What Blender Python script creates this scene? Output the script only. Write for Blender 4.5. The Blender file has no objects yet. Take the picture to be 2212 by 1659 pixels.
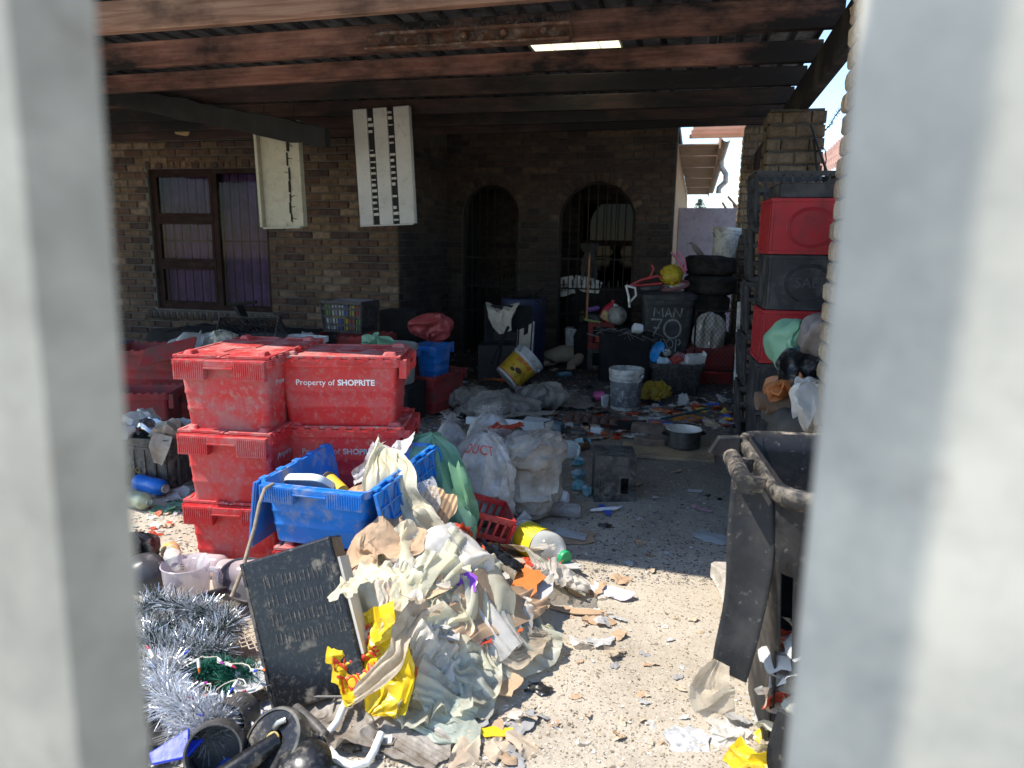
import bpy, math, random
import numpy as np
from mathutils import Vector, Matrix, noise as mnoise
R = random.Random(11)
NR = np.random.RandomState(5)
rad = math.radians
C = bpy.context.scene.collection
scene = bpy.context.scene

# ---------------------------------------------------------------- camera, sky, sun, exposure
CAM_H, PSI, TH, RHO, FPX = 1.5, rad(14), rad(11), .0139, 1549.0
_f = Vector((-math.sin(PSI)*math.cos(TH), math.cos(PSI)*math.cos(TH), -math.sin(TH)))
_r0 = Vector((math.cos(PSI), math.sin(PSI), 0)); _u0 = _r0.cross(_f)
_r = _r0*math.cos(RHO) + _u0*math.sin(RHO); _u = _u0*math.cos(RHO) - _r0*math.sin(RHO)
EYE = Vector((0, 0, CAM_H))
cam = bpy.data.cameras.new('camera'); camo = bpy.data.objects.new('camera', cam); C.objects.link(camo)
cam.sensor_width = 36; cam.lens = 36*FPX/2212; cam.clip_end = 400; cam.clip_start = .02
mw = Matrix.Identity(4)
for i in range(3):
    mw[i][0], mw[i][1], mw[i][2], mw[i][3] = _r[i], _u[i], -_f[i], EYE[i]
camo.matrix_world = mw
cam.dof.use_dof = True; cam.dof.focus_distance = 3.4; cam.dof.aperture_fstop = 4.0
scene.camera = camo
SUN = Vector((.6, .18, -1)).normalized()
world = bpy.data.worlds.new('World'); scene.world = world; world.use_nodes = True
nt = world.node_tree; nt.nodes.clear()
sky = nt.nodes.new('ShaderNodeTexSky'); sky.sky_type = 'NISHITA'; sky.sun_disc = False
sky.sun_elevation = math.asin(-SUN.z); sky.sun_rotation = math.atan2(-SUN.x, -SUN.y)
sky.air_density = 1.0; sky.dust_density = .0; sky.ozone_density = 2.5
bg = nt.nodes.new('ShaderNodeBackground'); bg.inputs[1].default_value = .15
wo = nt.nodes.new('ShaderNodeOutputWorld')
nt.links.new(sky.outputs[0], bg.inputs[0]); nt.links.new(bg.outputs[0], wo.inputs[0])
sl = bpy.data.lights.new('sun', 'SUN'); sl.energy = 3.4; sl.angle = rad(.5); sl.color = (1, .95, .87)
so = bpy.data.objects.new('sun', sl); C.objects.link(so)
so.rotation_euler = SUN.to_track_quat('-Z', 'Y').to_euler()
vs = scene.view_settings; vs.view_transform = 'Standard'; vs.look = 'None'; vs.gamma = 1; vs.exposure = 1.2; vs.use_curve_mapping = False
scene.cycles.max_bounces = 10; scene.cycles.diffuse_bounces = 5; scene.cycles.transparent_max_bounces = 12

# ---------------------------------------------------------------- pixel rays (photo measured at 2212 px wide)
def ray(x, y): return _f*FPX + _r*(x-1106) - _u*(y-829.5)
def G(x, y, z=0.0):
    d = ray(x, y); return EYE + d*((z-CAM_H)/d.z)
def PY(x, y, Y):
    d = ray(x, y); return EYE + d*(Y/d.y)
def proj(p):
    q = Vector(p)-EYE; z = q.dot(_f)
    return 1106+FPX*q.dot(_r)/z, 829.5-FPX*q.dot(_u)/z, z

def hit(px, py, hf):
    d = ray(px, py).normalized(); t = .8; p = EYE+d*t
    while t < 14 and p.z > float(hf(np.float64(p.x), np.float64(p.y))): t += .01; p = EYE+d*t
    return p
# ---------------------------------------------------------------- mesh helpers
class MB:
    def __init__(s): s.v = []; s.f = []; s.m = []
    def add(s, V, F, mi=0, M=None):
        o = len(s.v)
        if M is not None: V = [M @ Vector(p) for p in V]
        s.v.extend(tuple(p) for p in V); s.f.extend(tuple(o+i for i in q) for q in F); s.m.extend([mi]*len(F)); return s
    def box(s, x0, x1, y0, y1, z0, z1, mi=0, M=None):
        V = [(x0,y0,z0),(x1,y0,z0),(x1,y1,z0),(x0,y1,z0),(x0,y0,z1),(x1,y0,z1),(x1,y1,z1),(x0,y1,z1)]
        return s.add(V, [(0,3,2,1),(4,5,6,7),(0,1,5,4),(1,2,6,5),(2,3,7,6),(3,0,4,7)], mi, M)
    def bar(s, a, b, w, h=None, mi=0):
        a = Vector(a); b = Vector(b); d = b-a; L = d.length; h = h or w
        M = Matrix.Translation(a) @ d.to_track_quat('Z', 'Y').to_matrix().to_4x4()
        return s.box(-w/2, w/2, -h/2, h/2, 0, L, mi, M)
    def tube(s, pts, r, n=8, mi=0, cap=True):
        pts = [Vector(p) for p in pts]; k = len(pts)
        rs = r if isinstance(r, (list, tuple)) else [r]*k
        V = []; F = []; up = None
        for i, p in enumerate(pts):
            t = (pts[min(i+1, k-1)]-pts[max(i-1, 0)]).normalized()
            if up is None: up = t.orthogonal().normalized()
            up = (up - t*up.dot(t)).normalized() if (up - t*up.dot(t)).length > 1e-4 else t.orthogonal().normalized()
            b = t.cross(up)
            for j in range(n):
                a = 2*math.pi*j/n; V.append(p+(up*math.cos(a)+b*math.sin(a))*rs[i])
        for i in range(k-1):
            for j in range(n):
                F.append((i*n+j, i*n+(j+1) % n, (i+1)*n+(j+1) % n, (i+1)*n+j))
        if cap: F += [tuple(range(n-1, -1, -1)), tuple((k-1)*n+j for j in range(n))]
        return s.add(V, F, mi)
    def lathe(s, prof, n=28, mi=0, M=None, sx=1, sy=1):
        V = []; F = []; k = len(prof)
        for r, z in prof:
            for j in range(n):
                a = 2*math.pi*j/n; V.append((r*math.cos(a)*sx, r*math.sin(a)*sy, z))
        for i in range(k-1):
            for j in range(n):
                F.append((i*n+j, i*n+(j+1) % n, (i+1)*n+(j+1) % n, (i+1)*n+j))
        if prof[0][0] > 1e-3 and False: F.append(tuple(range(n-1, -1, -1)))
        return s.add(V, F, mi, M)
    def loft(s, loops, cb=True, ct=False, mi=0, M=None):
        n = len(loops[0]); V = [p for l in loops for p in l]; F = []
        for i in range(len(loops)-1):
            for j in range(n):
                F.append((i*n+j, i*n+(j+1) % n, (i+1)*n+(j+1) % n, (i+1)*n+j))
        if cb: F.append(tuple(range(n-1, -1, -1)))
        if ct: F.append(tuple((len(loops)-1)*n+j for j in range(n)))
        return s.add(V, F, mi, M)
    def prism(s, poly, z0, z1, mi=0, M=None):
        return s.loft([[(x, y, z0) for x, y in poly], [(x, y, z1) for x, y in poly]], True, True, mi, M)
    def grid(s, P, wrap=False, mi=0, cap=False):
        nx, ny = P.shape[:2]; F = []
        for i in range(nx-1):
            for j in range(ny if wrap else ny-1):
                j2 = (j+1) % ny; F.append((i*ny+j, (i+1)*ny+j, (i+1)*ny+j2, i*ny+j2))
        if cap: F += [tuple(range(ny-1, -1, -1)), tuple((nx-1)*ny+j for j in range(ny))]
        return s.add([tuple(p) for p in P.reshape(-1, 3)], F, mi)
def rr(sx, sy, r, z, n=4, cx=0, cy=0):
    out = []
    for qx, qy, a0 in ((1, 1, 0), (-1, 1, 90), (-1, -1, 180), (1, -1, 270)):
        for k in range(n+1):
            a = rad(a0+90*k/n)
            out.append((cx+qx*(sx/2-r)+r*math.cos(a), cy+qy*(sy/2-r)+r*math.sin(a), z))
    return out
def fbm(x, y, z=0., s=1., o=3):
    return mnoise.fractal(Vector((x*s, y*s, z*s)), 1.0, 2.0, o)
def mesh(name, mb, mats, smooth=0):
    me = bpy.data.meshes.new(name); me.from_pydata(mb.v, [], mb.f)
    for m in (mats if isinstance(mats, (list, tuple)) else [mats]): me.materials.append(m)
    if any(mb.m): me.polygons.foreach_set('material_index', mb.m)
    if smooth:
        me.shade_smooth()
        if smooth < 180: me.set_sharp_from_angle(angle=rad(smooth))
    me.update(); return me
def put(name, me, parent=None, M=None):
    o = bpy.data.objects.new(name, me); C.objects.link(o); o.parent = parent
    if M is not None: o.matrix_local = M
    return o
def ob(name, mb, mats, parent=None, smooth=0, bevel=0, M=None):
    o = put(name, mesh(name, mb, mats, smooth), parent, M)
    if bevel:
        b = o.modifiers.new('bevel', 'BEVEL'); b.width = bevel; b.segments = 2; b.limit_method = 'ANGLE'; b.angle_limit = rad(40)
    return o
def tag(o, label=None, cat=None, group=None, kind=None):
    if label: o['label'] = label
    if cat: o['category'] = cat
    if group: o['group'] = group
    if kind: o['kind'] = kind
    return o
def TR(loc, rz=0, rx=0, ry=0):
    from mathutils import Euler
    return Matrix.Translation(Vector(loc)) @ Euler((rx, ry, rz), 'XYZ').to_matrix().to_4x4()
def thing(name, label, cat, M=None, group=None):
    o = bpy.data.objects.new(name, None); C.objects.link(o); o.empty_display_size = .1
    if M is not None: o.matrix_world = M
    return tag(o, label, cat, group)
def dup(root, M, label=None, group=None):
    r = root.copy(); C.objects.link(r); r.matrix_world = M
    if label: r['label'] = label
    if group: r['group'] = group
    kids = {}
    for o in list(C.objects):
        if o.parent is not None: kids.setdefault(o.parent.name, []).append(o)
    for ch in kids.get(root.name, []):
        c = ch.copy(); C.objects.link(c); c.parent = r
        for g in kids.get(ch.name, []):
            d = g.copy(); C.objects.link(d); d.parent = c
    return r
def text(body, size, m, parent, M, bold=0, name='lettering', wrap=None, xs=1.0):
    cu = bpy.data.curves.new('t', 'FONT'); cu.body = body; cu.size = size; cu.offset = bold; cu.resolution_u = 3
    if wrap is None: cu.extrude = .0006
    to = bpy.data.objects.new('t', cu); me = bpy.data.meshes.new_from_object(to)
    bpy.data.objects.remove(to); me.name = name
    co = np.empty(len(me.vertices)*3); me.vertices.foreach_get('co', co); co = co.reshape(-1, 3); co[:, 0] *= xs
    w = co[:, 0].max()
    if wrap:
        co = np.array([wrap(p) for p in co])
    me.vertices.foreach_set('co', co.ravel()); me.materials.clear(); me.materials.append(m); me.update()
    o = put(name, me, parent, M); o['w'] = float(w); return o

# ---------------------------------------------------------------- buckled thin sheets (plastic film, sacks, cloth, card)
def buckle(P, ku=1.2, kv=1.2, it=90, wrap=False, pull=.02, bend=.06, nz=.012, seed=0, floor=None, freq=9.):
    rs = np.random.RandomState(seed); X = P.copy(); nx, ny = P.shape[:2]
    ph = rs.rand(6, 3)*50
    for k in range(3):
        fr = freq*(1.9**k)
        for c in range(3):
            a, b = ph[k, c], ph[k+3, c]
            X[..., c] += nz/(1.6**k)*np.sin(fr*(P[..., 0]*math.cos(a)+P[..., 1]*math.sin(a)+.7*P[..., 2])*1.0+b+3*np.sin(P[..., (c+1) % 3]*fr*.6+a))
    X += rs.randn(*X.shape)*nz*.25
    if wrap: idx = np.arange(ny+1) % ny
    Lu = np.linalg.norm(P[1:]-P[:-1], axis=-1)*ku
    Q = np.concatenate([P, P[:, :1]], 1) if wrap else P
    Lv = np.linalg.norm(Q[:, 1:]-Q[:, :-1], axis=-1)*kv
    Ld = np.linalg.norm(Q[1:, 1:]-Q[:-1, :-1], axis=-1)*(ku+kv)/2
    def fix(A, B, L, w=.5):
        d = B-A; n = np.linalg.norm(d, axis=-1, keepdims=True)+1e-9
        return d*((n[..., 0]-L)[..., None]/n)*w
    for t in range(it):
        for s in (0, 1):
            c = fix(X[s:-1:2], X[s+1::2], Lu[s::2]); X[s:-1:2] += c; X[s+1::2] -= c
        if wrap:
            Y = np.concatenate([X, X[:, :1]], 1)
            c = fix(Y[:, :-1], Y[:, 1:], Lv, .25); X += c; X -= np.roll(c, 1, 1)
        else:
            for s in (0, 1):
                c = fix(X[:, s:-1:2], X[:, s+1::2], Lv[:, s::2]); X[:, s:-1:2] += c; X[:, s+1::2] -= c
            c = fix(X[:-1, :-1], X[1:, 1:], Ld, .25); X[:-1, :-1] += c; X[1:, 1:] -= c
        if bend:
            X[1:-1] += bend*((X[2:]+X[:-2])/2-X[1:-1])
            if wrap: X += bend*((np.roll(X, 1, 1)+np.roll(X, -1, 1))/2-X)
            else: X[:, 1:-1] += bend*((X[:, 2:]+X[:, :-2])/2-X[:, 1:-1])
        X += pull*(P-X)
        if floor is not None: X[..., 2] = np.maximum(X[..., 2], floor(X[..., 0], X[..., 1]))
    return X
def upsample(X, n, m, wrap, lin=True):
    def ax(A, k, per):
        N = A.shape[0]; t = np.linspace(0, N if per else N-1, k, endpoint=not per); i = np.floor(t).astype(int); f = (t-i)[:, None, None]
        g = (lambda j: A[j % N]) if per else (lambda j: A[np.clip(j, 0, N-1)])
        p0, p1, p2, p3 = g(i-1), g(i), g(i+1), g(i+2)
        if lin: return p1*(1-f)+p2*f
        return .5*(2*p1+(p2-p0)*f+(2*p0-5*p1+4*p2-p3)*f**2+(3*p1-p0-3*p2+p3)*f**3)
    A = ax(X, n, False); return np.swapaxes(ax(np.swapaxes(A, 0, 1), m, wrap), 0, 1)
def crumple(P, ku=1.3, kv=1.3, wrap=False, seed=0, floor=None, nz=.03, pull=.012, it=70, f=3, fine=1.07, bend=.02, freq=7., lin=True, sharp=.0):
    n, m = P.shape[:2]
    fu, fv = f if isinstance(f, tuple) else (f, f); m2 = m//fv*fv if wrap else m
    cn, cm = max(6, n//fu), max(6, m//fv)
    ti = np.linspace(0, n-1, cn).round().astype(int); tj = (np.linspace(0, m, cm, endpoint=False) if wrap else np.linspace(0, m-1, cm)).round().astype(int)
    Q = buckle(P[ti][:, tj], ku, kv, it, wrap, pull, bend, nz, seed, floor, freq)
    X = upsample(Q, n, m, wrap, lin)
    return buckle(X, fine, fine, 14, wrap, .08, .0, nz*.12, seed+7, floor, freq*3.5)
def patch(cx, cy, a, b, rot, hf, lift=.015, n=46, m=46, rag=.25, seed=0, pw=2.6):
    """ragged-outline sheet lying over a height field"""
    rs = np.random.RandomState(seed)
    u = np.linspace(-1, 1, n)[:, None]*np.ones((1, m)); v = np.ones((n, 1))*np.linspace(-1, 1, m)[None]
    th = np.arctan2(v, u); rr_ = np.maximum(abs(u), abs(v))
    ph = rs.rand(4)*6.3
    edge = 1+rag*(.5*np.sin(2*th+ph[0])+.35*np.sin(3*th+ph[1])+.3*np.sin(5*th+ph[2])+.2*np.sin(9*th+ph[3]))
    sq = (abs(np.cos(th))**pw+abs(np.sin(th))**pw)**(-1/pw)
    x = rr_*np.cos(th)*sq*edge*a; y = rr_*np.sin(th)*sq*edge*b
    c, s = math.cos(rot), math.sin(rot)
    X = cx+x*c-y*s; Y = cy+x*s+y*c
    return np.stack([X, Y, hf(X, Y)+lift], -1)
def blob(cx, cy, cz, a, b, c, n=34, m=52, px=2.2, pz=2.2, top=None, rot=0, seed=0):
    """closed sack shape; rows run bottom to top"""
    rs = np.random.RandomState(seed); ph = rs.rand(5)*6.3
    t = np.linspace(.02, .985, n)[:, None]; a0 = np.linspace(0, 2*math.pi, m, endpoint=False)[None]
    sz = -np.cos(t*math.pi); zz = np.sign(sz)*abs(sz)**(2/pz)*c
    rad_ = np.maximum(0, 1-(abs(sz)**pz))**(1/pz)
    if top is not None: rad_ = rad_*top(t)
    wob = 1+.10*np.sin(2*a0+ph[0]+2*t)+.07*np.sin(3*a0+ph[1]-3*t)
    x = a*rad_*np.sign(np.cos(a0))*abs(np.cos(a0))**(2/px)*wob; y = b*rad_*np.sign(np.sin(a0))*abs(np.sin(a0))**(2/px)*wob
    cr, sr = math.cos(rot), math.sin(rot)
    return np.stack([cx+x*cr-y*sr, cy+x*sr+y*cr, cz+zz+0*a0], -1)
def strip_path(pts, widths, n=60, m=26, arch=.3, side=None):
    """sheet that follows a path; side = sideways direction"""
    pts = np.array(pts, float); w = np.array(widths, float); k = len(pts); tt = np.linspace(0, k-1, n); i = np.minimum(tt.astype(int), k-2); f = (tt-i)[:, None]
    def cat(A):
        p0 = A[np.maximum(i-1, 0)]; p1 = A[i]; p2 = A[i+1]; p3 = A[np.minimum(i+2, k-1)]
        return .5*(2*p1+(p2-p0)*f+(2*p0-5*p1+4*p2-p3)*f**2+(3*p1-p0-3*p2+p3)*f**3)
    c = cat(pts); ww = cat(w[:, None]); T = np.gradient(c, axis=0); T /= np.linalg.norm(T, axis=1, keepdims=True)
    sd = np.array(side if side is not None else (1., .1, 0)); S = sd-T*(T@sd)[:, None]; S /= np.linalg.norm(S, axis=1, keepdims=True)
    N = np.cross(S, T); N *= np.sign(N[:, 2:3]+1e-6) if side is None else 1
    v = np.linspace(-1, 1, m)
    return c[:, None]+S[:, None]*ww[:, None]*v[None, :, None]+N[:, None]*(ww[:, None]*arch*(1-v**2)[None, :, None])

# ---------------------------------------------------------------- materials
def nodes(name):
    m = bpy.data.materials.new(name); m.use_nodes = True; t = m.node_tree; t.nodes.clear()
    return m, t, (lambda ty, **k: _nd(t, ty, k)), (lambda a, b: t.links.new(a, b))
def _nd(t, ty, k):
    n = t.nodes.new('ShaderNode'+ty)
    for a, v in k.items():
        if a.startswith('i_'): n.inputs[int(a[2:])].default_value = v
        else: setattr(n, a, v)
    return n
def ramp(N, stops, interp='LINEAR'):
    r = N('ValToRGB'); e = r.color_ramp.elements; r.color_ramp.interpolation = interp
    while len(e) < len(stops): e.new(.5)
    for q, (p, c) in zip(e, stops):
        q.position = p; q.color = (c if len(c) == 4 else tuple(c)+(1,)) if not isinstance(c, (int, float)) else (c, c, c, 1)
    return r
def coords(N, L, world=False):
    tc = N('TexCoord'); oi = N('ObjectInfo'); mu = N('Math', operation='MULTIPLY', i_1=37.); L(oi.outputs['Random'], mu.inputs[0])
    ad = N('VectorMath', operation='ADD'); L(tc.outputs['Object'], ad.inputs[0]); L(mu.outputs[0], ad.inputs[1])
    return ad.outputs[0], oi, tc
def mixc(N, L, fac, a, b, blend='MIX'):
    x = N('Mix', data_type='RGBA', blend_type=blend)
    for sock, v in ((0, fac), (6, a), (7, b)):
        if hasattr(v, 'is_linked'): L(v, x.inputs[sock])
        else: x.inputs[sock].default_value = v if sock == 0 else (tuple(v)+(1,) if len(v) == 3 else v)
    return x.outputs[2]
_mats = {}
def mat(name, col, rough=.55, var=.25, vs=6., dirt=None, dirt2=None, bump=.15, bs=40., spec=.4, metal=0., trl=0., clear=0., rnd=0., crinkle=0., coat=0.):
    """col base colour; dirt=(colour, cover 0-1, scale): dust or stain patches that belong to the thing"""
    if name in _mats: return _mats[name]
    m, t, N, L = nodes(name); v, oi, tc = coords(N, L)
    n1 = N('TexNoise'); n1.inputs['Scale'].default_value = vs; n1.inputs['Detail'].default_value = 6; L(v, n1.inputs['Vector'])
    c = Vector(col); lo = tuple(c*(1-var)); hi = tuple(min(1, x*(1+var)) for x in c)
    cur = ramp(N, [(.3, lo), (.7, hi)]); L(n1.outputs[0], cur.inputs[0]); cur = cur.outputs[0]
    if rnd:
        hs = N('HueSaturation'); mr = N('MapRange'); mr.inputs[3].default_value = 1-rnd; mr.inputs[4].default_value = 1+rnd
        L(oi.outputs['Random'], mr.inputs[0]); L(mr.outputs[0], hs.inputs['Value']); L(cur, hs.inputs['Color']); cur = hs.outputs[0]
    rsock = None
    for k, d in enumerate((dirt, dirt2)):
        if not d: continue
        dc, cov, sc = d
        n2 = N('TexNoise'); n2.inputs['Scale'].default_value = sc; n2.inputs['Detail'].default_value = 9; n2.inputs['Roughness'].default_value = .68
        off = N('VectorMath', operation='ADD', i_1=(7.3*k+3.1, 1.7, 4.4)); L(v, off.inputs[0]); L(off.outputs[0], n2.inputs['Vector'])
        e = .72-.44*cov
        rp = ramp(N, [(max(0, e-.1), 0.), (min(1, e+.13), 1.)]); L(n2.outputs[0], rp.inputs[0])
        cur = mixc(N, L, rp.outputs[0], cur, dc)
        if k == 0:
            rm = N('MapRange'); rm.inputs[3].default_value = rough; rm.inputs[4].default_value = .95; L(rp.outputs[0], rm.inputs[0]); rsock = rm.outputs[0]
    p = N('BsdfPrincipled'); L(cur, p.inputs['Base Color']); p.inputs['Roughness'].default_value = rough; p.inputs['Metallic'].default_value = metal
    if rsock: L(rsock, p.inputs['Roughness'])
    p.inputs['Specular IOR Level'].default_value = spec; p.inputs['Coat Weight'].default_value = coat
    if bump or crinkle:
        nb = N('TexNoise'); nb.inputs['Scale'].default_value = bs; nb.inputs['Detail'].default_value = 5; L(v, nb.inputs['Vector'])
        bp = N('Bump'); bp.inputs['Strength'].default_value = bump; bp.inputs['Distance'].default_value = .004; L(nb.outputs[0], bp.inputs['Height'])
        if crinkle:
            vo = N('TexVoronoi', feature='DISTANCE_TO_EDGE'); vo.inputs['Scale'].default_value = crinkle
            dn = N('TexNoise'); dn.inputs['Scale'].default_value = crinkle*.6; L(v, dn.inputs['Vector'])
            da = N('VectorMath', operation='MULTIPLY_ADD', i_1=(.09,)*3); L(dn.outputs[1], da.inputs[0]); L(v, da.inputs[2]); L(da.outputs[0], vo.inputs['Vector'])
            b2 = N('Bump'); b2.inputs['Strength'].default_value = .22; b2.inputs['Distance'].default_value = .012; L(vo.outputs[0], b2.inputs['Height']); L(b2.outputs[0], bp.inputs['Normal'])
        L(bp.outputs[0], p.inputs['Normal'])
    out = p.outputs[0]
    if trl:
        tr = N('BsdfTranslucent'); L(cur, tr.inputs[0]); ms = N('MixShader'); ms.inputs[0].default_value = trl
        L(out, ms.inputs[1]); L(tr.outputs[0], ms.inputs[2]); out = ms.outputs[0]
    if clear:
        tp = N('BsdfTransparent'); tp.inputs[0].default_value = (.97, .97, .97, 1); ms = N('MixShader')
        lw = N('LayerWeight'); lw.inputs[0].default_value = .35; mr = N('MapRange'); mr.inputs[3].default_value = clear; mr.inputs[4].default_value = clear*.25
        L(lw.outputs['Facing'], mr.inputs[0]); L(mr.outputs[0], ms.inputs[0]); L(out, ms.inputs[1]); L(tp.outputs[0], ms.inputs[2]); out = ms.outputs[0]
    o = N('OutputMaterial'); L(out, o.inputs[0]); _mats[name] = m; return m
DUST = (.34, .28, .21); SOOT = (.012, .011, .011); MUD = (.22, .17, .12)
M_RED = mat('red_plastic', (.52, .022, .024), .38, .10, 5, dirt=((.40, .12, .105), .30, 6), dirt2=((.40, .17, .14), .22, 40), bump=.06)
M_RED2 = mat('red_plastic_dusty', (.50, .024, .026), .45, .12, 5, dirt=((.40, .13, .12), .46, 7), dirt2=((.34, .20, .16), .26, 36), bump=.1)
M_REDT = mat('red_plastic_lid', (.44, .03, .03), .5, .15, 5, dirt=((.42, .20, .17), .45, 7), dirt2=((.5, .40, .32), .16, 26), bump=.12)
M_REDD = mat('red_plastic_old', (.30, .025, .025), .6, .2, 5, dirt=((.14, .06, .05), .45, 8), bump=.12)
M_BLUE = mat('blue_plastic', (.010, .19, .60), .34, .12, 5, dirt=((.30, .29, .27), .17, 11), dirt2=((.12, .13, .2), .3, 28), bump=.08)
M_BLUE2 = mat('blue_plastic_dusty', (.010, .17, .56), .40, .15, 5, dirt=((.33, .30, .27), .26, 12), bump=.1)
M_WHITEINK = mat('white_print', (.82, .80, .78), .5, .05, bump=0)
M_WHITEOLD = mat('worn_print', (.42, .36, .34), .6, .25, 60, bump=0)
M_BLK = mat('black_plastic', (.016, .016, .018), .42, .2, 8, dirt=((.16, .15, .14), .16, 14), dirt2=((.07, .065, .06), .45, 30), bump=.15)
M_BLKD = mat('black_plastic_dirty', (.018, .018, .018), .5, .2, 8, dirt=((.30, .26, .2), .30, 17), dirt2=((.10, .09, .08), .5, 9), bump=.3)
M_BLKM = mat('black_metal_muddy', (.011, .011, .012), .30, .2, 8, dirt=((.34, .29, .22), .14, 12), dirt2=((.08, .075, .068), .22, 60), bump=.15)
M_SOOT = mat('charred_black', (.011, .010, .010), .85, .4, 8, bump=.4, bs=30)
M_WHT = mat('white_plastic', (.68, .68, .66), .4, .08, 5, dirt=((.32, .29, .25), .22, 12), bump=.08)
M_WHTD = mat('white_plastic_dirty', (.55, .54, .51), .5, .12, 5, dirt=((.20, .18, .15), .38, 14), bump=.12)
M_STEEL = mat('galvanised_steel', (.50, .50, .475), .5, .14, 9, dirt=((.38, .385, .38), .5, 30), dirt2=((.20, .16, .13), .04, 16), bump=.05, metal=.1)
M_CARD = mat('brown_card', (.42, .28, .17), .85, .14, 9, dirt=((.22, .16, .11), .28, 9), bump=.25, bs=60)
M_PAPER = mat('white_paper', (.49, .48, .46), .8, .1, 9, dirt=((.45, .40, .34), .25, 18), bump=.2, trl=.15)
# ================================================================ ground
def hills(x, y):
    return .010*np.sin(3.1*x+1.3*y)*np.cos(2.3*y-.7*x)+.006*np.sin(9*x-4*y)*np.sin(7*y+3*x)
def zg(x, y): return float(hills(np.float64(x), np.float64(y)))
def ground_mat():
    m, t, N, L = nodes('dirt_floor'); tc = N('TexCoord'); v = tc.outputs['Object']
    def noi(sc, d=8, r=.6, off=0):
        a = N('VectorMath', operation='ADD', i_1=(off, off*.7, 0)); L(v, a.inputs[0])
        n = N('TexNoise'); n.inputs['Scale'].default_value = sc; n.inputs['Detail'].default_value = d; n.inputs['Roughness'].default_value = r; L(a.outputs[0], n.inputs['Vector']); return n.outputs[0]
    base = ramp(N, [(.25, (.31, .262, .20)), (.5, (.43, .37, .288)), (.75, (.50, .44, .35))]); L(noi(2.3, 10, .68), base.inputs[0]); c = base.outputs[0]
    r1 = ramp(N, [(.60, 0.), (.74, .75)]); L(noi(1.5, 9, .72, 3.3), r1.inputs[0]); c = mixc(N, L, r1.outputs[0], c, (.17, .125, .085))
    r2 = ramp(N, [(.64, 0.), (.78, .35)]); L(noi(13, 6, .7, 8.1), r2.inputs[0]); c = mixc(N, L, r2.outputs[0], c, (.12, .095, .07))
    r3 = ramp(N, [(.62, 0.), (.76, .35)]); L(noi(26, 5, .7, 1.7), r3.inputs[0]); c = mixc(N, L, r3.outputs[0], c, (.60, .54, .45))
    vo = N('TexVoronoi'); vo.inputs['Scale'].default_value = 85; L(v, vo.inputs['Vector'])
    sx = N('SeparateColor'); L(vo.outputs['Color'], sx.inputs[0])
    sp = ramp(N, [(.0, .8), (.08, .95), (.4, 1.), (.94, 1.02), (1., 1.12)]); L(sx.outputs[0], sp.inputs[0]); c = mixc(N, L, 1., c, sp.outputs[0], 'MULTIPLY')
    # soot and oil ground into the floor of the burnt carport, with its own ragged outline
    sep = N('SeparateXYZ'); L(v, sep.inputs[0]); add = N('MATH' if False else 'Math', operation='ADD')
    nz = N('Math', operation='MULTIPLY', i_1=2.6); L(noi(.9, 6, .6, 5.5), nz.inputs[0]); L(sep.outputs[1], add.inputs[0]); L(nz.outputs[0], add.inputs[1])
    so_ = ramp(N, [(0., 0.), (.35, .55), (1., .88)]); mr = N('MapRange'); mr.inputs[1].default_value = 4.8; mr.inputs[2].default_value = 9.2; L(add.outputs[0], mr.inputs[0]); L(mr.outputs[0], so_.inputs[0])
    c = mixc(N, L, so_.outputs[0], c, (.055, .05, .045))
    p = N('BsdfPrincipled'); L(c, p.inputs['Base Color']); p.inputs['Roughness'].default_value = .95; p.inputs['Specular IOR Level'].default_value = .15
    b1 = N('Bump'); b1.inputs['Strength'].default_value = .6; b1.inputs['Distance'].default_value = .009; L(noi(30, 8, .75, 2.2), b1.inputs['Height'])
    b2 = N('Bump'); b2.inputs['Strength'].default_value = .35; b2.inputs['Distance'].default_value = .004; L(vo.outputs['Distance'], b2.inputs['Height']); L(b1.outputs[0], b2.inputs['Normal']); L(b2.outputs[0], p.inputs['Normal'])
    o = N('OutputMaterial'); L(p.outputs[0], o.inputs[0]); return m
gx = np.concatenate([[-90, -30, -14, -9], np.linspace(-6, 2.5, 120), [5, 12, 30, 90]]); gy = np.concatenate([[-40, -12, -4], np.linspace(-.5, 10, 140), [14, 25, 50, 110]])
X, Y = np.meshgrid(gx, gy, indexing='ij'); mb = MB(); mb.grid(np.stack([X, Y, hills(X, Y)], -1)[:, ::-1][::-1])
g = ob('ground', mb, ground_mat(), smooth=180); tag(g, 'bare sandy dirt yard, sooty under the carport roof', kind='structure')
if g.data.polygons[0].normal.z < 0: g.data.flip_normals()

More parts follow.
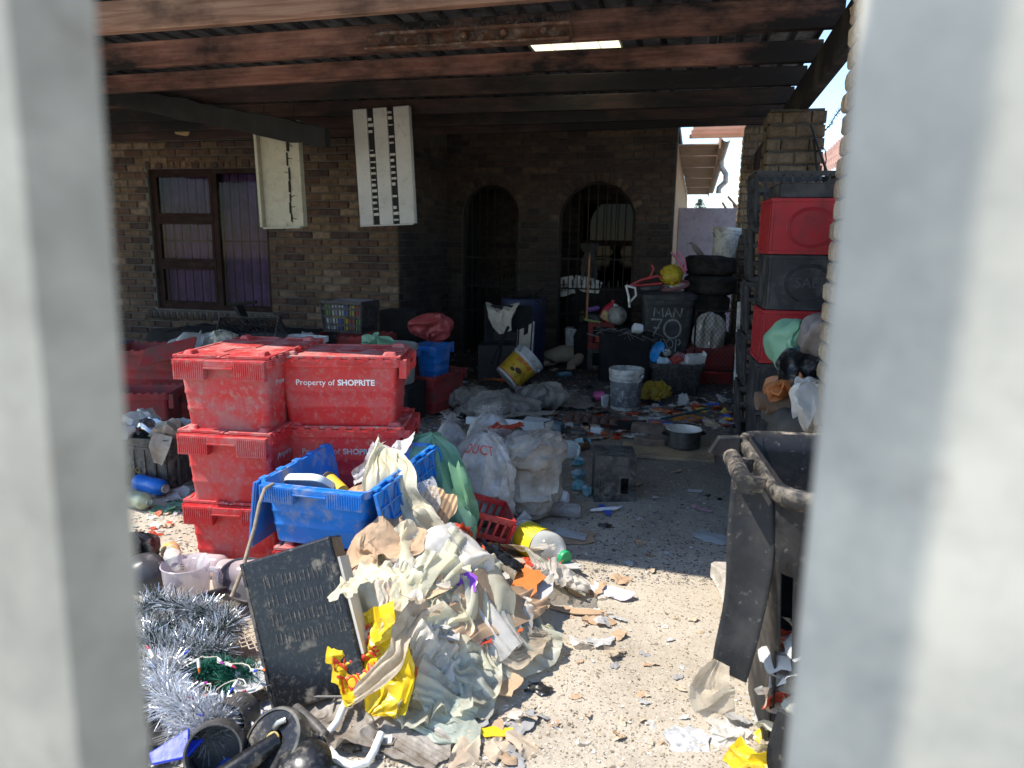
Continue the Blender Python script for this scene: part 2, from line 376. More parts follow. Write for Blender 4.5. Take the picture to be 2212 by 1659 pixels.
# ================================================================ bricks
def brick_mat(name, cols, soot):
    m, t, N, L = nodes(name); v, oi, tc = coords(N, L); ge = N('NewGeometry')
    ad = N('Math', operation='ADD'); L(oi.outputs['Random'], ad.inputs[0]); L(ge.outputs['Random Per Island'], ad.inputs[1]); fr = N('Math', operation='FRACT'); L(ad.outputs[0], fr.inputs[0])
    rp = ramp(N, [(i/len(cols), c) for i, c in enumerate(cols)], 'CONSTANT'); L(fr.outputs[0], rp.inputs[0]); c = rp.outputs[0]
    n = N('TexNoise'); n.inputs['Scale'].default_value = 16; n.inputs['Detail'].default_value = 8; L(v, n.inputs['Vector'])
    r1 = ramp(N, [(.3, .6), (.7, 1.3)]); L(n.outputs[0], r1.inputs[0]); c = mixc(N, L, 1., c, r1.outputs[0], 'MULTIPLY')
    # smoke stains over the whole wall; in the darker tan copy also carport shade
    wp = N('NewGeometry'); n2 = N('TexNoise'); n2.inputs['Scale'].default_value = .9; n2.inputs['Detail'].default_value = 7; L(wp.outputs['Position'], n2.inputs['Vector'])
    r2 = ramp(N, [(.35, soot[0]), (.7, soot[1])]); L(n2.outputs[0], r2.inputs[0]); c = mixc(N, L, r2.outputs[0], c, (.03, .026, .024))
    p = N('BsdfPrincipled'); L(c, p.inputs['Base Color']); p.inputs['Roughness'].default_value = .9; p.inputs['Specular IOR Level'].default_value = .2
    n3 = N('TexNoise'); n3.inputs['Scale'].default_value = 42; n3.inputs['Detail'].default_value = 6; st = N('VectorMath', operation='MULTIPLY', i_1=(1, 1, 1.7)); L(v, st.inputs[0]); L(st.outputs[0], n3.inputs['Vector'])
    b = N('Bump'); b.inputs['Strength'].default_value = .9; b.inputs['Distance'].default_value = .012; L(n3.outputs[0], b.inputs['Height']); L(b.outputs[0], p.inputs['Normal'])
    o = N('OutputMaterial'); L(p.outputs[0], o.inputs[0]); return m
BR_HOUSE = brick_mat('house_brick', [(.22, .14, .08), (.155, .085, .058), (.19, .115, .068), (.25, .165, .105), (.135, .072, .05), (.29, .20, .135), (.17, .098, .062), (.085, .052, .042), (.20, .13, .075)], (.32, .85))
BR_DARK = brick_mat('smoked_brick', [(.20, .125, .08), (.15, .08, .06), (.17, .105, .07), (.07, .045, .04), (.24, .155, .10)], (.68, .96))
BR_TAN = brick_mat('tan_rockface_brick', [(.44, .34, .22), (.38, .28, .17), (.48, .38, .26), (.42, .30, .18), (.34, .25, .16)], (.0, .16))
BR_TAN2 = brick_mat('shaded_tan_brick', [(.26, .19, .12), (.22, .155, .095), (.28, .21, .14), (.20, .14, .085)], (.25, .75))  # darker copy of the tan brick: carport shade put into its colours, plus smoke
MORTAR = mat('mortar', (.09, .083, .075), .95, .2, 8, bump=.5, bs=60)
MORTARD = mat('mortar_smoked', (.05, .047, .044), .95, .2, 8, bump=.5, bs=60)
def brick_me(seed, w=.222, h=.073, d=.05, rough=.004):
    """face looks along -Y, origin at the face's lower left corner; rough proud face, chamfered edge"""
    rs = random.Random(seed); xs = [0, .012, w*.35, w*.68, w-.012, w]; zs = [0, .010, h*.5, h-.010, h]; V = []; F = []
    for i, x in enumerate(xs):
        for j, z in enumerate(zs):
            edge = i in (0, 5) or j in (0, 4)
            V.append((x+rs.uniform(-.0015, .0015), .006 if edge else -rough*rs.uniform(0, 1.6), z+rs.uniform(-.0015, .0015)))
    for i in range(5):
        for j in range(4): F.append((i*5+j, (i+1)*5+j, (i+1)*5+j+1, i*5+j+1))
    o = len(V); V += [(0, d, 0), (w, d, 0), (w, d, h), (0, d, h)]
    F += [(0, o, o+1, 25)+(20, 15, 10, 5) if False else (0, o, o+1, 25), (25, o+1, o+2, 29), (29, o+2, o+3, 4), (4, o+3, o, 0)]
    return MB().add(V, F)
BRV = [brick_me(i) for i in range(7)]
_bm = {}
def brick_mesh(k, m):
    key = (k, m.name)
    if key not in _bm: _bm[key] = mesh('brick', BRV[k], m)
    return _bm[key]
def lay(u0, u1, z0, z1, cut=None, off=0., course=.0855, bl=.234):
    out = []; k = 0; z = z0
    while z+.06 < z1:
        iv = [(u0, u1)]
        for a, b in (cut(z+.037) if cut else []):
            iv = [q for p0, p1 in iv for q in ((p0, min(p1, a)), (max(p0, b), p1)) if q[1]-q[0] > .03]
        for a, b in iv:
            e = u0+(off+(k % 2)*.5)*bl; u = a; n = math.floor((a-e)/bl)+1
            while u < b-.03:
                nx = min(e+n*bl, b); n += 1
                if b-nx < .035: nx = b
                if nx-u > .045: out.append((u, z, nx-u-.011))
                u = nx
        z += course; k += 1
    return out
def brick_wall(parent, spots, frame, m, pick=None, rest=True):
    """frame(u,z)->(matrix at lower-left of brick face); pick bricks are objects of their own, the rest one stuff part"""
    jb = MB(); pick = pick if pick is not None else set(range(len(spots)))
    for i, (u, z, w) in enumerate(spots):
        k = R.randrange(7); M = frame(u, z) @ TR((0, R.uniform(-.004, .003), 0), R.uniform(-.006, .006)) @ Matrix.Diagonal((w/.222, 1, 1, 1))
        if i in pick:
            put('brick', brick_mesh(k, m), parent, M)
        else: jb.add(BRV[k].v, BRV[k].f, 0, M)
    if jb.f and rest: tag(ob('brick_courses', jb, m, parent), kind='stuff')
Z0 = Matrix.Identity(4)
def F_front(y): return lambda u, z: TR((u, y, z))
def F_left(x): return lambda u, z: TR((x, u, z), rad(-90))          # faces -X, u runs along -Y
def F_right(x): return lambda u, z: TR((x, u, z), rad(90))          # faces +X, u runs along +Y

# ================================================================ the house
house = thing('house', 'smoke-stained brown face brick house with arched porch behind the carport', 'house')
WY, AY, SX, OX = 7.6, 9.25, -3.22, -.289
wx0, wx1, wz0, wz1 = -6.46, -4.85, .66, 2.33
w1 = MB(); w1.box(-9.5, wx0, WY+.012, WY+.22, -.1, 3.0); w1.box(wx1, SX-.012, WY+.012, WY+.22, -.1, 3.0); w1.box(wx0, wx1, WY+.012, WY+.22, -.1, wz0); w1.box(wx0, wx1, WY+.012, WY+.22, wz1, 3.0)
w1.box(SX-.22, SX-.012, WY+.22, AY+.2, -.1, 3.0)
wallA = ob('front_wall', w1, MORTAR, house)
def cutw(z):
    if wz0-.10 < z < wz1+.10: return [(wx0, wx1)]
    return []
spA = lay(-7.6, SX, .0, 2.75, cutw, .2)
def on(u, z, Y, w=.2):
    x, y, d = proj((u+w/2, Y, z)); return x, y, d
visA = [i for i, (u, z, w) in enumerate(spA) if 265 < on(u, z, WY)[0] < 870 and 270 < on(u, z, WY)[1] < 700 and w > .06]
visA = set(sorted(visA, key=lambda i: -on(spA[i][0], spA[i][1], WY)[1]*0-spA[i][2])[:185])
brick_wall(wallA, spA, F_front(WY), BR_HOUSE, visA)
spS = lay(WY+.002, AY, .0, 2.75, None, .5); sw = MB(); sw.box(0, .01, 0, .01, 0, .01)
side = ob('side_wall', MB().box(SX-.21, SX-.010, WY+.23, AY, -.1, 3.0), MORTARD, house)
brick_wall(side, spS, F_right(SX), BR_DARK, set())
# rowlock course over the window and brick sill under it
rl = []; u = wx0-.02
while u < wx1+.02: rl.append(u); u += .0845
for u in rl:
    put('brick', brick_mesh(R.randrange(7), BR_HOUSE), wallA, TR((u+.073, WY, wz1+.004)) @ Matrix.Rotation(rad(-90), 4, 'Y') @ Matrix.Diagonal((.42, 1, 1, 1)))
sm = MB(); u = wx0-.12; SB = []
while u < wx1+.1: SB.append(u); u += .084
sb = ob('window_sill', MB().box(wx0-.1, wx1+.1, WY-.02, WY+.1, wz0-.11, wz0-.02), MORTAR, house)
for u in SB:
    put('brick', brick_mesh(R.randrange(7), BR_DARK), sb, TR((u+.073, WY-.035, wz0-.115), 0, rad(-12)) @ Matrix.Rotation(rad(-90), 4, 'Y') @ Matrix.Diagonal((.46, 1, 1, 1)))
# window
FRAME = mat('dark_window_timber', (.026, .014, .012), .8, .3, 5, dirt=((.04, .032, .028), .3, 9), bump=.2, spec=.08)
def glass_mat(name, tint, refl=.10):
    m, t, N, L = nodes(name); tp = N('BsdfTransparent'); tp.inputs[0].default_value = tint+(1,); gl = N('BsdfGlossy'); gl.inputs['Roughness'].default_value = .04
    fr = N('Fresnel'); fr.inputs[0].default_value = 1.16 if refl < 0 else 1.18; ad = N('Math', operation='ADD', i_1=max(0, refl)); L(fr.outputs[0], ad.inputs[0]); ms = N('MixShader'); L(ad.outputs[0], ms.inputs[0]); L(tp.outputs[0], ms.inputs[1]); L(gl.outputs[0], ms.inputs[2])
    o = N('OutputMaterial'); L(ms.outputs[0], o.inputs[0]); return m
GLASS = glass_mat('dusty_pane', (.78, .78, .80), -.035)
CURT = mat('purple_curtain', (.21, .11, .30), .9, .25, 3, dirt=((.10, .07, .10), .3, 5), bump=.1, trl=.2)
fr_ = MB(); mxx = wx0+.55*(wx1-wx0); yF0, yF1 = WY+.05, WY+.11; H_ = wz1-wz0
fr_.box(wx0, wx0+.055, yF0, yF1, wz0, wz1); fr_.box(wx1-.055, wx1, yF0, yF1, wz0, wz1); fr_.box(wx0+.055, wx1-.055, yF0, yF1, wz1-.055, wz1); fr_.box(wx0+.055, wx1-.055, yF0, yF1, wz0, wz0+.06)
wf = ob('window', fr_, FRAME, house, bevel=.004)
ob('mullion', MB().box(mxx-.035, mxx+.035, yF0-.004, yF1, wz0+.061, wz1-.056), FRAME, wf, bevel=.004)
tz = [wz1-.345*H_, wz1-.67*H_]
for z in tz:
    ob('transom', MB().box(wx0+.056, mxx-.036, yF0-.012, yF1, z-.03, z+.03), FRAME, wf, bevel=.004)
zz = [wz1-.056]+sum([[z+.031, z-.031] for z in tz], [])+[wz0+.061]
for i in range(3):
    a, b = zz[2*i+1], zz[2*i]; s = MB(); x0, x1 = wx0+.057, mxx-.037
    s.box(x0, x0+.035, yF0-.006, yF0+.04, a, b); s.box(x1-.035, x1, yF0-.006, yF0+.04, a, b); s.box(x0+.035, x1-.035, yF0-.006, yF0+.04, a, a+.035); s.box(x0+.035, x1-.035, yF0-.006, yF0+.04, b-.035, b)
    ob('sash', s, FRAME, wf, bevel=.003)
    ob('pane', MB().box(x0+.03, x1-.03, yF0+.015, yF0+.019, a+.03, b-.03), GLASS, wf)
ob('pane', MB().box(mxx+.03, wx1-.05, yF0+.015, yF0+.019, wz0+.05, wz1-.05), GLASS, wf)
nx = 150; xs = np.linspace(wx0, wx1, nx); zs = np.linspace(wz0, wz1, 12)
Xc, Zc = np.meshgrid(xs, zs, indexing='ij'); Yc = WY+.2+.018*np.sin(Xc*62+np.sin(Xc*9)*2)+.01*np.sin(Xc*23+Zc)
ob('curtain', MB().grid(np.stack([Xc, Yc, Zc], -1)), CURT, wf, smooth=180)
BAR = mat('black_steel_bar', (.018, .017, .016), .5, .3, 9, dirt=((.05, .032, .024), .3, 12), bump=.1, spec=.1)
for i in range(13):
    x = wx0+.1+i*(wx1-wx0-.2)/12
    ob('burglar_bar', MB().box(x-.006, x+.006, WY+.125, WY+.137, wz0+.005, wz1-.005), BAR, wf)
ob('burglar_bar', MB().box(wx0+.01, wx1-.01, WY+.138, WY+.146, wz0+.5*H_-.008, wz0+.5*H_+.008), BAR, wf)
# arch wall
arches = [(-2.63, .38, 1.88), (-1.233, .484, 1.80)]
NA = 20
def arch_wall():
    mbw = MB(); y0, y1 = AY+.012, AY+.22; edges = [SX]
    segs = [(SX-.01, arches[0][0]-arches[0][1]), (arches[0][0]+arches[0][1], arches[1][0]-arches[1][1]), (arches[1][0]+arches[1][1], OX)]
    for a, b in segs: mbw.box(a, b, y0, y1, -.1, 3.0)
    for c, r, sp in arches:
        for k in range(NA):
            a0, a1 = math.pi*k/NA, math.pi*(k+1)/NA; p = [(c+r*math.cos(a0), sp+r*math.sin(a0)), (c+r*math.cos(a1), sp+r*math.sin(a1))]
            poly = [(p[0][0], p[0][1]), (p[0][0], 3.0), (p[1][0], 3.0), (p[1][0], p[1][1])]
            V = [(x, y0, z) for x, z in poly]+[(x, y1, z) for x, z in poly]
            mbw.add(V, [(0, 1, 2, 3), (7, 6, 5, 4), (0, 3, 7, 4), (1, 5, 6, 2)])
    return mbw
wallB = ob('arch_wall', arch_wall(), MORTARD, house)
def cutA(z):
    out = []
    for c, r, sp in arches:
        if z < sp: out.append((c-r, c+r))
        elif z < sp+r+.125: h = math.sqrt((r+.125)**2-(z-sp)**2); out.append((c-h, c+h))
    return out
spB = lay(SX, OX-.005, .0, 2.95, cutA, .3)
visB = [i for i, (u, z, w) in enumerate(spB) if 280 < on(u, z, AY)[1] < 620 and u > -2.3 and w > .06]
visB = set(sorted(visB, key=lambda i: -spB[i][2]-(.2 if spB[i][0] > -1.9 else 0))[:70])
brick_wall(wallB, spB, F_front(AY), BR_DARK, visB)
for c, r, sp in arches:
    n = int(math.pi*(r+.05)/.086)
    for k in range(n):
        a = math.pi*(k+.5)/n
        M = TR((c+(r+.004)*math.cos(a), AY-.004, sp+(r+.004)*math.sin(a))) @ Matrix.Rotation(-a, 4, 'Y') @ TR((0, 0, -.036)) @ Matrix.Diagonal((.5, 1, 1, 1))
        put('brick', brick_mesh(R.randrange(7), BR_HOUSE if c > -2 else BR_DARK), wallB, M)
# porch behind the arches
pb = MB(); pb.box(SX, OX-.22, 10.6, 10.8, -.1, 3.0)
porch = ob('porch_wall', pb, MORTARD, house)
spP = lay(SX, OX-.22, 0., 2.9, lambda z: [(-1.66, -.7)] if .8 < z < 2.15 else [], .1)
brick_wall(porch, spP, F_front(10.59), BR_DARK, set())
pw = MB(); a, b, c, d = -1.66, -.70, .80, 2.15
pw.box(a, a+.06, 10.56, 10.6, c, d); pw.box(b-.06, b, 10.56, 10.6, c, d); pw.box(a+.06, b-.06, 10.56, 10.6, c, c+.06); pw.box(a+.06, b-.06, 10.56, 10.6, d-.06, d); pw.box(a+.06, b-.06, 10.555, 10.6, 1.50, 1.58)
pwo = ob('window', pw, FRAME, house, bevel=.004)
ob('pane', MB().box(a+.06, b-.06, 10.585, 10.589, c+.06, d-.06), glass_mat('dark_pane', (.06, .06, .065), .0), pwo)
ob('right_wall', MB().box(OX-.22, OX, AY+.225, 20, -.1, 2.76), mat('sunlit_plaster', (.45, .32, .2), .9, .15, 6, dirt=((.3, .2, .13), .3, 8), bump=.3), house)
ob('porch_side_wall', MB().box(SX-.2, SX, AY+.21, 10.59, -.1, 3.0), MORTARD, house)
ob('rear_wall', MB().box(-9.5, OX-.221, 15.8, 16, -.1, 2.98).box(-9.7, -9.5, 7.7, 15.9, -.1, 2.98), MORTAR, house)
ob('ceiling', MB().box(-9.5, OX-.01, WY+.23, 16, 2.99, 3.1), M_SOOT, house)
# eave with soffit boards, gutter and downpipe
SOF = mat('soffit_board', (.50, .37, .26), .8, .1, 4, dirt=((.3, .2, .13), .25, 5), bump=.1)
y = 9.62
for wd in (1.15, 1.5, 1.9, 2.1, 2.3):
    ob('soffit_board', MB().box(OX+.004, .20, y, y+wd-.05, 2.75, 2.765), SOF, house); y += wd
ob('fascia', MB().box(.201, .225, 9.6, 18.6, 2.70, 2.90), SOF, house)
GUT = mat('cream_gutter', (.56, .49, .42), .5, .1, 5, dirt=((.3, .24, .18), .3, 7), bump=.05)
gm = MB(); prof = [(math.cos(t)*.055, math.sin(t)*.055) for t in np.linspace(math.pi, 2*math.pi, 9)]
gm.grid(np.array([[(.285+x, yy, 2.83+z) for x, z in prof] for yy in (9.55, 18.6)]))
ob('gutter', gm, GUT, house, smooth=60)
dp = [(.285, 11.6, 2.78), (.30, 11.6, 2.68), (.37, 11.6, 2.58), (.37, 11.6, 2.47), (.28, 11.6, 2.38), (.28, 11.6, 2.30)]
ob('downpipe', MB().tube(dp, .042, 10), M_WHTD, house, smooth=50)

# ================================================================ salmon boards over the side passage, lilac wall, far things
bbm = mat('salmon_board', (.62, .33, .22), .7, .1, 5, bump=.1)
bb = thing('barge_board', 'three sunlit salmon lap boards above the side passage opening', 'boards')
for k in range(3):
    z = 2.80+.052*k; ob('plank', MB().box(-.16+.02*k, .62, 9.40+.012*k, 9.425+.012*k, z, z+.047), bbm, bb)
LIL = mat('lilac_paint', (.33, .30, .345), .8, .06, 2, dirt=((.23, .20, .24), .3, 5), dirt2=((.09, .07, .08), .12, 26), bump=.2)
lw_ = ob('lilac_wall', MB().box(OX+.003, 1.2, 11.4, 11.52, -.1, 2.08), LIL, bevel=.01); tag(lw_, 'lilac painted yard wall with dark drips behind the tyre stack', 'wall')
# boundary line on the right
def pillar(label, x0, y0, w, h, m, mo, indiv):
    t = thing('brick_pillar', label, 'pillar')
    co = ob('pillar_core', MB().box(x0+.014, x0+w-.014, y0+.014, y0+w-.014, -.1, h), mo, t)
    k = 0; z = 0.0; jb = MB()
    while z+.08 < h:
        for side_ in (0, 1):
            cuts = [(0, w*.49), (w*.5, w*.49)] if (k+side_) % 2 == 0 else [(0, w*.235), (w*.25, w*.485), (w*.75, w*.245)]
            for a, wd in cuts:
                M = (TR((x0+a, y0-.0, z)) if side_ == 0 else TR((x0, y0+w-a, z), rad(-90))) @ TR((0, R.uniform(-.006, .004), 0)) @ Matrix.Diagonal((wd/.222, 1, 1, 1)); k7 = R.randrange(7)
                if indiv(z): put('brick', brick_mesh(k7, m), t, M)
                else: jb.add(BRV[k7].v, BRV[k7].f, 0, M)
        z += .0855; k += 1
    if jb.f: tag(ob('brick_courses', jb, m, t), kind='stuff')
    return t
pillar('tall sunlit tan brick gate pillar behind the wheelie bin with rock-faced edge', .555, 2.92, .46, 2.95, BR_TAN, MORTAR, lambda z: .7 < z)
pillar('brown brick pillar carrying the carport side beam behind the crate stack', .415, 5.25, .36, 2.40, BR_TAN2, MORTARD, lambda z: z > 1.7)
pr = thing('brick_pier', 'narrow brick pier at right side of the passage opening', 'pier')
ob('pier_core', MB().box(.487, .8, AY+.014, AY+.4, -.1, 2.95), MORTAR, pr)
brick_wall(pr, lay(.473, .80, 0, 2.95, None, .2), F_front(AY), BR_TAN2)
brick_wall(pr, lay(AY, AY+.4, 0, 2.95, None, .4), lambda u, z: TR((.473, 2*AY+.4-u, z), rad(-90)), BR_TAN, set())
bw = ob('boundary_wall', MB().box(.80, .90, 3.42, 9.2, -.1, 1.72), mat('grey_precast', (.30, .28, .26), .9, .15, 5, dirt=((.15, .13, .11), .35, 6), bump=.3), bevel=.008); tag(bw, 'grey precast boundary wall behind the crate stacks', 'wall')

# ================================================================ carport
def wood_mat(name, a, b, burn):
    m, t, N, L = nodes(name); v, oi, tc = coords(N, L)
    mp = N('VectorMath', operation='MULTIPLY', i_1=(.8, 16, 16)); L(v, mp.inputs[0]); n = N('TexNoise'); n.inputs['Scale'].default_value = 3; n.inputs['Detail'].default_value = 8; n.inputs['Distortion'].default_value = .6; L(mp.outputs[0], n.inputs['Vector'])
    r = ramp(N, [(.3, a), (.7, b)]); L(n.outputs[0], r.inputs[0]); c = r.outputs[0]
    n2 = N('TexNoise'); n2.inputs['Scale'].default_value = 1.3; n2.inputs['Detail'].default_value = 9; n2.inputs['Roughness'].default_value = .65; m2 = N('VectorMath', operation='MULTIPLY', i_1=(1, 2.2, 2.2)); L(v, m2.inputs[0]); L(m2.outputs[0], n2.inputs['Vector'])
    sx = N('SeparateXYZ'); L(N('NewGeometry').outputs['Position'], sx.inputs[0]); mx = N('MapRange'); mx.inputs[1].default_value = -2.6; mx.inputs[2].default_value = .2; mx.inputs[3].default_value = -.02; mx.inputs[4].default_value = .11
    L(sx.outputs[0], mx.inputs[0]); ax = N('Math', operation='ADD'); L(n2.outputs[0], ax.inputs[0]); L(mx.outputs[0], ax.inputs[1])
    r2 = ramp(N, [(burn-.12, 0.), (burn+.1, 1.)]); L(ax.outputs[0], r2.inputs[0]); c = mixc(N, L, r2.outputs[0], c, (.014, .012, .012))
    p = N('BsdfPrincipled'); L(c, p.inputs['Base Color']); p.inputs['Roughness'].default_value = .75; p.inputs['Specular IOR Level'].default_value = .25
    b_ = N('Bump'); b_.inputs['Strength'].default_value = .35; b_.inputs['Distance'].default_value = .006; L(n.outputs[0], b_.inputs['Height']); L(b_.outputs[0], p.inputs['Normal'])
    o = N('OutputMaterial'); L(p.outputs[0], o.inputs[0]); return m
WD = [wood_mat('rafter_tan', (.22, .115, .08), (.40, .26, .18), .64), wood_mat('rafter_red', (.17, .072, .054), (.32, .165, .12), .53), wood_mat('rafter_scorched', (.045, .025, .021), (.095, .05, .038), .47), wood_mat('rafter_grey', (.05, .042, .036), (.10, .085, .07), .50)]
cp = thing('carport', 'burnt timber carport with dark corrugated steel roof', 'carport')
BEAMS = [(2.86, 0), (3.47, 0), (4.18, 1), (4.83, 1), (5.48, 2), (6.14, 2), (6.68, 2), (7.24, 2)]
for i, (y, k) in enumerate(BEAMS):
    z0 = 2.60+R.uniform(-.008, .008); hb = .155 if y < 4.5 else .122
    mb = MB(); n = 14; xs = np.linspace(-9.2, .658, n)
    sag = [.012*math.sin(x*.8+i) for x in xs]
    V = []; F = []
    for q, x in enumerate(xs):
        for (yy, zz_) in ((y, z0), (y+.055, z0), (y+.055, z0+hb), (y, z0+hb)): V.append((x, yy, zz_+sag[q]))
    for q in range(n-1):
        for j in range(4): F.append((q*4+j, q*4+(j+1) % 4, (q+1)*4+(j+1) % 4, (q+1)*4+j))
    F += [(0, 3, 2, 1), tuple((n-1)*4+j for j in range(4))]
    ob('rafter', mb.add(V, F), WD[k], cp, bevel=.006)
ob('side_beam', MB().box(.60, .66, 2.75, 5.75, 2.395, 2.59), WD[3], cp, bevel=.006)
ob('rear_post_plate', MB().box(.60, .66, 5.76, 9.2, 2.40, 2.59), WD[3], cp, bevel=.006)
SHEET = mat('sooty_roof_steel', (.17, .175, .19), .5, .3, 5, dirt=((.03, .028, .028), .45, 3), dirt2=((.2, .18, .16), .12, 7), bump=.1, metal=.5)
CLEARS = mat('pale_translucent_sheet', (.85, .78, .5), .5, .1, 6, dirt=((.4, .3, .15), .1, 9), bump=.05, trl=.75)
hx0, hx1 = G(1143, 100, 2.93).x, G(1342, 95, 2.93).x
def sheet(x0, x1, y0, y1, z0, rake=.0):
    prof = []; x = x0; pitch = .17
    while x < x1-.01:
        for dx, dz in ((0, 0), (.105, 0), (.12, .036), (.155, .036)):
            if x+dx < x1: prof.append((x+dx, dz))
        x += pitch
    prof.append((x1, 0))
    return MB().grid(np.array([[(px, yy, z0+dz+rake*(yy-2.2)) for px, dz in prof] for yy in (y0, y1)])[:, ::-1])
x = hx1
edges = [hx0-.69*k for k in range(12, 0, -1)]
for e in edges: ob('roof_sheet', sheet(e, e+.69+.02, 2.7, 7.7, 2.926), SHEET, cp)
ob('roof_sheet', sheet(hx0, hx1, 2.7, 5.25, 2.924), SHEET, cp)
tag(ob('roof_sheet', sheet(hx0, hx1, 5.25, 6.1, 2.923), CLEARS, cp), 'pale translucent roof sheet letting daylight in')
ob('roof_sheet', sheet(hx0, hx1, 6.1, 9.3, 2.928), SHEET, cp)
x = hx1
while x < .68: ob('roof_sheet', sheet(x-.01, min(x+.69, .74), 2.7, 9.3, 2.930), SHEET, cp); x += .69
ob('roof_sheet', sheet(SX-.2, hx0, 7.7, 9.3, 2.922), SHEET, cp)
# rusty light channel on the third visible rafter
RUST = mat('rusty_steel', (.13, .06, .035), .85, .4, 12, dirt=((.30, .26, .22), .3, 16), dirt2=((.03, .02, .018), .35, 8), bump=.6)
p0, p1 = PY(792, 104, 4.12), PY(1232, 76, 4.12)
lt = thing('light_channel', 'rusted batten light fitting full of cobweb on the reddish rafter', 'light fitting', TR((p0.x, 4.12, (p0.z+p1.z)/2-.02)))
L_ = p1.x-p0.x; q = MB()
q.box(0, L_, .02, .05, 0, .09); q.box(0, L_, -.035, .02, .075, .09); q.box(0, L_, -.035, .02, 0, .012)
ob('housing', q, RUST, lt, bevel=.003)
for k in range(5): ob('bolt', MB().tube([(L_*(.12+.19*k), .015, .05), (L_*(.12+.19*k), -.03, .05)], .016, 8), RUST, lt)
web = MB()
for k in range(420):
    x = R.uniform(0, L_); z = R.uniform(0, .1); yy = R.uniform(-.06, .0); a = R.uniform(0, 6.3); l = R.uniform(.01, .05)
    web.bar((x, yy, z), (x+l*math.cos(a), yy-.01, z+abs(l*math.sin(a))), .0006)
tag(ob('cobweb', web, mat('cobweb_grey', (.16, .15, .14), 1, .2, 9, bump=0), lt), kind='stuff')
# fallen charred beam
a, b = Vector((-5.4, 5.35, 2.80)), Vector((-2.93, 5.5, 2.32))
fb = MB(); V = []; F = []
for k in range(26):
    c_ = a.lerp(b, k/25); w_, h_ = .05*R.uniform(.8, 1.1), .088*R.uniform(.86, 1.08)
    V += [(c_.x, c_.y-w_, c_.z-h_), (c_.x, c_.y+w_, c_.z-h_*R.uniform(.8, 1)), (c_.x, c_.y+w_, c_.z+h_), (c_.x, c_.y-w_, c_.z+h_*R.uniform(.85, 1))]
    if k: F += [((k-1)*4+j, (k-1)*4+(j+1) % 4, k*4+(j+1) % 4, k*4+j) for j in range(4)]
F += [(3, 2, 1, 0), (100, 101, 102, 103)]
fb.add(V, F); fbo = ob('fallen_beam', fb, M_SOOT, bevel=.006); tag(fbo, 'charred black beam sagging across the upper left under the roof', 'beam')
# two dangling light fittings
CRE = mat('cream_enamel', (.40, .37, .28), .55, .1, 5, dirt=((.28, .24, .17), .25, 10), dirt2=((.07, .06, .05), .10, 24), bump=.1)
GRY = mat('white_enamel', (.40, .39, .37), .55, .08, 5, dirt=((.30, .28, .24), .2, 12), dirt2=((.06, .05, .05), .08, 24), bump=.1)
t = thing('ceiling_lamp', 'cream fluorescent light panel dangling under the fallen beam with one ragged black slot', 'light panel', TR((-3.675, 6.02, 1.63), 0, 0, rad(-1.5)))
q = MB(); q.box(-.19, .19, 0, .02, 0, .92); q.box(-.22, -.192, -.05, .03, 0, .92); q.box(-.19, .19, -.05, -.002, -.016, -.001); q.box(.192, .21, -.02, .05, 0, .92)
ob('tray', q, CRE, t, bevel=.003)
q = MB(); z = .05
while z < .74:
    l = R.uniform(.05, .13); x = .085+R.uniform(-.008, .008); w = R.uniform(.008, .016)
    q.prism([(x-w, z), (x+w*.7, z-.01), (x+w, z+l*.5), (x+w*.6, z+l), (x-w*.8, z+l*.9)], 0, .006, 0, Matrix.Translation((0, -.003, 0)) @ Matrix.Rotation(rad(90), 4, 'X'))
    if R.random() < .7:
        s = R.choice((-1, 1)); z2 = z+l*.5; q.bar((x, -.006, z2), (x+s*.05, -.012, z2+R.uniform(-.04, .05)), .007, .004)
    z += l+R.uniform(0, .02)
ob('slot', q, M_SOOT, t)
for x in (-.15, .15): ob('hanger', MB().tube([(x, .005, .91), (x+.02, .02, 1.08), (x, .03, 1.2)], .003, 5), M_SOOT, t)
t = thing('ceiling_lamp', 'white twin-slot fluorescent light panel hanging askew by the house corner', 'light panel', TR((-2.66, 6.02, 1.66), rad(3), 0, rad(-2.6)))
q = MB()
for x0, x1 in ((-.25, -.125), (-.065, .06), (.12, .25)): q.box(x0, x1, 0, .03, 0, .98)
q.box(-.25, .25, .031, .06, 0, .98); q.box(.2505, .262, -.01, .06, 0, .98); q.box(-.25, .25, -.012, -.001, -.012, -.001)
ob('tray', q, GRY, t, bevel=.003)
for x in (-.2, .2): ob('hanger', MB().tube([(x, .01, .97), (x+.01, .04, 1.03), (x, .10, 1.09)], .003, 5), M_SOOT, t)
for x in (-.095, .09):
    ob('lamp_slot', MB().box(x-.029, x+.029, .020, .030, .002, .978), M_SOOT, t)
    for k in range(19):
        if R.random() < .85: ob('louvre', MB().box(x-.026, x+.026-R.uniform(0, .02), .004, .018, .03+k*.05, .036+k*.05+R.uniform(0, .02)), GRY, t)
# torn ceiling scrap by the wall plate
q = patch(0, 0, .16, .07, .0, lambda X, Y: 0*X, 0, 20, 14, .4, 3); q = buckle(q, 1.15, 1.15, 40, seed=4, nz=.01)
p = PY(385, 272, 6.9); o = ob('torn_board', MB().grid(q), mat('torn_fibre', (.45, .33, .16), .9, .3, 8, bump=.4), smooth=50, M=TR(p, 0, rad(70), rad(12))); tag(o, 'torn yellowish scrap of ceiling board hanging above the curtained window', 'board')

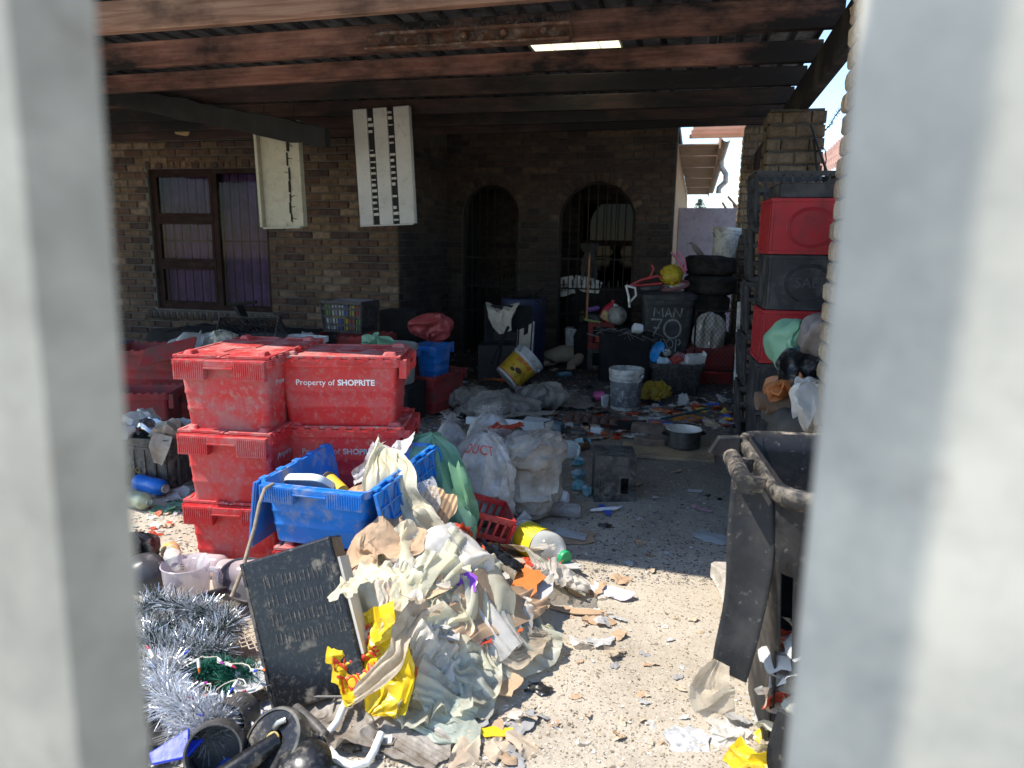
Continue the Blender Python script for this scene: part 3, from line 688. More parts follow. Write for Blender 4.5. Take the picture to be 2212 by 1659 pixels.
# ================================================================ beyond the yard
def tree_pine():
    b = G(1508, 520); d = Vector((b.x, b.y, 0)).normalized(); P = PY(1510, 470, 60.); base = Vector((P.x, 60., 0))
    t = thing('pine_tree', 'distant dark green pine with tiered branches rising above the lilac wall', 'tree', TR(base))
    top = PY(1512, 428, 60.).z
    ob('trunk', MB().tube([(0, 0, 0), (0, 0, top*.5), (0, 0, top)], [.25, .16, .02], 8), mat('bark', (.08, .06, .045), .9), t)
    q = MB(); z = top-.15; r = .15
    while z > 1.0:
        for k in range(9):
            a = R.uniform(0, 6.28); l = r*R.uniform(.7, 1.15)
            for s in np.linspace(.2, 1, 7):
                x, y_ = l*s*math.cos(a), l*s*math.sin(a)
                for _ in range(3):
                    c = Vector((x+R.uniform(-.1, .1), y_+R.uniform(-.1, .1), z-.1*s+R.uniform(-.08, .12))); e = Vector((R.uniform(-1, 1), R.uniform(-1, 1), R.uniform(-.3, .6))).normalized()*.16; f_ = e.orthogonal().normalized()*.035
                    q.add([c-f_, c+e, c+f_], [(0, 1, 2)])
        r += .17; z -= .28
    ob('crown', q, mat('pine_green', (.035, .075, .045), .8, .3, 2, rnd=0), t)
tree_pine()
P = PY(1478, 452, 45.); sh = thing('shrub', 'light green bushy treetop just over the lilac wall', 'shrub', TR((P.x, 45., 0)))
q = MB()
for k in range(900):
    a = R.uniform(0, 6.3); r = R.uniform(0, 1)**.5*1.1; c = Vector((r*math.cos(a), r*math.sin(a), P.z+.15+R.uniform(-1, .1)-.35*r)); e = Vector((R.gauss(0, 1), R.gauss(0, 1), R.gauss(0, 1))).normalized()*.12; f_ = e.orthogonal().normalized()*.06
    q.add([c-f_, c+e, c+f_], [(0, 1, 2)])
ob('crown', q, mat('shrub_green', (.10, .15, .05), .8, .3, 2), sh); ob('trunk', MB().tube([(0, 0, 0), (0, 0, P.z)], .1, 6), mat('bark', (.08, .06, .045)), sh)
for k, (x0, y0, x1, y1) in enumerate(((1602, 458, 1572, 424), (1573, 458, 1560, 437), (1590, 458, 1584, 440))):
    a, b = PY(x0, y0, 13.+k*.4), PY(x1, y1, 13.+k*.4)
    o = ob('fence_prong', MB().tube([a, b], .022, 6), mat('rusty_prong', (.35, .2, .14), .8)); tag(o, ('long rusty leaning prong above the lilac wall', 'short rusty prong left of the longer one above the lilac wall', 'middle rusty prong standing above the lilac wall')[k], 'prong', 'rusty prongs above the lilac wall')
# neighbour's tiled roof
nb = thing('neighbour_house', 'neighbour house with pink tiled roof seen past the brick pillars', 'house')
e0, e1, r0_, r1_ = PY(1740, 392, 11), PY(1900, 322, 10), PY(1740, 372, 13.5), PY(1900, 225, 13.5)
rows = 7; cols = 120; q = MB()
for i in range(rows):
    A0 = e0.lerp(r0_, i/rows); A1 = e1.lerp(r1_, i/rows); B0 = e0.lerp(r0_, (i+1.25)/rows); B1 = e1.lerp(r1_, (i+1.25)/rows)
    up = Vector((0, 0, .05)); P = np.zeros((2, cols, 3))
    for j in range(cols):
        s = j/(cols-1); w = Vector((0, 0, .035*abs(math.sin(j*math.pi/4))))
        P[0, j] = A0.lerp(A1, s)+up+w; P[1, j] = B0.lerp(B1, s)+w
    q.grid(P)
    P2 = P.copy(); P2[1] = P[0]-np.array((0, 0, .07)); q.grid(P2)
ob('roof_tiles', q, mat('pink_roof_tile', (.52, .33, .26), .85, .12, 5, dirt=((.35, .22, .17), .3, 4), bump=.2), nb, smooth=30)
ob('wall', MB().add([e0-Vector((0, -.3, .05)), e1-Vector((0, -.3, .05)), Vector((e1.x, e1.y+.3, 0)), Vector((e0.x, e0.y+.3, 0))], [(0, 1, 2, 3)]), mat('cream_wall', (.55, .52, .46), .9), nb)
# barbed wire and steel stay on the pillar
BW = mat('rusty_wire', (.05, .04, .035), .7, .2, 20, bump=0)
pts = [PY(x, y, 5.3) for x, y in ((1766, 302), (1772, 290), (1783, 281), (1795, 268), (1803, 252), (1812, 240), (1824, 228), (1840, 216))]
q = MB(); q.tube(pts, .0035, 5)
for i in range(len(pts)-1):
    for f in (.25, .75):
        c = pts[i].lerp(pts[i+1], f)
        for s in range(2): e = Vector((R.uniform(-1, 1), R.uniform(-.4, .4), R.uniform(-1, 1))).normalized()*.018; q.bar(c-e, c+e, .003)
tag(ob('barbed_wire', q, BW), 'strand of barbed wire against the blue sky by the pillar top', 'wire')
q = MB(); q.bar(PY(1752, 270, 5.2), PY(1790, 384, 5.15), .035, .012); q.bar(PY(1757, 300, 5.19), PY(1768, 392, 5.16), .012, .012)
lp = [PY(x, y, 5.2) for x, y in ((1762, 330), (1772, 318), (1782, 322), (1785, 345), (1780, 368))]; q.tube(lp, .004, 5)
tag(ob('steel_stay', q, M_SOOT), 'dark steel stay with wire loop leaning on the far brick pillar', 'steel bracket')

# ================================================================ the steel gate the photo is taken through
def at_az(az, r): return Vector((math.sin(rad(az)), math.cos(rad(az)), 0))*r
v = at_az(-47.6, .30); A = v-Vector((.98, -.2, 0))*.075; B = at_az(-42.8, .312)
def slab(p, q_, th):
    d = (q_-p).normalized(); n = Vector((-d.y, d.x, 0))
    if n.dot(p) < 0: n = -n
    return [(p.x, p.y), (q_.x, q_.y), (q_.x+n.x*th, q_.y+n.y*th), (p.x+n.x*th, p.y+n.y*th)]
gp = MB(); gp.prism(slab(A, v, .004), -.05, 2.1)
gp.prism(slab(v, B, .004), -.05, 2.1)
M_ = Matrix.Rotation(rad(1.2), 4, 'Y'); piv = TR((v.x, v.y, 1.5))
M_PALE = mat('weathered_pale', (.35, .335, .285), .5, .14, 9, dirt=((.26, .25, .215), .5, 16), dirt2=((.13, .09, .07), .12, 13), bump=.05)
M_POST = mat('zinc_post', (.46, .44, .375), .55, .12, 7, dirt=((.34, .33, .29), .5, 13), dirt2=((.20, .15, .12), .12, 11), bump=.05)
o = ob('gate_pale', gp, M_PALE, M=piv @ M_ @ piv.inverted()); tag(o, 'slim grey galvanised angle pale close up along the left edge', 'gate pale')
pc = at_az(9.6, .31); q = [(x, y) for x, y, z in rr(.12, .12, .012, 0, 4, 0, 0)]
Mp = TR((pc.x, pc.y, 0), rad(-14)) @ TR((.06, .06, 0))
gp = MB(); gp.prism(q, -.05, 2.1); o = ob('gate_post', gp, M_POST, M=Mp, smooth=30); tag(o, 'wide pale galvanised square post close up along the right edge', 'gate post')
# ================================================================ lidded tote boxes
def tote(label, M, L=.62, W=.42, H=.335, mats=(M_RED, M_REDT), group=None, closed=True, words=None, rims=True, cat='crate', fill=None):
    t = thing('tote_box', label, cat, M, group); mb_, ml = mats; q = MB(); n = 4
    lv = [(0, .046, .03), (.012, .040, .03), (.255, .0335, .03), (.275, .0308, .03), (.305, .0308, .03), (.325, .0325, .03), (.475, .0285, .03), (.495, .0258, .03), (.525, .0258, .03), (.545, .027, .03), (.855, .019, .03), (.86, .0, .035), (.965, .0, .035), (.966, .012, .03), (.90, .018, .03)]
    loops = [rr(L-2*i, W-2*i, r, z*H, n) for z, i, r in lv]
    if not closed:
        loops += [rr(L-2*i, W-2*i, r, z*H, n) for z, i, r in ((.66, .030, .028), (.38, .038, .028), (.03, .045, .028))]
    q.loft(loops, True, True)
    # grooved rim on the long sides
    if rims:
        for s in (1, -1):
            for x0, x1 in ((-.49, -.42), (-.37, -.14), (.0, .24), (.36, .45)):
                for k in range(3):
                    z = H*(.885+.024*k); y0, y1 = sorted((s*(W/2-.001), s*(W/2+.0035))); q.box(x0*L, x1*L, y0, y1, z, z+.0035)
            for x in np.linspace(-.44, .44, 9):
                y0, y1 = sorted((s*(W/2-.006), s*(W/2+.003))); q.box(x*L-.016, x*L+.016, y0, y1, H*.966, H*.966+.011)
    ob('body', q, mb_, t, smooth=35)
    for s in (1, -1):     # moulded grip on each short end
        h = MB(); X0 = s*(L/2-.012); X1 = s*(L/2+.022)
        a, b = sorted((X0, X1))
        for y0, y1 in ((-.46, -.15), (.15, .46)):
            h.box(a, b, y0*W, y1*W, H*.70, H*.955)
            c0, c1 = sorted((X1, X1+s*.003))
            for k in range(14):
                yy = y0*W+.008+k*((y1-y0)*W-.016)/13; h.box(c0, c1, yy-.0022, yy+.0022, H*.72, H*.935)
        h.box(a, b-.004 if s > 0 else b, -.15*W, .15*W, H*.87, H*.95); h.box(*sorted((X1-s*.006, X1+s*.004)), -.15*W, .15*W, H*.845, H*.868)
        ob('grip', h, mb_, t, bevel=.004)
    if closed:
        teeth = [(-.5, .0), (-.36, .0), (-.30, .12), (-.12, .12), (-.06, -.06), (.10, -.06), (.16, .12), (.30, .12), (.36, 0), (.5, 0)]
        for s in (1, -1):
            e = [(x*L*.985, y*W+.0015*s) for x, y in teeth]; o_ = W*.488*s
            poly = e+[(.4925*L, o_), (-.4925*L, o_)]
            if s < 0: poly = poly[::-1]
            f = MB(); z = H*.972; f.prism(poly, z, z+.006+.003*(s > 0))
            y0, y1 = sorted((o_, o_-s*.018)); f.box(-.4925*L, .4925*L, y0, y1, z+.005, z+.013)
            for x in (-1, 1):
                a, b = sorted((x*.4925*L, x*.4925*L-x*.014)); f.box(a, b, *sorted((o_-s*.018, s*.02)), z+.005, z+.013)
                cx, cy = x*.40*L, s*.37*W; f.loft([rr(.07, .05, .012, z+.008, 3, cx, cy), rr(.05, .034, .012, z+.026, 3, cx, cy)], False, True)
            ob('lid_flap', f, ml, t, bevel=.0025)
    if words:
        for sgn in words[1]:
            zt = H*.70; tilt = math.atan2(.045, H*.5)
            # rests on the sloping wall between the mouldings
            y = -(W/2-.0255)
            Mx = (Matrix.Rotation(rad(180), 4, 'Z') if sgn > 0 else Matrix.Identity(4)) @ TR((-.215*L/.62, y-.001, H*.595), 0, rad(90)+math.atan2(.008, .31*H))
            a = text('Property of ', .038, words[0], t, Mx); w = a['w']
            text('SHOPRITE', .038, words[0], t, Mx @ TR((w+.012, 0, .0002)), .0011)
    return t
lead = rad(97)   # long axis runs away from the camera, a touch to the left
stk = [(-2.01, 2.985, 0, 97), (-1.995, 2.97, .333, 96), (-2.015, 2.99, .666, 98.2)]
names = ['bottom red lidded crate of the tall left stack, end on and paint-splashed', 'middle red lidded crate of the tall left stack, end facing out', 'top red lidded crate of the tall left stack, dusty with shifted lid']
for (x, y, z, a), lb in zip(stk, names):
    tote(lb, TR((x, y, z), rad(a)), .66, .45, .342, (M_RED2 if z > .5 else M_RED, M_REDT), 'red lidded crates in the two front stacks', words=(M_WHITEOLD, (-1, 1)))
rs_ = [(-1.59, 3.13, 0, 14), (-1.585, 3.125, .327, 14.5), (-1.60, 3.12, .656, 15.2)]
names = ['lowest red lidded crate of the right stack, hidden behind the blue open box', 'second red lidded crate of the right stack, long side behind the blue open box', 'top red lidded crate with clear white lettering on its long side']
for (x, y, z, a), lb in zip(rs_, names):
    tote(lb, TR((x, y, z), rad(a)), .575, .41, .333, (M_RED, M_REDT), 'red lidded crates in the two front stacks', words=(M_WHITEINK if z > .5 else M_WHITEOLD, (-1,)))
tote('red lidded crate under the blue open box, ribbed end half buried in rubbish', TR((-1.40, 2.70, 0), rad(98)), .62, .42, .30, (M_RED, M_REDT))
BB = TR((-1.375, 2.72, .318), rad(90)); BL, BW_, BH = .72, .47, .265
bb_ = tote('blue open tote box with both lid flaps hanging down, full of rubbish', BB, BL, BW_, BH, (M_BLUE2, M_BLUE2), closed=False, rims=False)
for s in (1, -1):     # lattice lid flaps hang along the long sides
    f = MB(); w = .27; y0 = s*(BW_/2+.012); out = s*.05
    f.box(-BL*.48, BL*.48, *sorted((0, s*.006)), -w, 0)
    for k in range(5): z = -w*k/4-.0; f.box(-BL*.48, BL*.48, *sorted((s*.006, s*.016)), z-.004 if k else -.008, z+.004 if k else 0)
    for k in range(8): x = -BL*.48+k*BL*.96/7; f.box(x-.004, x+.004, *sorted((s*.006, s*.016)), -w, 0)
    for k in range(7):
        x = -BL*.48+k*BL*.96/7; f.bar((x, s*.010, -w), (x+BL*.137, s*.010, -w*.5), .005); f.bar((x, s*.010, -w*.5), (x+BL*.137, s*.010, -.004), .005)
    f.box(-BL*.48, BL*.48, *sorted((0, s*.02)), -w-.008, -w)
    ob('lid_flap', f, M_BLUE, bb_, bevel=.002, M=TR((0, y0, BH*.93), 0, rad(8*s if s > 0 else -13)))
    for k in range(6):
        x = -BL*.42+k*BL*.84/5; ob('hinge', MB().box(x-.02, x+.02, *sorted((s*(BW_/2-.008), s*(BW_/2+.020))), BH*.94, BH*.985), M_BLUE, bb_, bevel=.003)
def inbox(p, rz=0, rx=0, ry=0): return BB @ TR(p, rz, rx, ry)
q = MB(); q.loft([rr(.20, .145, .045, 0, 5), rr(.205, .15, .05, .012, 5), rr(.19, .135, .045, .030, 5), rr(.12, .09, .03, .036, 5)], True, True)
o = ob('oval_cover', q, M_WHT, M=inbox((-.22, .09, .205), rad(80), rad(38), rad(8)), smooth=40); tag(o, 'white rounded plastic tub lid lying in the blue open box', 'tub lid')
t = thing('glue_tube', 'yellow cardboard canister with black end lying in the blue open box', 'canister', inbox((-.20, -.045, .19), rad(55), 0, rad(78)))
ob('tube', MB().lathe([(0, 0), (.028, 0), (.028, .13), (0, .13)], 20), mat('yellow_pack', (.75, .46, .03), .5, .12, 10, dirt=((.6, .25, .05), .25, 14)), t, smooth=40)
ob('end_label', MB().lathe([(.0285, .105), (.029, .105), (.029, .128), (.0285, .128)], 20), M_SOOT, t, smooth=40)
q = patch(0, 0, .15, .10, 0, lambda X, Y: .03*np.cos(X*9), 0, 26, 26, .25, 8); q = buckle(q, 1.15, 1.15, 40, seed=8, nz=.012)
for k, (lb, p, a) in enumerate((('crumpled brown card filling the back of the blue open box', (-.10, -.02, .11), .4), ('stained brown card wedge by the right side of the blue open box', (-.10, -.12, .13), 1.9))):
    o = ob('card_scrap', MB().grid(q), M_CARD, M=inbox(p, a), smooth=60); tag(o, lb, 'card')
# film mats
CREAM = mat('cream_film', (.82, .77, .58), .28, .08, 7, dirt=((.40, .32, .18), .16, 7), bump=.1, bs=30, trl=.5, spec=.45, crinkle=15)
CREAM2 = mat('pale_grey_film', (.70, .69, .57), .28, .10, 7, dirt=((.34, .29, .21), .28, 8), bump=.1, trl=.5, spec=.45, crinkle=15)
BROWNF = mat('muddy_film', (.58, .49, .37), .5, .15, 7, dirt=((.32, .24, .16), .34, 8), bump=.1, trl=.4, crinkle=16)
YELF = mat('yellow_bag_film', (.80, .56, .02), .35, .10, 7, dirt=((.45, .30, .08), .15, 9), bump=.1, trl=.30, spec=.5, crinkle=14)
REDF = mat('red_film', (.55, .07, .035), .4, .1, 7, dirt=((.6, .33, .08), .25, 9), bump=.1, trl=.25, crinkle=16)
GREENF = mat('green_bag_film', (.28, .52, .34), .32, .08, 5, dirt=((.16, .3, .2), .2, 6), bump=.08, trl=.40, spec=.5, crinkle=10)
BLKF = mat('black_bag_film', (.012, .012, .013), .3, .2, 7, dirt=((.2, .18, .15), .2, 9), bump=.1, crinkle=14)
CLEARF = mat('clear_film', (.74, .74, .72), .22, .06, 6, bump=.1, spec=.6, crinkle=12, clear=.62)
MILKF = mat('milky_film', (.74, .71, .65), .3, .08, 6, dirt=((.45, .38, .3), .25, 8), bump=.1, spec=.6, trl=.3, crinkle=12, clear=.25)
# ---------------------------------------------------------------- rubbish heap of plastic film
def heap(x, y):
    z = hills(x, y)
    for cx, cy, a, b, h in ((-1.0, 2.44, .28, .30, .24), (-.84, 2.72, .24, .34, .15), (-.98, 2.12, .22, .2, .15), (-.60, 3.0, .18, .18, .04), (-.74, 2.32, .19, .24, .14), (-1.18, 2.34, .18, .2, .12)):
        z = z+h*np.exp(-((x-cx)/a)**2-((y-cy)/b)**2)
    m = np.clip((z-.03)*8, 0, 1)
    return z+m*(.030*abs(np.sin(9*x+4*y+1.2*np.sin(7*y)))+.026*abs(np.sin(13*y-6*x+1.5*np.sin(8*x)))-.02)
gxx, gyy = np.meshgrid(np.linspace(-1.75, -.2, 44), np.linspace(1.55, 3.6, 60), indexing='ij')
o = ob('rubbish_heap', MB().grid(np.stack([gxx, gyy, heap(gxx, gyy)-.012], -1)), bpy.data.materials['dirt_floor'], smooth=180); tag(o, 'trodden layer of dirt and fine rubbish under the film heap', kind='stuff')
if o.data.polygons[0].normal.z < 0: o.data.flip_normals()
_lift = [0.0]
def px3(x, y, Y): p = PY(x, y, Y); return (p.x, p.y, p.z)
def film(name, label, px, py, a, b, rot, m, k=1.35, seed=0, rag=.17, group=None, cat='plastic bag', hf=heap, lift=None, n=62, it=80, nz=.02, pull=.012, bend=.035, zt=0.):
    c = hit(px, py, hf) if py is not None else px
    _lift[0] += .0013; lf = .012+_lift[0] if lift is None else lift
    P = patch(c.x, c.y, a, b, rot, hf, lf, n, n, rag, seed)
    fl = (lambda x, y: hf(x, y)+lf*.5)
    k1, k2 = (1.03, 1+(k-1)*.85) if seed % 2 else (1+(k-1)*.85, 1.03)
    P[..., 2] += .025*np.maximum(0, np.sin(seed+3*np.linspace(0, 6.3, n))[:, None]*np.linspace(-1, 1, n)[None]**4)
    soft = a > .07 and name == 'plastic_bag'
    X = crumple(P, k1, k2, False, seed, fl, nz*2.2, pull*.7, f=((2, 7) if k1 > k2 else (7, 2)) if soft else 3, bend=.015, fine=1.02 if soft else 1.035, lin=not soft) if k > 1.1 else buckle(P, k, k, it, seed=seed, nz=nz, pull=pull, bend=bend, floor=fl, freq=11)
    o = ob(name, MB().grid(X), m, smooth=65 if soft else 32); return tag(o, label, cat, group)
film('plastic_bag', 'dirty grey film bag crushed at the foot of the heap beside the pipes', 765, 1580, .16, .10, .2, mat('mud_grey_film', (.42, .38, .33), .5, .2, 8, dirt=((.2, .16, .12), .5, 9), bump=.2, trl=.2, crinkle=16), 1.3, 40)
film('plastic_bag', 'muddy translucent film trodden flat at the front edge of the heap', 850, 1600, .17, .08, -.2, mat('mud_grey_film', (.4, .4, .4)), 1.25, 41)
film('plastic_bag', 'pale grey film bag spread over the right flank of the heap', 1035, 1330, .22, .30, rad(-15), CREAM2, 1.4, 5)
film('plastic_bag', 'grey-green film bag bunched in the middle front of the heap', 965, 1420, .20, .20, .4, CREAM2, 1.55, 6)
film('plastic_bag', 'grey film bag twisted at the lower middle of the heap', 985, 1490, .12, .13, .1, CREAM2, 1.5, 7)
film('plastic_bag', 'pale green-white film corner lying on the dirt before the heap', 955, 1560, .13, .075, .15, mat('pale_mint_film', (.60, .64, .54), .42, .08, 7, dirt=((.4, .34, .25), .15, 8), trl=.5, crinkle=12), 1.25, 9)
film('plastic_bag', 'milky clear film draped over the right shoulder of the heap', 1000, 1265, .19, .16, -.5, MILKF, 1.45, 11)
film('plastic_bag', 'large milky clear bag on the back of the heap near the yellow-labelled bottle', 1060, 1150, .27, .16, -.1, MILKF, 1.5, 12)
film('plastic_bag', 'brown-smeared clear bag below the milky bag on the heap', 1090, 1195, .22, .11, -.15, BROWNF, 1.5, 13)
film('plastic_bag', 'crumpled red and orange bread bag on the back of the heap', 1025, 1190, .12, .09, .2, REDF, 1.4, 14)
film('plastic_bag', 'torn black bag scraps on the brown card of the heap', 1085, 1235, .10, .05, .2, BLKF, 1.7, 15, .5)
film('plastic_bag', 'cream film mass over the crest of the heap', 925, 1250, .26, .22, .2, CREAM, 1.5, 16)
film('plastic_bag', 'cream film tongue spread to the left over the black metal case edge', 785, 1290, .115, .06, .25, CREAM, 1.35, 18, hf=lambda x, y: .30+.5*(x+1.15)+0*y)
# brown paper
film('paper_twist', 'ragged tan paper twist on the left of the heap', 870, 1255, .09, .10, .9, mat('tan_paper', (.50, .35, .21), .85, .15, 9, dirt=((.25, .17, .11), .3, 8), bump=.3), 1.35, 20, .4, cat='paper')
# yellow carrier with red lettering
def px3(x, y, Y): p = PY(x, y, Y); return (p.x, p.y, p.z)
P = strip_path([px3(785, 1305, 2.04), px3(785, 1380, 1.95), px3(800, 1440, 1.89), px3(830, 1495, 1.85), px3(800, 1548, 1.82)], [.09, .11, .12, .10, .02], 60, 44, .35, (1, .12, .1))
X = crumple(P, 1.1, 1.35, seed=22, nz=.03, pull=.02, floor=lambda x, y: hills(x, y)+.004)
yb = tag(ob('carrier_bag', MB().grid(X), YELF, smooth=32), 'yellow carrier bag with red lettering at the front of the heap', 'carrier bag')
INKR = mat('red_ink', (.62, .05, .02), .45, .1, bump=0)
def on_sheet(X, u0, u1, v0, v1, off=.004):
    n, m = X.shape[:2]
    def f(s, t):
        a = (u0+(u1-u0)*s)*(n-1); b = (v0+(v1-v0)*t)*(m-1); i = min(max(int(a), 0), n-2); j = min(max(int(b), 0), m-2); fa, fb = a-i, b-j
        p = X[i, j]*(1-fa)*(1-fb)+X[i+1, j]*fa*(1-fb)+X[i, j+1]*(1-fa)*fb+X[i+1, j+1]*fa*fb
        e1 = X[i+1, j]-X[i, j]; e2 = X[i, j+1]-X[i, j]; nn = np.cross(e1, e2); nn = nn/(np.linalg.norm(nn)+1e-9); d = np.array(EYE)-p
        if nn@d < 0: nn = -nn
        return p+nn*off
    return f
def sheet_text(body, X, u0, u1, v0, v1, m, parent, bold=.0):
    cu = bpy.data.curves.new('t', 'FONT'); cu.body = body; cu.size = 1; cu.offset = bold; cu.resolution_u = 3; to = bpy.data.objects.new('t', cu); me = bpy.data.meshes.new_from_object(to); bpy.data.objects.remove(to)
    import bmesh
    bm = bmesh.new(); bm.from_mesh(me); bmesh.ops.triangulate(bm, faces=bm.faces)
    for _ in range(2): bmesh.ops.subdivide_edges(bm, edges=[e for e in bm.edges if e.calc_length() > .09], cuts=1); bmesh.ops.triangulate(bm, faces=bm.faces)
    co = np.array([v.co for v in bm.verts]); w, h = co[:, 0].max(), .72; f = on_sheet(X, u0, u1, v0, v1)
    for v, p in zip(bm.verts, co): v.co = f(1-p[1]/h, p[0]/w)
    bm.to_mesh(me); bm.free(); me.materials.clear(); me.materials.append(m); return put('lettering', me, parent)
sheet_text('CLICK', X, .10, .22, .06, .62, INKR, yb, .02); sheet_text('N SAVE', X, .28, .38, .06, .66, INKR, yb, .02); sheet_text('TODAY', X, .43, .53, .05, .6, INKR, yb, .02)
# muddy brown film hanging over it
P = strip_path([px3(920, 1290, 2.06), px3(890, 1315, 1.98), px3(868, 1370, 1.90), px3(840, 1440, 1.83), px3(770, 1500, 1.78)], [.09, .04, .035, .035, .03], 64, 40, .4, (1, .25, 0))
X = crumple(P, 1.05, 1.8, f=(6, 2), lin=False, fine=1.03, seed=23, nz=0.026, pull=.015, floor=lambda x, y: hills(x, y)+.004); tag(ob('plastic_bag', MB().grid(X), BROWNF, smooth=32), 'muddy brown film gathered into a knot and hanging down the front of the heap', 'plastic bag')
# long cream bag draped from the blue box flap down to the heap
def px3(x, y, Y): p = PY(x, y, Y); return (p.x, p.y, p.z)
P = strip_path([px3(832, 958, 2.76), px3(836, 1000, 2.62), px3(850, 1080, 2.53), px3(878, 1150, 2.46), px3(915, 1225, 2.38), px3(905, 1290, 2.26)], [.055, .10, .12, .14, .18, .20], 90, 60, .35, (1, .1, 0))
X = crumple(P, 1.02, 1.6, f=(8, 2), bend=.015, fine=1.02, lin=False, seed=24, nz=0.032, pull=.012); tag(ob('plastic_bag', MB().grid(X), CREAM, smooth=32), 'long cream film bag draped from the blue open box down over the heap', 'plastic bag')
P = strip_path([px3(835, 965, 2.74), px3(820, 1040, 2.60), px3(822, 1110, 2.55), px3(815, 1180, 2.52)], [.05, .06, .07, .10], 60, 30, .35, (1, .1, 0))
X = crumple(P, 1.02, 1.6, f=(7, 2), lin=False, fine=1.02, seed=25, nz=0.026, pull=.012); tag(ob('plastic_bag', MB().grid(X), CREAM, smooth=32), 'narrow cream film fold hanging beside the blue lattice flap', 'plastic bag')
P = strip_path([px3(850, 945, 2.86), px3(845, 965, 2.78), px3(800, 1010, 2.70), px3(760, 1030, 2.66)], [.08, .085, .05, .04], 46, 30, .35, (1, .2, .2))
X = crumple(P, 1.06, 1.3, seed=27, nz=0.022, pull=.015); tag(ob('plastic_bag', MB().grid(X), CLEARF, smooth=32), 'clear plastic bag sticking up out of the blue open box', 'plastic bag')
P = strip_path([px3(905, 1040, 2.7), px3(915, 1080, 2.68), px3(910, 1120, 2.66)], [.06, .07, .03], 30, 26, .5, (1, .1, 0))
X = buckle(P, 1.15, 1.4, 60, seed=28, nz=.014); tag(ob('plastic_bag', MB().grid(X), CLEARF, smooth=32), 'clear film pouch between the cream drape and the green bag', 'plastic bag')
# corrugated card between drape and green bag
q = patch(0, 0, .085, .10, 0, lambda X, Y: .004*np.sin(X*260)+.01*np.sin(Y*14), 0, 70, 30, .2, 31)
p = PY(940, 1100, 2.72); o = ob('card_scrap', MB().grid(q), mat('corrugated_card', (.52, .35, .2), .85, .1, 9, bump=.2), smooth=60, M=TR(p, rad(-15), rad(55), rad(10))); tag(o, 'torn corrugated brown card standing between the cream drape and green bag', 'card')
q = MB(); q.box(-.0015, .0015, 0, .002, 0, .26)
# green bag
P = blob(-1.16, 3.12, .30, .31, .22, .31, 40, 70, 2.1, 2.0, lambda t: 1-.35*t, -.5, 33)
X = crumple(P, 1.03, 1.5, True, 33, hills, .06, .010, f=(6, 2), bend=.01, fine=1.03, lin=False); tag(ob('plastic_bag', MB().grid(X, True), GREENF, smooth=32), 'full translucent green rubbish bag leaning against the red crates', 'rubbish bag')
q = MB(); p = PY(955, 1005, 2.86); q.add([PY(965, 968, 2.88), PY(985, 985, 2.88), PY(935, 1065, 2.80), PY(920, 1055, 2.80)], [(0, 1, 2, 3)]); 
# red basket under the green bag
def basket(name, label, M, L, W, H, m, slots=11, group=None, cat='basket', tiers=2):
    t = thing(name, label, cat, M, group)
    for s in (1, -1):
        for ax, (ln, wd) in (('x', (L, W)), ('y', (W, L))):
            q = MB(); base = .86
            q.box(-ln/2, ln/2, -.003, .006, H-.03, H); q.box(-ln/2*.9, ln/2*.9, -.003, .003, 0, .03)
            for k in range(1, tiers): z = H*k/tiers; f = .9+.1*k/tiers; q.box(-ln/2*f, ln/2*f, -.0032, .0032, z-.012, z+.012)
            for k in range(slots+1):
                f = -1+2*k/slots; wb = .006 if 0 < k < slots else .012
                V = [(f*ln/2*.9-wb, -.003, .02), (f*ln/2*.9+wb, -.003, .02), (f*ln/2*.9+wb, .003, .02), (f*ln/2*.9-wb, .003, .02), (f*ln/2-wb, -.003, H-.02), (f*ln/2+wb, -.003, H-.02), (f*ln/2+wb, .003, H-.02), (f*ln/2-wb, .003, H-.02)]
                q.add(V, [(0, 3, 2, 1), (4, 5, 6, 7), (0, 1, 5, 4), (1, 2, 6, 5), (2, 3, 7, 6), (3, 0, 4, 7)])
            rot = {('x', 1): 180, ('x', -1): 0, ('y', 1): 90, ('y', -1): -90}[(ax, s)]
            ob('side_panel', q, m, t, M=Matrix.Rotation(rad(rot), 4, 'Z') @ TR((0, -wd/2*.9, 0), 0, math.atan2(wd/2*.1, H)))
    ob('base', MB().box(-L/2*.89, L/2*.89, -W/2*.89, W/2*.89, 0, .006), m, t)
    return t
basket('basket', 'red slotted plastic basket tipped under the green bag', TR((-1.05, 3.18, .05), rad(24), rad(0), rad(18)), .40, .28, .22, M_RED, 10)
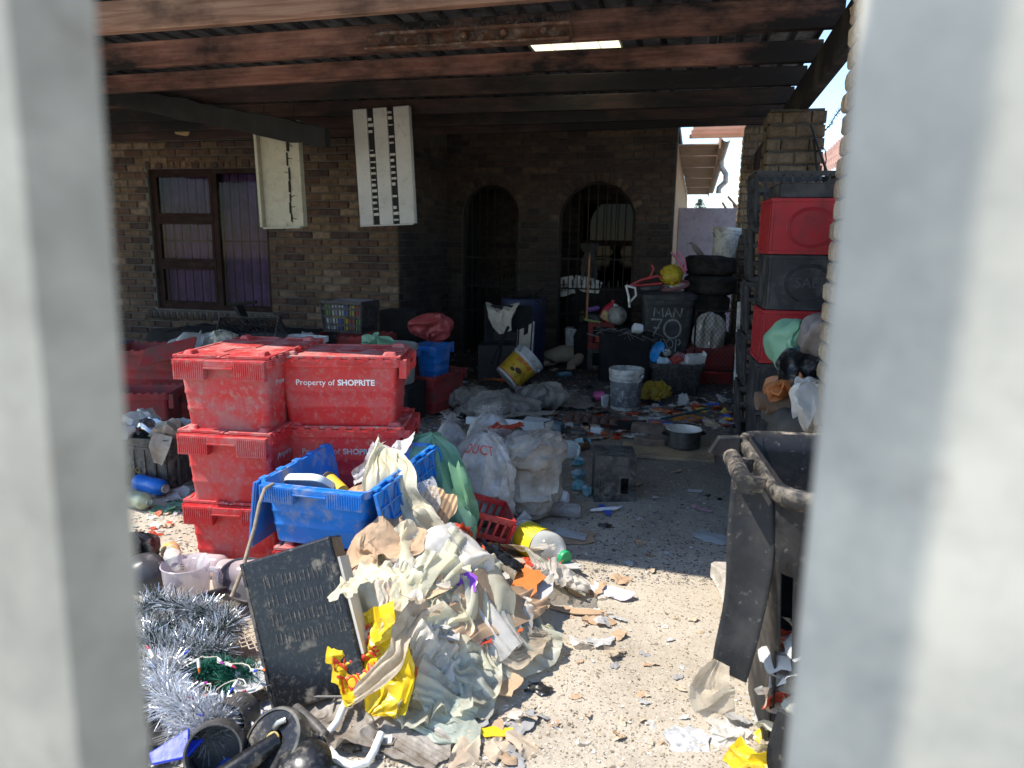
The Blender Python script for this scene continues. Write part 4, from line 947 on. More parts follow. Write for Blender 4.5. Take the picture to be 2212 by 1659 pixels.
# woven sacks
SACK = mat('woven_sack', (.56, .54, .51), .7, .12, 5, dirt=((.24, .2, .16), .36, 6), dirt2=((.40, .34, .27), .4, 22), bump=.3, bs=240)
SACKD = mat('woven_sack_dirty', (.44, .40, .35), .75, .15, 5, dirt=((.2, .16, .12), .45, 6), dirt2=((.32, .27, .21), .4, 20), bump=.3, bs=240)
def sack(label, P, m, seed, ku=1.05, kv=1.14, nz=.02, cat='sack', group='woven sacks of rubbish', hf=hills, fray=0, name='woven_sack'):
    X = crumple(P, ku, kv, True, seed, hf, nz*1.5, .012, fine=1.05, f=2) if name == 'woven_sack' else crumple(P, 1.03, kv*1.15, True, seed, hf, nz*2.2, .010, fine=1.03, f=(4, 2), lin=False)
    o = tag(ob(name, MB().grid(X, True), m, smooth=32), label, cat, group)
    if fray:
        q = MB(); top = X[-3]
        for k in range(fray):
            c = Vector(top[R.randrange(len(top))]); d = Vector((R.gauss(0, .6), R.gauss(0, .6), R.gauss(.5, .6))).normalized(); l = R.uniform(.03, .09)
            s = d.orthogonal().normalized(); mid = c+d*l*.5+s*R.uniform(-.02, .02); q.tube([c, mid, c+d*l+Vector((0, 0, -.02))], .0012, 3, cap=False)
        tag(ob('frayed_thread', q, m, o), kind='stuff')
    return o, X
g_ = G(1045, 1100)
o, X = sack('white woven sack with red lettering on its side, leaning between green bag and grey sack', blob(-1.06, 3.60, .245, .25, .21, .255, 40, 64, 2.6, 2.4, lambda t: 1-.55*t*t+.10*np.sin(t*7), .2, 51), SACK, 51, 1.03, 1.3, fray=50)
# red lettering on the sack, painted on its camera side
def sack_letters(body, X, parent, r0, r1, c0, c1):
    n, m = X.shape[:2]; Xr = X[::-1]
    cols = [k % m for k in range(c0, c1+1)]; Xs = Xr.copy()
    for _ in range(6): Xs[1:-1] = (Xs[2:]+Xs[:-2]+2*Xs[1:-1])/4; Xs = (np.roll(Xs, 1, 1)+np.roll(Xs, -1, 1)+2*Xs)/4
    d = np.array(EYE)-Xs; Xs = Xs+.022*d/np.linalg.norm(d, axis=-1, keepdims=True)
    sub = Xs[int(r0*n):int(r1*n)][:, cols]; return sheet_text(body, sub, 0.05, .95, .02, .98, INKR, parent, .0)
az = [math.atan2(p[1]-3.60, p[0]+1.06) for p in X[20]]
front = min(range(64), key=lambda j: X[20, j, 1])
sack_letters('DUCT', X, o, .20, .34, front-7, front+3)
sack('grey woven sack with loose frayed mouth standing right of the white sack', blob(-.80, 3.72, .24, .18, .17, .25, 44, 60, 2.6, 2.8, lambda t: 1-.12*t, .1, 52), SACKD, 52, 1.22, 1.12, .03, fray=90)
sack('small white woven sack with shredded mouth behind the green bag', blob(-1.36, 3.95, .22, .17, .15, .24, 34, 50, 2.2, 2.2, lambda t: 1-.6*t, .1, 53), SACK, 53, fray=140)
sack('pale woven sack with shredded red-printed top behind the white sack', blob(-1.16, 4.12, .22, .24, .2, .26, 34, 50, 2.2, 2.2, lambda t: 1-.5*t, .1, 54), SACK, 54, fray=260)
film('plastic_bag', 'red printed packet caught in the shredded sack', Vector((-1.04, 3.98, 0)), None, .10, .06, .5, REDF, 1.3, 55, hf=lambda x, y: 0*x+.42)
# two big grey sacks lying flat in mid yard
def flat(x, y): return hills(x, y)
for k, (lb, px, py, a, b, h, rot) in enumerate((('long grey woven sack lying flat left of the yellow oil bucket', 1010, 868, .30, .20, .11, .1), ('bulging grey woven sack lying in front of the yellow oil bucket', 1080, 888, .33, .24, .12, -.2), ('rounded grey woven sack with black cord lying right of the bulging one', 1165, 872, .24, .22, .13, .2))):
    c = G(px, py, .05); sack(lb, blob(c.x, c.y, h*.8, a, b, h, 30, 56, 2.6, 2.0, None, rot, 60+k), mat('woven_sack_sooty', (.30, .275, .24), .8, .15, 5, dirt=((.12, .10, .085), .45, 6), dirt2=((.22, .19, .15), .4, 20), bump=.3, bs=240), 60+k, 1.05, 1.3, .03, fray=30)
for k, (lb, px, py, a, b, rot) in enumerate((('grey woven sheet spread flat before the lying sacks', 1060, 905, .55, .20, -.1), ('grey woven sheet with frayed right edge spread beside the paint bucket', 1215, 880, .30, .25, .3))):
    film('woven_sheet', lb, px, py, a, b, rot, mat('woven_sack_sooty', (.3, .3, .3)), 1.12, 70+k, .2, cat='sheet', hf=hills, nz=.03, bend=.08)

MILK2 = mat('wet_clear_film', (.60, .56, .50), .2, .08, 6, dirt=((.35, .28, .2), .3, 8), bump=.1, spec=.7, clear=.5, crinkle=12)
for k, (lb, x, y, a_, b_, r_, m_) in enumerate((('glossy clear film over the middle of the cream film mass', 905, 1300, .14, .10, .4, MILK2), ('glossy clear film sheet hanging over the right flank of the heap', 1075, 1300, .12, .13, -.6, MILK2), ('clear film trailing right of the heap toward the leaflet', 1190, 1275, .16, .09, .1, MILK2), ('cream film scrap trailing from the heap past the orange carton', 1215, 1255, .13, .07, -.3, CREAM2), ('cream film bag collapsed over the front of the heap', 915, 1345, .17, .13, .1, CREAM), ('pale cream film fold on the right front of the heap', 1010, 1390, .14, .13, -.4, CREAM), ('small red and orange bag scrap right of the heap below the bottle', 1165, 1228, .09, .06, .2, REDF), ('dirty cream film lying flat on the sand right of the brown card', 1130, 1420, .12, .09, .5, BROWNF), ('thin milky film over the lower left of the heap', 905, 1440, .11, .09, -.3, MILKF))):
    film('plastic_bag', lb, x, y, a_, b_, r_, m_, 1.35, 500+k, .35)

film('paper_bag', 'torn brown paper bag crumpled beside the red crate at the heap top', 822, 1212, .145, .12, .3, M_CARD, 1.16, 19, .22, cat='paper bag', nz=.03, lift=.075)
film('cardboard_sheet', 'long flattened brown card leaning under the right side of the film heap', 1082, 1335, .075, .27, rad(-24), M_CARD, 1.03, 3, .06, cat='cardboard', nz=.006, pull=.1, bend=.1, lift=.06)
# ================================================================ near wheelie bin, split down one corner
def rrn(sx, sy, r, z, n=6): return rr(sx, sy, r, z, n)
BINM = mat('bin_plastic', (.017, .017, .018), .42, .2, 6, dirt=((.04, .037, .034), .34, 7), dirt2=((.2, .18, .15), .06, 45), bump=.08, spec=.22)
BINT = mat('bin_rim_dusty', (.02, .02, .02), .5, .2, 6, dirt=((.36, .29, .21), .34, 11), dirt2=((.2, .16, .12), .22, 40), bump=.2)
BM = TR((.478, 2.215, .0), rad(6)); t = thing('wheelie_bin', 'big black wheelie bin without lid, split open down its near corner', 'wheelie bin', BM)
W0, D0, HB = .50, .60, .885; n = 6; q = MB(); zs = np.linspace(.0, HB, 15)
loops = []
for z in zs:
    f = z/HB; s = .80+.20*f; loops.append(rr(W0*s, D0*s, .075, z, n))
N_ = len(loops[0]); o0 = MB(); V = [p for l in loops for p in l]
def gap(i, j):          # split around the corner that faces the camera on the left (third quadrant)
    z = zs[i]; ang = (j/N_)*4; w = .10+.75*(1-z/.60) if z < .60 else 0
    return abs(ang-2.36) < w*.55 and z < .60
for i in range(len(zs)-1):
    for j in range(N_):
        if not gap(i, j): o0.f.append((i*N_+j, i*N_+(j+1) % N_, (i+1)*N_+(j+1) % N_, (i+1)*N_+j))
o0.v = [(x+.004*math.sin(9*z+5*y), y+.004*math.sin(7*z+6*x), z) for x, y, z in V]; o0.m = [0]*len(o0.f)
body = ob('body', o0, BINM, t, smooth=50); so_ = body.modifiers.new('wall', 'SOLIDIFY'); so_.thickness = .006
q = MB(); q.loft([rr(W0*.97, D0*.97, .07, HB-.06, n), rr(W0+.02, D0+.02, .085, HB-.055, n), rr(W0+.056, D0+.056, .10, HB-.036, n), rr(W0+.06, D0+.06, .10, HB-.012, n), rr(W0+.046, D0+.046, .095, HB+.002, n), rr(W0+.015, D0+.015, .08, HB+.0, n), rr(W0-.005, D0-.005, .07, HB-.012, n), rr(W0-.012, D0-.012, .07, HB-.06, n)], False)
ob('rim', q, BINT, t, smooth=50)
q = MB(); q.tube([(-W0/2-.085, -.23, HB-.015), (-W0/2-.085, .02, HB-.01)], .026, 14); q.tube([(-W0/2-.085, -.232, HB-.015), (-W0/2-.085, -.15, HB-.015)], .018, 12)
for y in (-.2, -.02): q.box(-W0/2-.08, -W0/2-.03, y-.012, y+.012, HB-.04, HB-.0)
ob('handle', q, BINT, t, smooth=50)
q = MB(); q.prism([(-W0/2-.13, 0), (-W0/2-.03, -.02), (-W0/2-.03, .06), (-W0/2-.10, .055)], .18, .21, 0, TR((0, 0, HB-.05)) @ Matrix.Rotation(rad(90), 4, 'X') @ TR((0, 0, -.40))); ob('hinge_lug', q, BINM, t, bevel=.004)
BI = BM.inverted()
P = strip_path([tuple(BI @ PY(x, y, Y)) for x, y, Y in ((1628, 1040, 2.03), (1622, 1170, 1.99), (1606, 1310, 1.96), (1580, 1420, 1.93), (1572, 1460, 1.92))], [.055, .062, .055, .05, .045], 34, 10, .25, (1, -.35, 0))
X = buckle(P, 1, 1, 10, seed=2, nz=.004); fl = ob('torn_flap', MB().grid(X), BINM, t, smooth=60); fl.modifiers.new('wall', 'SOLIDIFY').thickness = .006
P = strip_path([(-.20, -.33, .26), (-.215, -.345, .12), (-.17, -.36, .0)], [.03, .04, .06], 20, 8, .35, (.6, -.8, 0)); fl = ob('torn_flap', MB().grid(P), BINM, t, smooth=60); fl.modifiers.new('wall', 'SOLIDIFY').thickness = .006
P = strip_path([px3(1560, 1432, 1.87), px3(1540, 1480, 1.84), px3(1552, 1530, 1.82), px3(1580, 1565, 1.82)], [.025, .05, .05, .02], 34, 26, .3, (1, .2, 0))
tag(ob('plastic_bag', MB().grid(crumple(P, 1.05, 1.2, seed=81, nz=.03, f=3)), mat('dusty_clear_film', (.50, .42, .31), .4, .12, 7, dirt=((.35, .27, .18), .4, 8), bump=.1, trl=.3, clear=.12, crinkle=14), smooth=32), 'dusty clear film caught on the split of the big black bin', 'plastic bag')
for k in range(44):
    z = R.uniform(.01, .48); p = BM @ Vector((-.17+R.uniform(-.03, .10), -.20+R.uniform(-.04, .06), z)); P = patch(0, 0, .05, .035, 0, lambda X, Y: .02*np.cos(X*40), .0, 13, 11, .35, 400+k)
    ci = k % 7; m_, nm_ = [(MILKF, 'cloudy film'), (M_PAPER, 'white paper'), (YELF, 'yellow film'), (CREAM2, 'greyish film'), (REDF, 'red film'), (BROWNF, 'muddy film'), (M_PAPER, 'white paper')][ci]
    tag(ob('wrapper_scrap', MB().grid(crumple(P, 1.05, 1.3, seed=400+k, nz=.02, f=2)), m_, smooth=34, M=TR(p, R.uniform(0, 6), R.uniform(-1.2, 1.2), R.uniform(-.8, .8))), f'{nm_} scrap packed inside the split of the big black bin', 'litter scrap', f'{nm_} scraps inside the split bin')
# concrete slab by the bin
def rock(name, label, M, sx, sy, sz, m, cat, seed, amp=.012, group=None):
    q = MB(); P = blob(0, 0, sz/2, sx/2, sy/2, sz/2, 16, 28, 8, 8, None, 0, seed); P = P+np.array([[[amp*fbm(p[0], p[1], p[2]+seed, 9, 3) for _ in range(3)] for p in r] for r in P])
    o = ob(name, q.grid(P, True, cap=True), m, smooth=40, M=M); return tag(o, label, cat, group)
CONC = mat('pale_concrete', (.36, .32, .265), .95, .15, 6, dirt=((.25, .21, .17), .3, 8), dirt2=((.6, .56, .5), .25, 30), bump=.7, bs=40)
p = G(1538, 1262, .10); rock('concrete_slab', 'flat broken concrete slab propped beside the big bin', TR((p.x+.17, p.y+.02, .07), rad(12)), .30, .34, .055, CONC, 'slab', 3)
p = G(1545, 1320, 0); rock('concrete_chunk', 'rough concrete chunk under the slab beside the big bin', TR((p.x+.15, p.y+.05, -.01), rad(5)), .16, .18, .09, mat('brown_concrete', (.28, .24, .19), .95, .2, 8, bump=.8), 'concrete chunk', 4, .018)

# ================================================================ bottles, tubs, buckets
PET = mat('clear_pet', (.80, .82, .80), .12, .03, 6, bump=.05, spec=.7, clear=.78)
PETG = mat('greenish_glass', (.40, .46, .30), .12, .05, 6, bump=.05, spec=.7, clear=.45)
CAPG = mat('green_cap', (.02, .28, .10), .4); CAPR = mat('red_cap', (.55, .03, .025), .4)
def bottle(label, M, H, r, m, cap=None, band=None, group=None, cat='bottle', neck=.36, bands=(.25, .55), n=22, dent=0., name='bottle', shoulder=.74):
    t = thing(name, label, cat, M, group); rn = r*neck
    prof = [(0, .004), (r*.7, 0), (r*.95, .012), (r, .03), (r, H*bands[0]), (r*.97, H*bands[0]+.004), (r*.97, H*bands[1]-.004), (r, H*bands[1]), (r, H*shoulder*.92), (r*.93, H*shoulder), (r*.6, H*(shoulder+.1)), (rn, H*.89), (rn, H*.94)]
    q = MB().lathe(prof, n)
    if dent: q.v = [(x*(1-dent*max(0, math.sin(z*30+3*math.atan2(y, x)))), y*(1-dent*max(0, math.cos(z*22+2*math.atan2(y, x)))), z) for x, y, z in q.v]
    ob('shell', q, m, t, smooth=50)
    if cap: ob('cap', MB().lathe([(rn*1.12, H*.925), (rn*1.15, H*.93), (rn*1.15, H*.99), (rn*1.05, H), (0, H)], 16), cap, t, smooth=40)
    if band: ob('label_band', MB().lathe([(r*1.004, H*bands[0]+.002), (r*1.012, H*bands[0]+.006), (r*1.012, H*bands[1]-.006), (r*1.004, H*bands[1]-.002)], n), band, t, smooth=50)
    return t
def lying(px, py, r, yaw, h=0, roll=0, tilt=0):
    p = G(px, py, h+r); return TR((p.x, p.y, h+r+zg(p.x, p.y)), rad(yaw)) @ Matrix.Rotation(rad(90-tilt), 4, 'Y') @ Matrix.Rotation(rad(roll), 4, 'Z')
LABY = mat('yellow_label', (.80, .62, .02), .45, .08, 10, dirt=((.15, .4, .05), .12, 9), bump=.05)
bb5 = bottle('large clear drinks bottle with yellow label and green cap, lying by the heap', lying(1120, 1150, .085, -38), .36, .085, PET, CAPG, LABY, bands=(.16, .52), dent=.06)
LT_ = mat('label_print_dark', (.12, .2, .05), .5, bump=0)
def wrap_cyl(r, a0, z0): return lambda p: (r*math.cos(a0+p[0]/r), r*math.sin(a0+p[0]/r), z0+p[1])
for k in range(5): text('nnnn nn nnnnn', .016, LT_, bb5, Matrix.Identity(4), wrap=lambda p, k=k: ((.0868)*math.cos(2.6+p[1]/.086+k*.25), (.0868)*math.sin(2.6+p[1]/.086+k*.25), .165-p[0]*.75), name='print') if False else None
for k in range(5):
    a = 2.75+.2*k; q = MB()
    for s in range(6):
        z0 = .075+s*.017
        for (d0, d1) in ((0, .011),):
            V = [(.0866*math.cos(a+e), .0866*math.sin(a+e), z) for z in (z0, z0+d1) for e in (0, .06)]; q.add(V, [(0, 1, 3, 2)])
    ob('label_print', q, LT_, bb5)
ck = bottle('empty cola bottle lying on the shaded dirt, label mostly gone', lying(1255, 1106, .042, 178), .30, .042, mat('smoky_pet', (.42, .40, .38), .15, .05, 6, spec=.7, clear=.62), CAPR, None, dent=.03)
ob('label_scrap', MB().lathe([(.0425, .10), (.0428, .104), (.0428, .155), (.0425, .16)], 22), mat('clear_red_label', (.35, .3, .28), .3, clear=.5), ck, smooth=50)
q = MB(); [q.add([(.0432*math.cos(a), .0432*math.sin(a), z) for z in (.09, .12) for a in (a0, a0+.05)], [(0, 1, 3, 2)]) for a0 in np.arange(1.2, 2.2, .09) for a in (0,)] if False else None
bottle('white plastic bottle lying against the grey sack', lying(1227, 1078, .048, 172), .27, .048, mat('bright_white_plastic', (.80, .80, .80), .4, .05), None, None, shoulder=.8, neck=.5)
o = film('plastic_bag', 'dark blue and black snack packet in front of the white bottle', Vector((G(1185, 1082).x, G(1185, 1082).y, 0)), None, .085, .035, .4, mat('navy_film', (.02, .035, .09), .3, .3, 9, crinkle=12), 1.3, 83, hf=lambda x, y: hills(x, y)+.03)
bottle('blue bottle lying before the litter-filled black crate on the left', lying(296, 1040, .05, -14), .27, .05, mat('blue_hdpe', (.01, .13, .48), .35, .1), M_WHTD, None, shoulder=.85, neck=.45)
bottle('greenish clear bottle stub lying left of the blue bottle', lying(282, 1072, .05, -12), .17, .05, PETG, None, None)
LABO = mat('fruit_label', (.72, .28, .07), .45, .5, 45, dirt=((.1, .4, .45), .42, 30), dirt2=((.75, .65, .12), .3, 26), bump=0)
bottle('clear juice bottle with bright fruit label lying by the left red stack', lying(367, 1186, .042, -45), .24, .042, PET, None, LABO, bands=(.05, .42), shoulder=.6, neck=.5)
t = thing('cup', 'teal plastic cup lying on its side by the grey ball', 'cup', lying(356, 1222, .032, 178))
ob('shell', MB().lathe([(0, 0), (.024, 0), (.033, .085), (.031, .085), (.022, .004), (0, .004)], 22), mat('teal_plastic', (.02, .30, .33), .35), t, smooth=50)
ob('label_band', MB().lathe([(.0275, .025), (.0312, .065)], 22), M_WHT, t, smooth=50)
# jug
JUG = mat('cloudy_jug', (.66, .58, .60), .2, .06, 6, dirt=((.3, .22, .17), .25, 13), spec=.6, clear=.72)
p = G(408, 1310); t = thing('jug', 'cloudy pinkish clear plastic jug with handle standing in the tinsel', 'jug', TR((p.x, p.y, .02), rad(10)))
ob('body', MB().lathe([(0, .003), (.078, 0), (.083, .006), (.093, .165), (.097, .172), (.093, .175), (.089, .165), (.079, .01), (0, .008)], 36), JUG, t, smooth=50)
ob('handle', MB().tube([(.088, 0, .155), (.135, 0, .15), (.142, 0, .125), (.135, 0, .05), (.082, 0, .03)], [.012, .013, .013, .012, .01], 10), JUG, t, smooth=50)
ob('spout', MB().add([(-.094, -.03, .172), (-.094, .03, .172), (-.12, 0, .17), (-.09, 0, .12)], [(0, 2, 3), (2, 1, 3)]), JUG, t)
bottle('clear pinkish flask lying beside the jug', lying(488, 1222, .05, 185), .22, .05, mat('pink_clear', (.70, .56, .54), .18, .05, 6, clear=.55, spec=.6), None, M_WHT, bands=(.42, .52))
bottle('large clear pinkish bottle base lying behind the black metal case', lying(470, 1245, .075, 12), .26, .075, mat('pink_clear', (.7, .6, .6)), None, None, dent=.04)
# grey ball-like kettle, black bag, pan
p = G(315, 1265); o = ob('pot_lid', MB().lathe([(0, .085), (.05, .078), (.085, .05), (.10, .0)], 30), mat('dark_grey_dome', (.05, .05, .052), .35, .2, 8, dirt=((.2, .19, .18), .2, 10)), smooth=60, M=TR((p.x, p.y, .05), 0, rad(20), rad(15))); tag(o, 'dark grey domed pot lid left of the jug', 'pot lid')
sack('shiny black rubbish bag knot beside the left gate pale', blob(G(312, 1225).x, G(312, 1225).y, .07, .10, .09, .075, 24, 36, 2, 2, None, 0, 91), BLKF, 91, 1.1, 1.25, .02, 'rubbish bag', None, name='rubbish_bag')
p = G(520, 1310); t = thing('frying_pan', 'black and grey frying pan half hidden behind the black metal case', 'pan', TR((p.x, p.y+.06, .06), rad(70), rad(25)))
ob('body', MB().lathe([(0, 0), (.10, 0), (.125, .04), (.13, .045), (.12, .042), (.097, .006), (0, .006)], 32), mat('grey_pan', (.10, .10, .105), .25, .2, 8, dirt=((.3, .28, .25), .15, 9)), t, smooth=50)
ob('handle', MB().tube([(-.12, 0, .045), (-.20, 0, .06), (-.28, 0, .07)], [.014, .016, .013], 10), M_BLK, t, smooth=50)
# expanded metal sheet
q = MB()
for i in range(12):
    for j in range(10):
        x, y = i*.034+(j % 2)*.017, j*.013
        q.bar((x, y, 0), (x+.017, y+.013, 0), .004, .002); q.bar((x+.017, y+.013, 0), (x+.034, y, 0), .004, .002)
p = G(545, 1370, .10); o = ob('mesh_sheet', q, mat('tan_metal', (.40, .31, .22), .6, .2, 9, dirt=((.2, .13, .08), .3, 9)), M=TR((p.x-.22, p.y-.02, .07), rad(-6), rad(18))); tag(o, 'rusty tan expanded metal sheet between tinsel and black metal case', 'mesh')
# black vented metal case leaning
CW, CH, CD = .318, .495, .105
a = PY(745, 1440, 1.80); t = thing('metal_case', 'muddy black vented metal appliance case leaning on its edge in front of the red crates', 'metal case', None)
bl, br, tl = G(600, 1505, .02), G(755, 1500, .05), None
ex = Vector((.91, .22, .33)).normalized(); ez = Vector((-.33, .30, .90)); ez = (ez-ex*ez.dot(ex)).normalized(); ey = ez.cross(ex)
org = G(584, 1556, .0)
Mc = Matrix(((ex.x, ey.x, ez.x, org.x), (ex.y, ey.y, ez.y, org.y+.03), (ex.z, ey.z, ez.z, org.z), (0, 0, 0, 1))); t.matrix_world = Mc
q = MB(); q.box(0, CW, 0, CD, 0, CH); ob('cover', q, M_BLKM, t, bevel=.008)
q = MB(); q.box(-.012, -.0005, .004, CD-.004, .0, CH); q.box(-.016, -.0125, .02, CD-.02, .05, CH-.05); ob('end_plate', q, M_BLKD, t, bevel=.003)
for r_ in range(4):
    for k in range(16):
        if k in (3, 13): continue
        x = .06+k*.0155; z = CH*.86-r_*.062-(k*.0012); q = MB(); q.box(x, x+.0042, -.0022, .0008, z-.036, z)
        ob('vent', q, mat('vent_lip', (.05, .047, .042), .6, .3, 30, dirt=((.30, .26, .2), .2, 60)), t)
q = MB(); q.box(CW+.0015, CW+.011, .012, CD-.012, .10, CH*.85); ob('side_strip', q, M_CARD if False else mat('bone_plastic', (.5, .46, .40), .6), t)
# cord
cord = [G(520, 1195, .62), PY(566, 1062, 2.33), PY(556, 1100, 2.28), PY(549, 1150, 2.18), PY(528, 1210, 2.12), PY(512, 1260, 2.10)]
cord = [PY(590, 1046, 2.36), PY(572, 1056, 2.30), PY(560, 1090, 2.26), PY(550, 1140, 2.2), PY(535, 1190, 2.15), PY(524, 1230, 2.08), PY(500, 1290, 2.0)]
o = ob('cord', MB().tube(cord, .0075, 8), mat('mud_rope', (.26, .20, .14), .9, .3, 30, bump=.6), smooth=60); tag(o, 'stiff muddy cord hanging from the blue open box down to the case', 'cord')
# ---- tinsel garlands
def tinsel(label, path, r, count, cols, seed, L=(.012, .055), w=.0013):
    rs = random.Random(seed); t = thing('tinsel', label, 'tinsel', None); pts = [Vector(p) for p in path]
    ob('core', MB().tube(pts, .004, 6), mat('tinsel_core', (.06, .09, .06), .6), t)
    for ci, (m, fr) in enumerate(cols):
        q = MB()
        for k in range(int(count*fr)):
            i = rs.random()*(len(pts)-1.001); c = pts[int(i)].lerp(pts[int(i)+1], i % 1); d = Vector((rs.gauss(0, 1), rs.gauss(0, 1), rs.gauss(.2, 1))).normalized(); l = rs.uniform(*L)*r
            s = d.orthogonal().normalized(); s = (Matrix.Rotation(rs.uniform(0, 6.3), 3, d) @ s)*w*rs.uniform(.6, 1.5); c = c+d*.004; e = c+d*l+Vector((0, 0, -.10*l)); mid = c.lerp(e, .5)+s*rs.uniform(-3, 3)
            q.add([c-s, c+s, mid+s, mid-s, e+s*.5, e-s*.5], [(0, 1, 2, 3), (3, 2, 4, 5)])
        tag(ob('strand', q, m, t), kind='stuff')
    return t
SILV = mat('silver_foil', (.82, .82, .84), .3, .05, 9, bump=0, metal=.75); SILM = mat('silver_matt', (.60, .61, .64), .4, .1, 9, bump=0, metal=.6); DKG = mat('dark_green_foil', (.035, .06, .045), .35, .3, 9, bump=0, metal=.3); GRNF = mat('green_needle', (.03, .16, .10), .45, .3, 9, bump=0)
def gp(x, y, z): p = G(x, y, z); return (p.x, p.y, p.z)
tinsel('bushy silver and dark green tinsel garland heaped before the jug', [gp(300, 1320, .10), gp(345, 1300, .12), gp(400, 1315, .13), gp(455, 1325, .12), gp(500, 1345, .11), gp(470, 1370, .10), gp(420, 1365, .09), gp(350, 1350, .08), gp(310, 1380, .08), gp(360, 1400, .08), gp(440, 1395, .09), gp(480, 1410, .08), gp(400, 1430, .07), gp(320, 1425, .07)], 1.75, 9500, ((SILV, .35), (SILM, .25), (DKG, .4)), 1)
tinsel('silver tinsel garland curled in front of the black appliances', [gp(320, 1450, .08), gp(370, 1445, .09), gp(350, 1490, .10), gp(380, 1525, .11), gp(430, 1545, .10), gp(480, 1555, .09), gp(450, 1585, .08), gp(400, 1575, .07)], 1.8, 7000, ((SILV, .55), (SILM, .4), (DKG, .05)), 2)
tinsel('short green tinsel garland lying against the foot of the black metal case', [gp(430, 1450, .08), gp(470, 1440, .09), gp(520, 1450, .09), gp(560, 1452, .08), gp(540, 1468, .07), gp(480, 1470, .07)], 1.0, 3600, ((GRNF, 1.),), 3)
# ---- fairy lights
t = thing('fairy_lights', 'tangled string of clear-wired fairy lights with coloured tips over the tinsel', 'fairy lights')
wp = [gp(x, y, z) for x, y, z in ((310, 1425, .13), (350, 1420, .14), (400, 1440, .13), (440, 1415, .14), (480, 1440, .13), (505, 1430, .12), (540, 1455, .12), (575, 1440, .11), (590, 1470, .08), (540, 1490, .09), (505, 1470, .12), (470, 1500, .11), (440, 1480, .12), (430, 1520, .11), (480, 1540, .10), (520, 1530, .09), (540, 1560, .07), (500, 1580, .07), (470, 1560, .10), (420, 1500, .12), (380, 1480, .12))]
sm = []
for i in range(len(wp)-1):
    for f in np.linspace(0, 1, 6, endpoint=False):
        p = Vector(wp[i]).lerp(Vector(wp[i+1]), f); sm.append(p+Vector((.012*math.sin(i*2+f*5), .012*math.cos(i*3+f*6), .010*math.sin(f*math.pi))))
ob('wire', MB().tube(sm, .0017, 5), mat('yellowed_wire', (.62, .57, .44), .4), t)
TIP = [mat('tip_red', (.45, .02, .06), .3), mat('tip_blue', (.03, .05, .5), .3), mat('tip_orange', (.7, .16, .03), .3), mat('tip_purple', (.3, .03, .25), .3)]
for k in range(18):
    p = sm[int(4+k*(len(sm)-8)/18)]; d = Vector((R.uniform(-1, 1), R.uniform(-1, .2), R.uniform(-.4, .5))).normalized()
    h = ob('bulb', MB().tube([p, p+d*.012, p+d*.03], [.004, .0055, .005], 8), mat('milky_bulb', (.75, .72, .66), .3), t, smooth=50)
    ob('tip', MB().tube([p+d*.030, p+d*.038, p+d*.048], [.0045, .004, .0015], 8), TIP[k % 4], h, smooth=50)
# ---- black appliance parts in the near left corner
p = G(615, 1605, .06); t = thing('motor_housing', 'round black appliance base with brass centre ring at the bottom edge', 'appliance base', TR((p.x, p.y, .05), rad(-15), rad(42)))
ob('shell', MB().lathe([(0, .004), (.06, 0), (.088, .004), (.096, .02), (.096, .055), (.09, .068), (.082, .07)], 40), M_BLKD, t, smooth=40)
ob('disc', MB().lathe([(.081, .066), (.03, .063), (.028, .060)], 40), M_BLKM, t, smooth=40)
ob('brass_ring', MB().lathe([(.024, .063), (.023, .069), (.015, .069), (.014, .064)], 24), mat('brass', (.45, .33, .12), .3, metal=1), t, smooth=40)
ob('socket', MB().lathe([(0, .064), (.0135, .064)], 20), M_SOOT, t); ob('spring_clip', MB().tube([(-.012, .03, .066), (0, .045, .078), (.012, .06, .07)], .009, 10), mat('pale_metal', (.5, .48, .42), .35, metal=.8), t, smooth=50)
p = G(560, 1635, .09); o = ob('appliance_tube', MB().tube([G(470, 1690, .05), G(540, 1640, .08), G(600, 1597, .10)], [.034, .030, .022], 16), M_BLKM, smooth=50); tag(o, 'thick black tapered appliance tube running into the round base', 'appliance tube')
o = ob('appliance_cover', MB().lathe([(0, .05), (.05, .046), (.075, .03), (.085, 0)], 30), M_BLKM, smooth=50, M=TR(G(655, 1660, .05), 0, rad(25), rad(-10))); tag(o, 'black dished appliance cover cut by the bottom edge of the picture', 'appliance cover')
for k, (lb, x, y, z, r, rx, ry) in enumerate((('black dusty pot lying with open mouth at the bottom left', 470, 1610, .06, .075, 62, 20), ('black round canister lying behind the silver tinsel', 520, 1540, .05, .065, 70, -30))):
    o = ob('cooking_pot', MB().lathe([(0, 0), (r, 0), (r*1.04, .02), (r*1.02, .11), (r*.95, .11), (r*.93, .01), (0, .008)], 32), M_BLKD, smooth=45, M=TR(G(x, y, z), rad(20), rad(rx), rad(ry))); tag(o, lb, 'pot')
o = ob('hose', MB().tube([G(640, 1530, .05), G(675, 1560, .06), G(700, 1585, .05), G(690, 1610, .03)], .016, 12), M_BLKD, smooth=50); tag(o, 'short bent black appliance hose at the foot of the case', 'hose')
PVC = mat('white_pvc', (.74, .73, .70), .35, .05, 6, dirt=((.35, .28, .2), .16, 14))
o = ob('pipe', MB().tube([G(705, 1588, .035), G(727, 1560, .05), G(747, 1515, .07)], .011, 12), PVC, smooth=50); tag(o, 'straight white plastic pipe piece by the front of the heap', 'pipe')
o = ob('pipe', MB().tube([G(705, 1610, .02), G(728, 1640, .02), G(760, 1655, .02), G(792, 1648, .02), G(808, 1622, .03), G(823, 1585, .04)], .0115, 12), PVC, smooth=50); tag(o, 'white plastic pipe bent in a u shape on the dirt at the bottom', 'pipe')
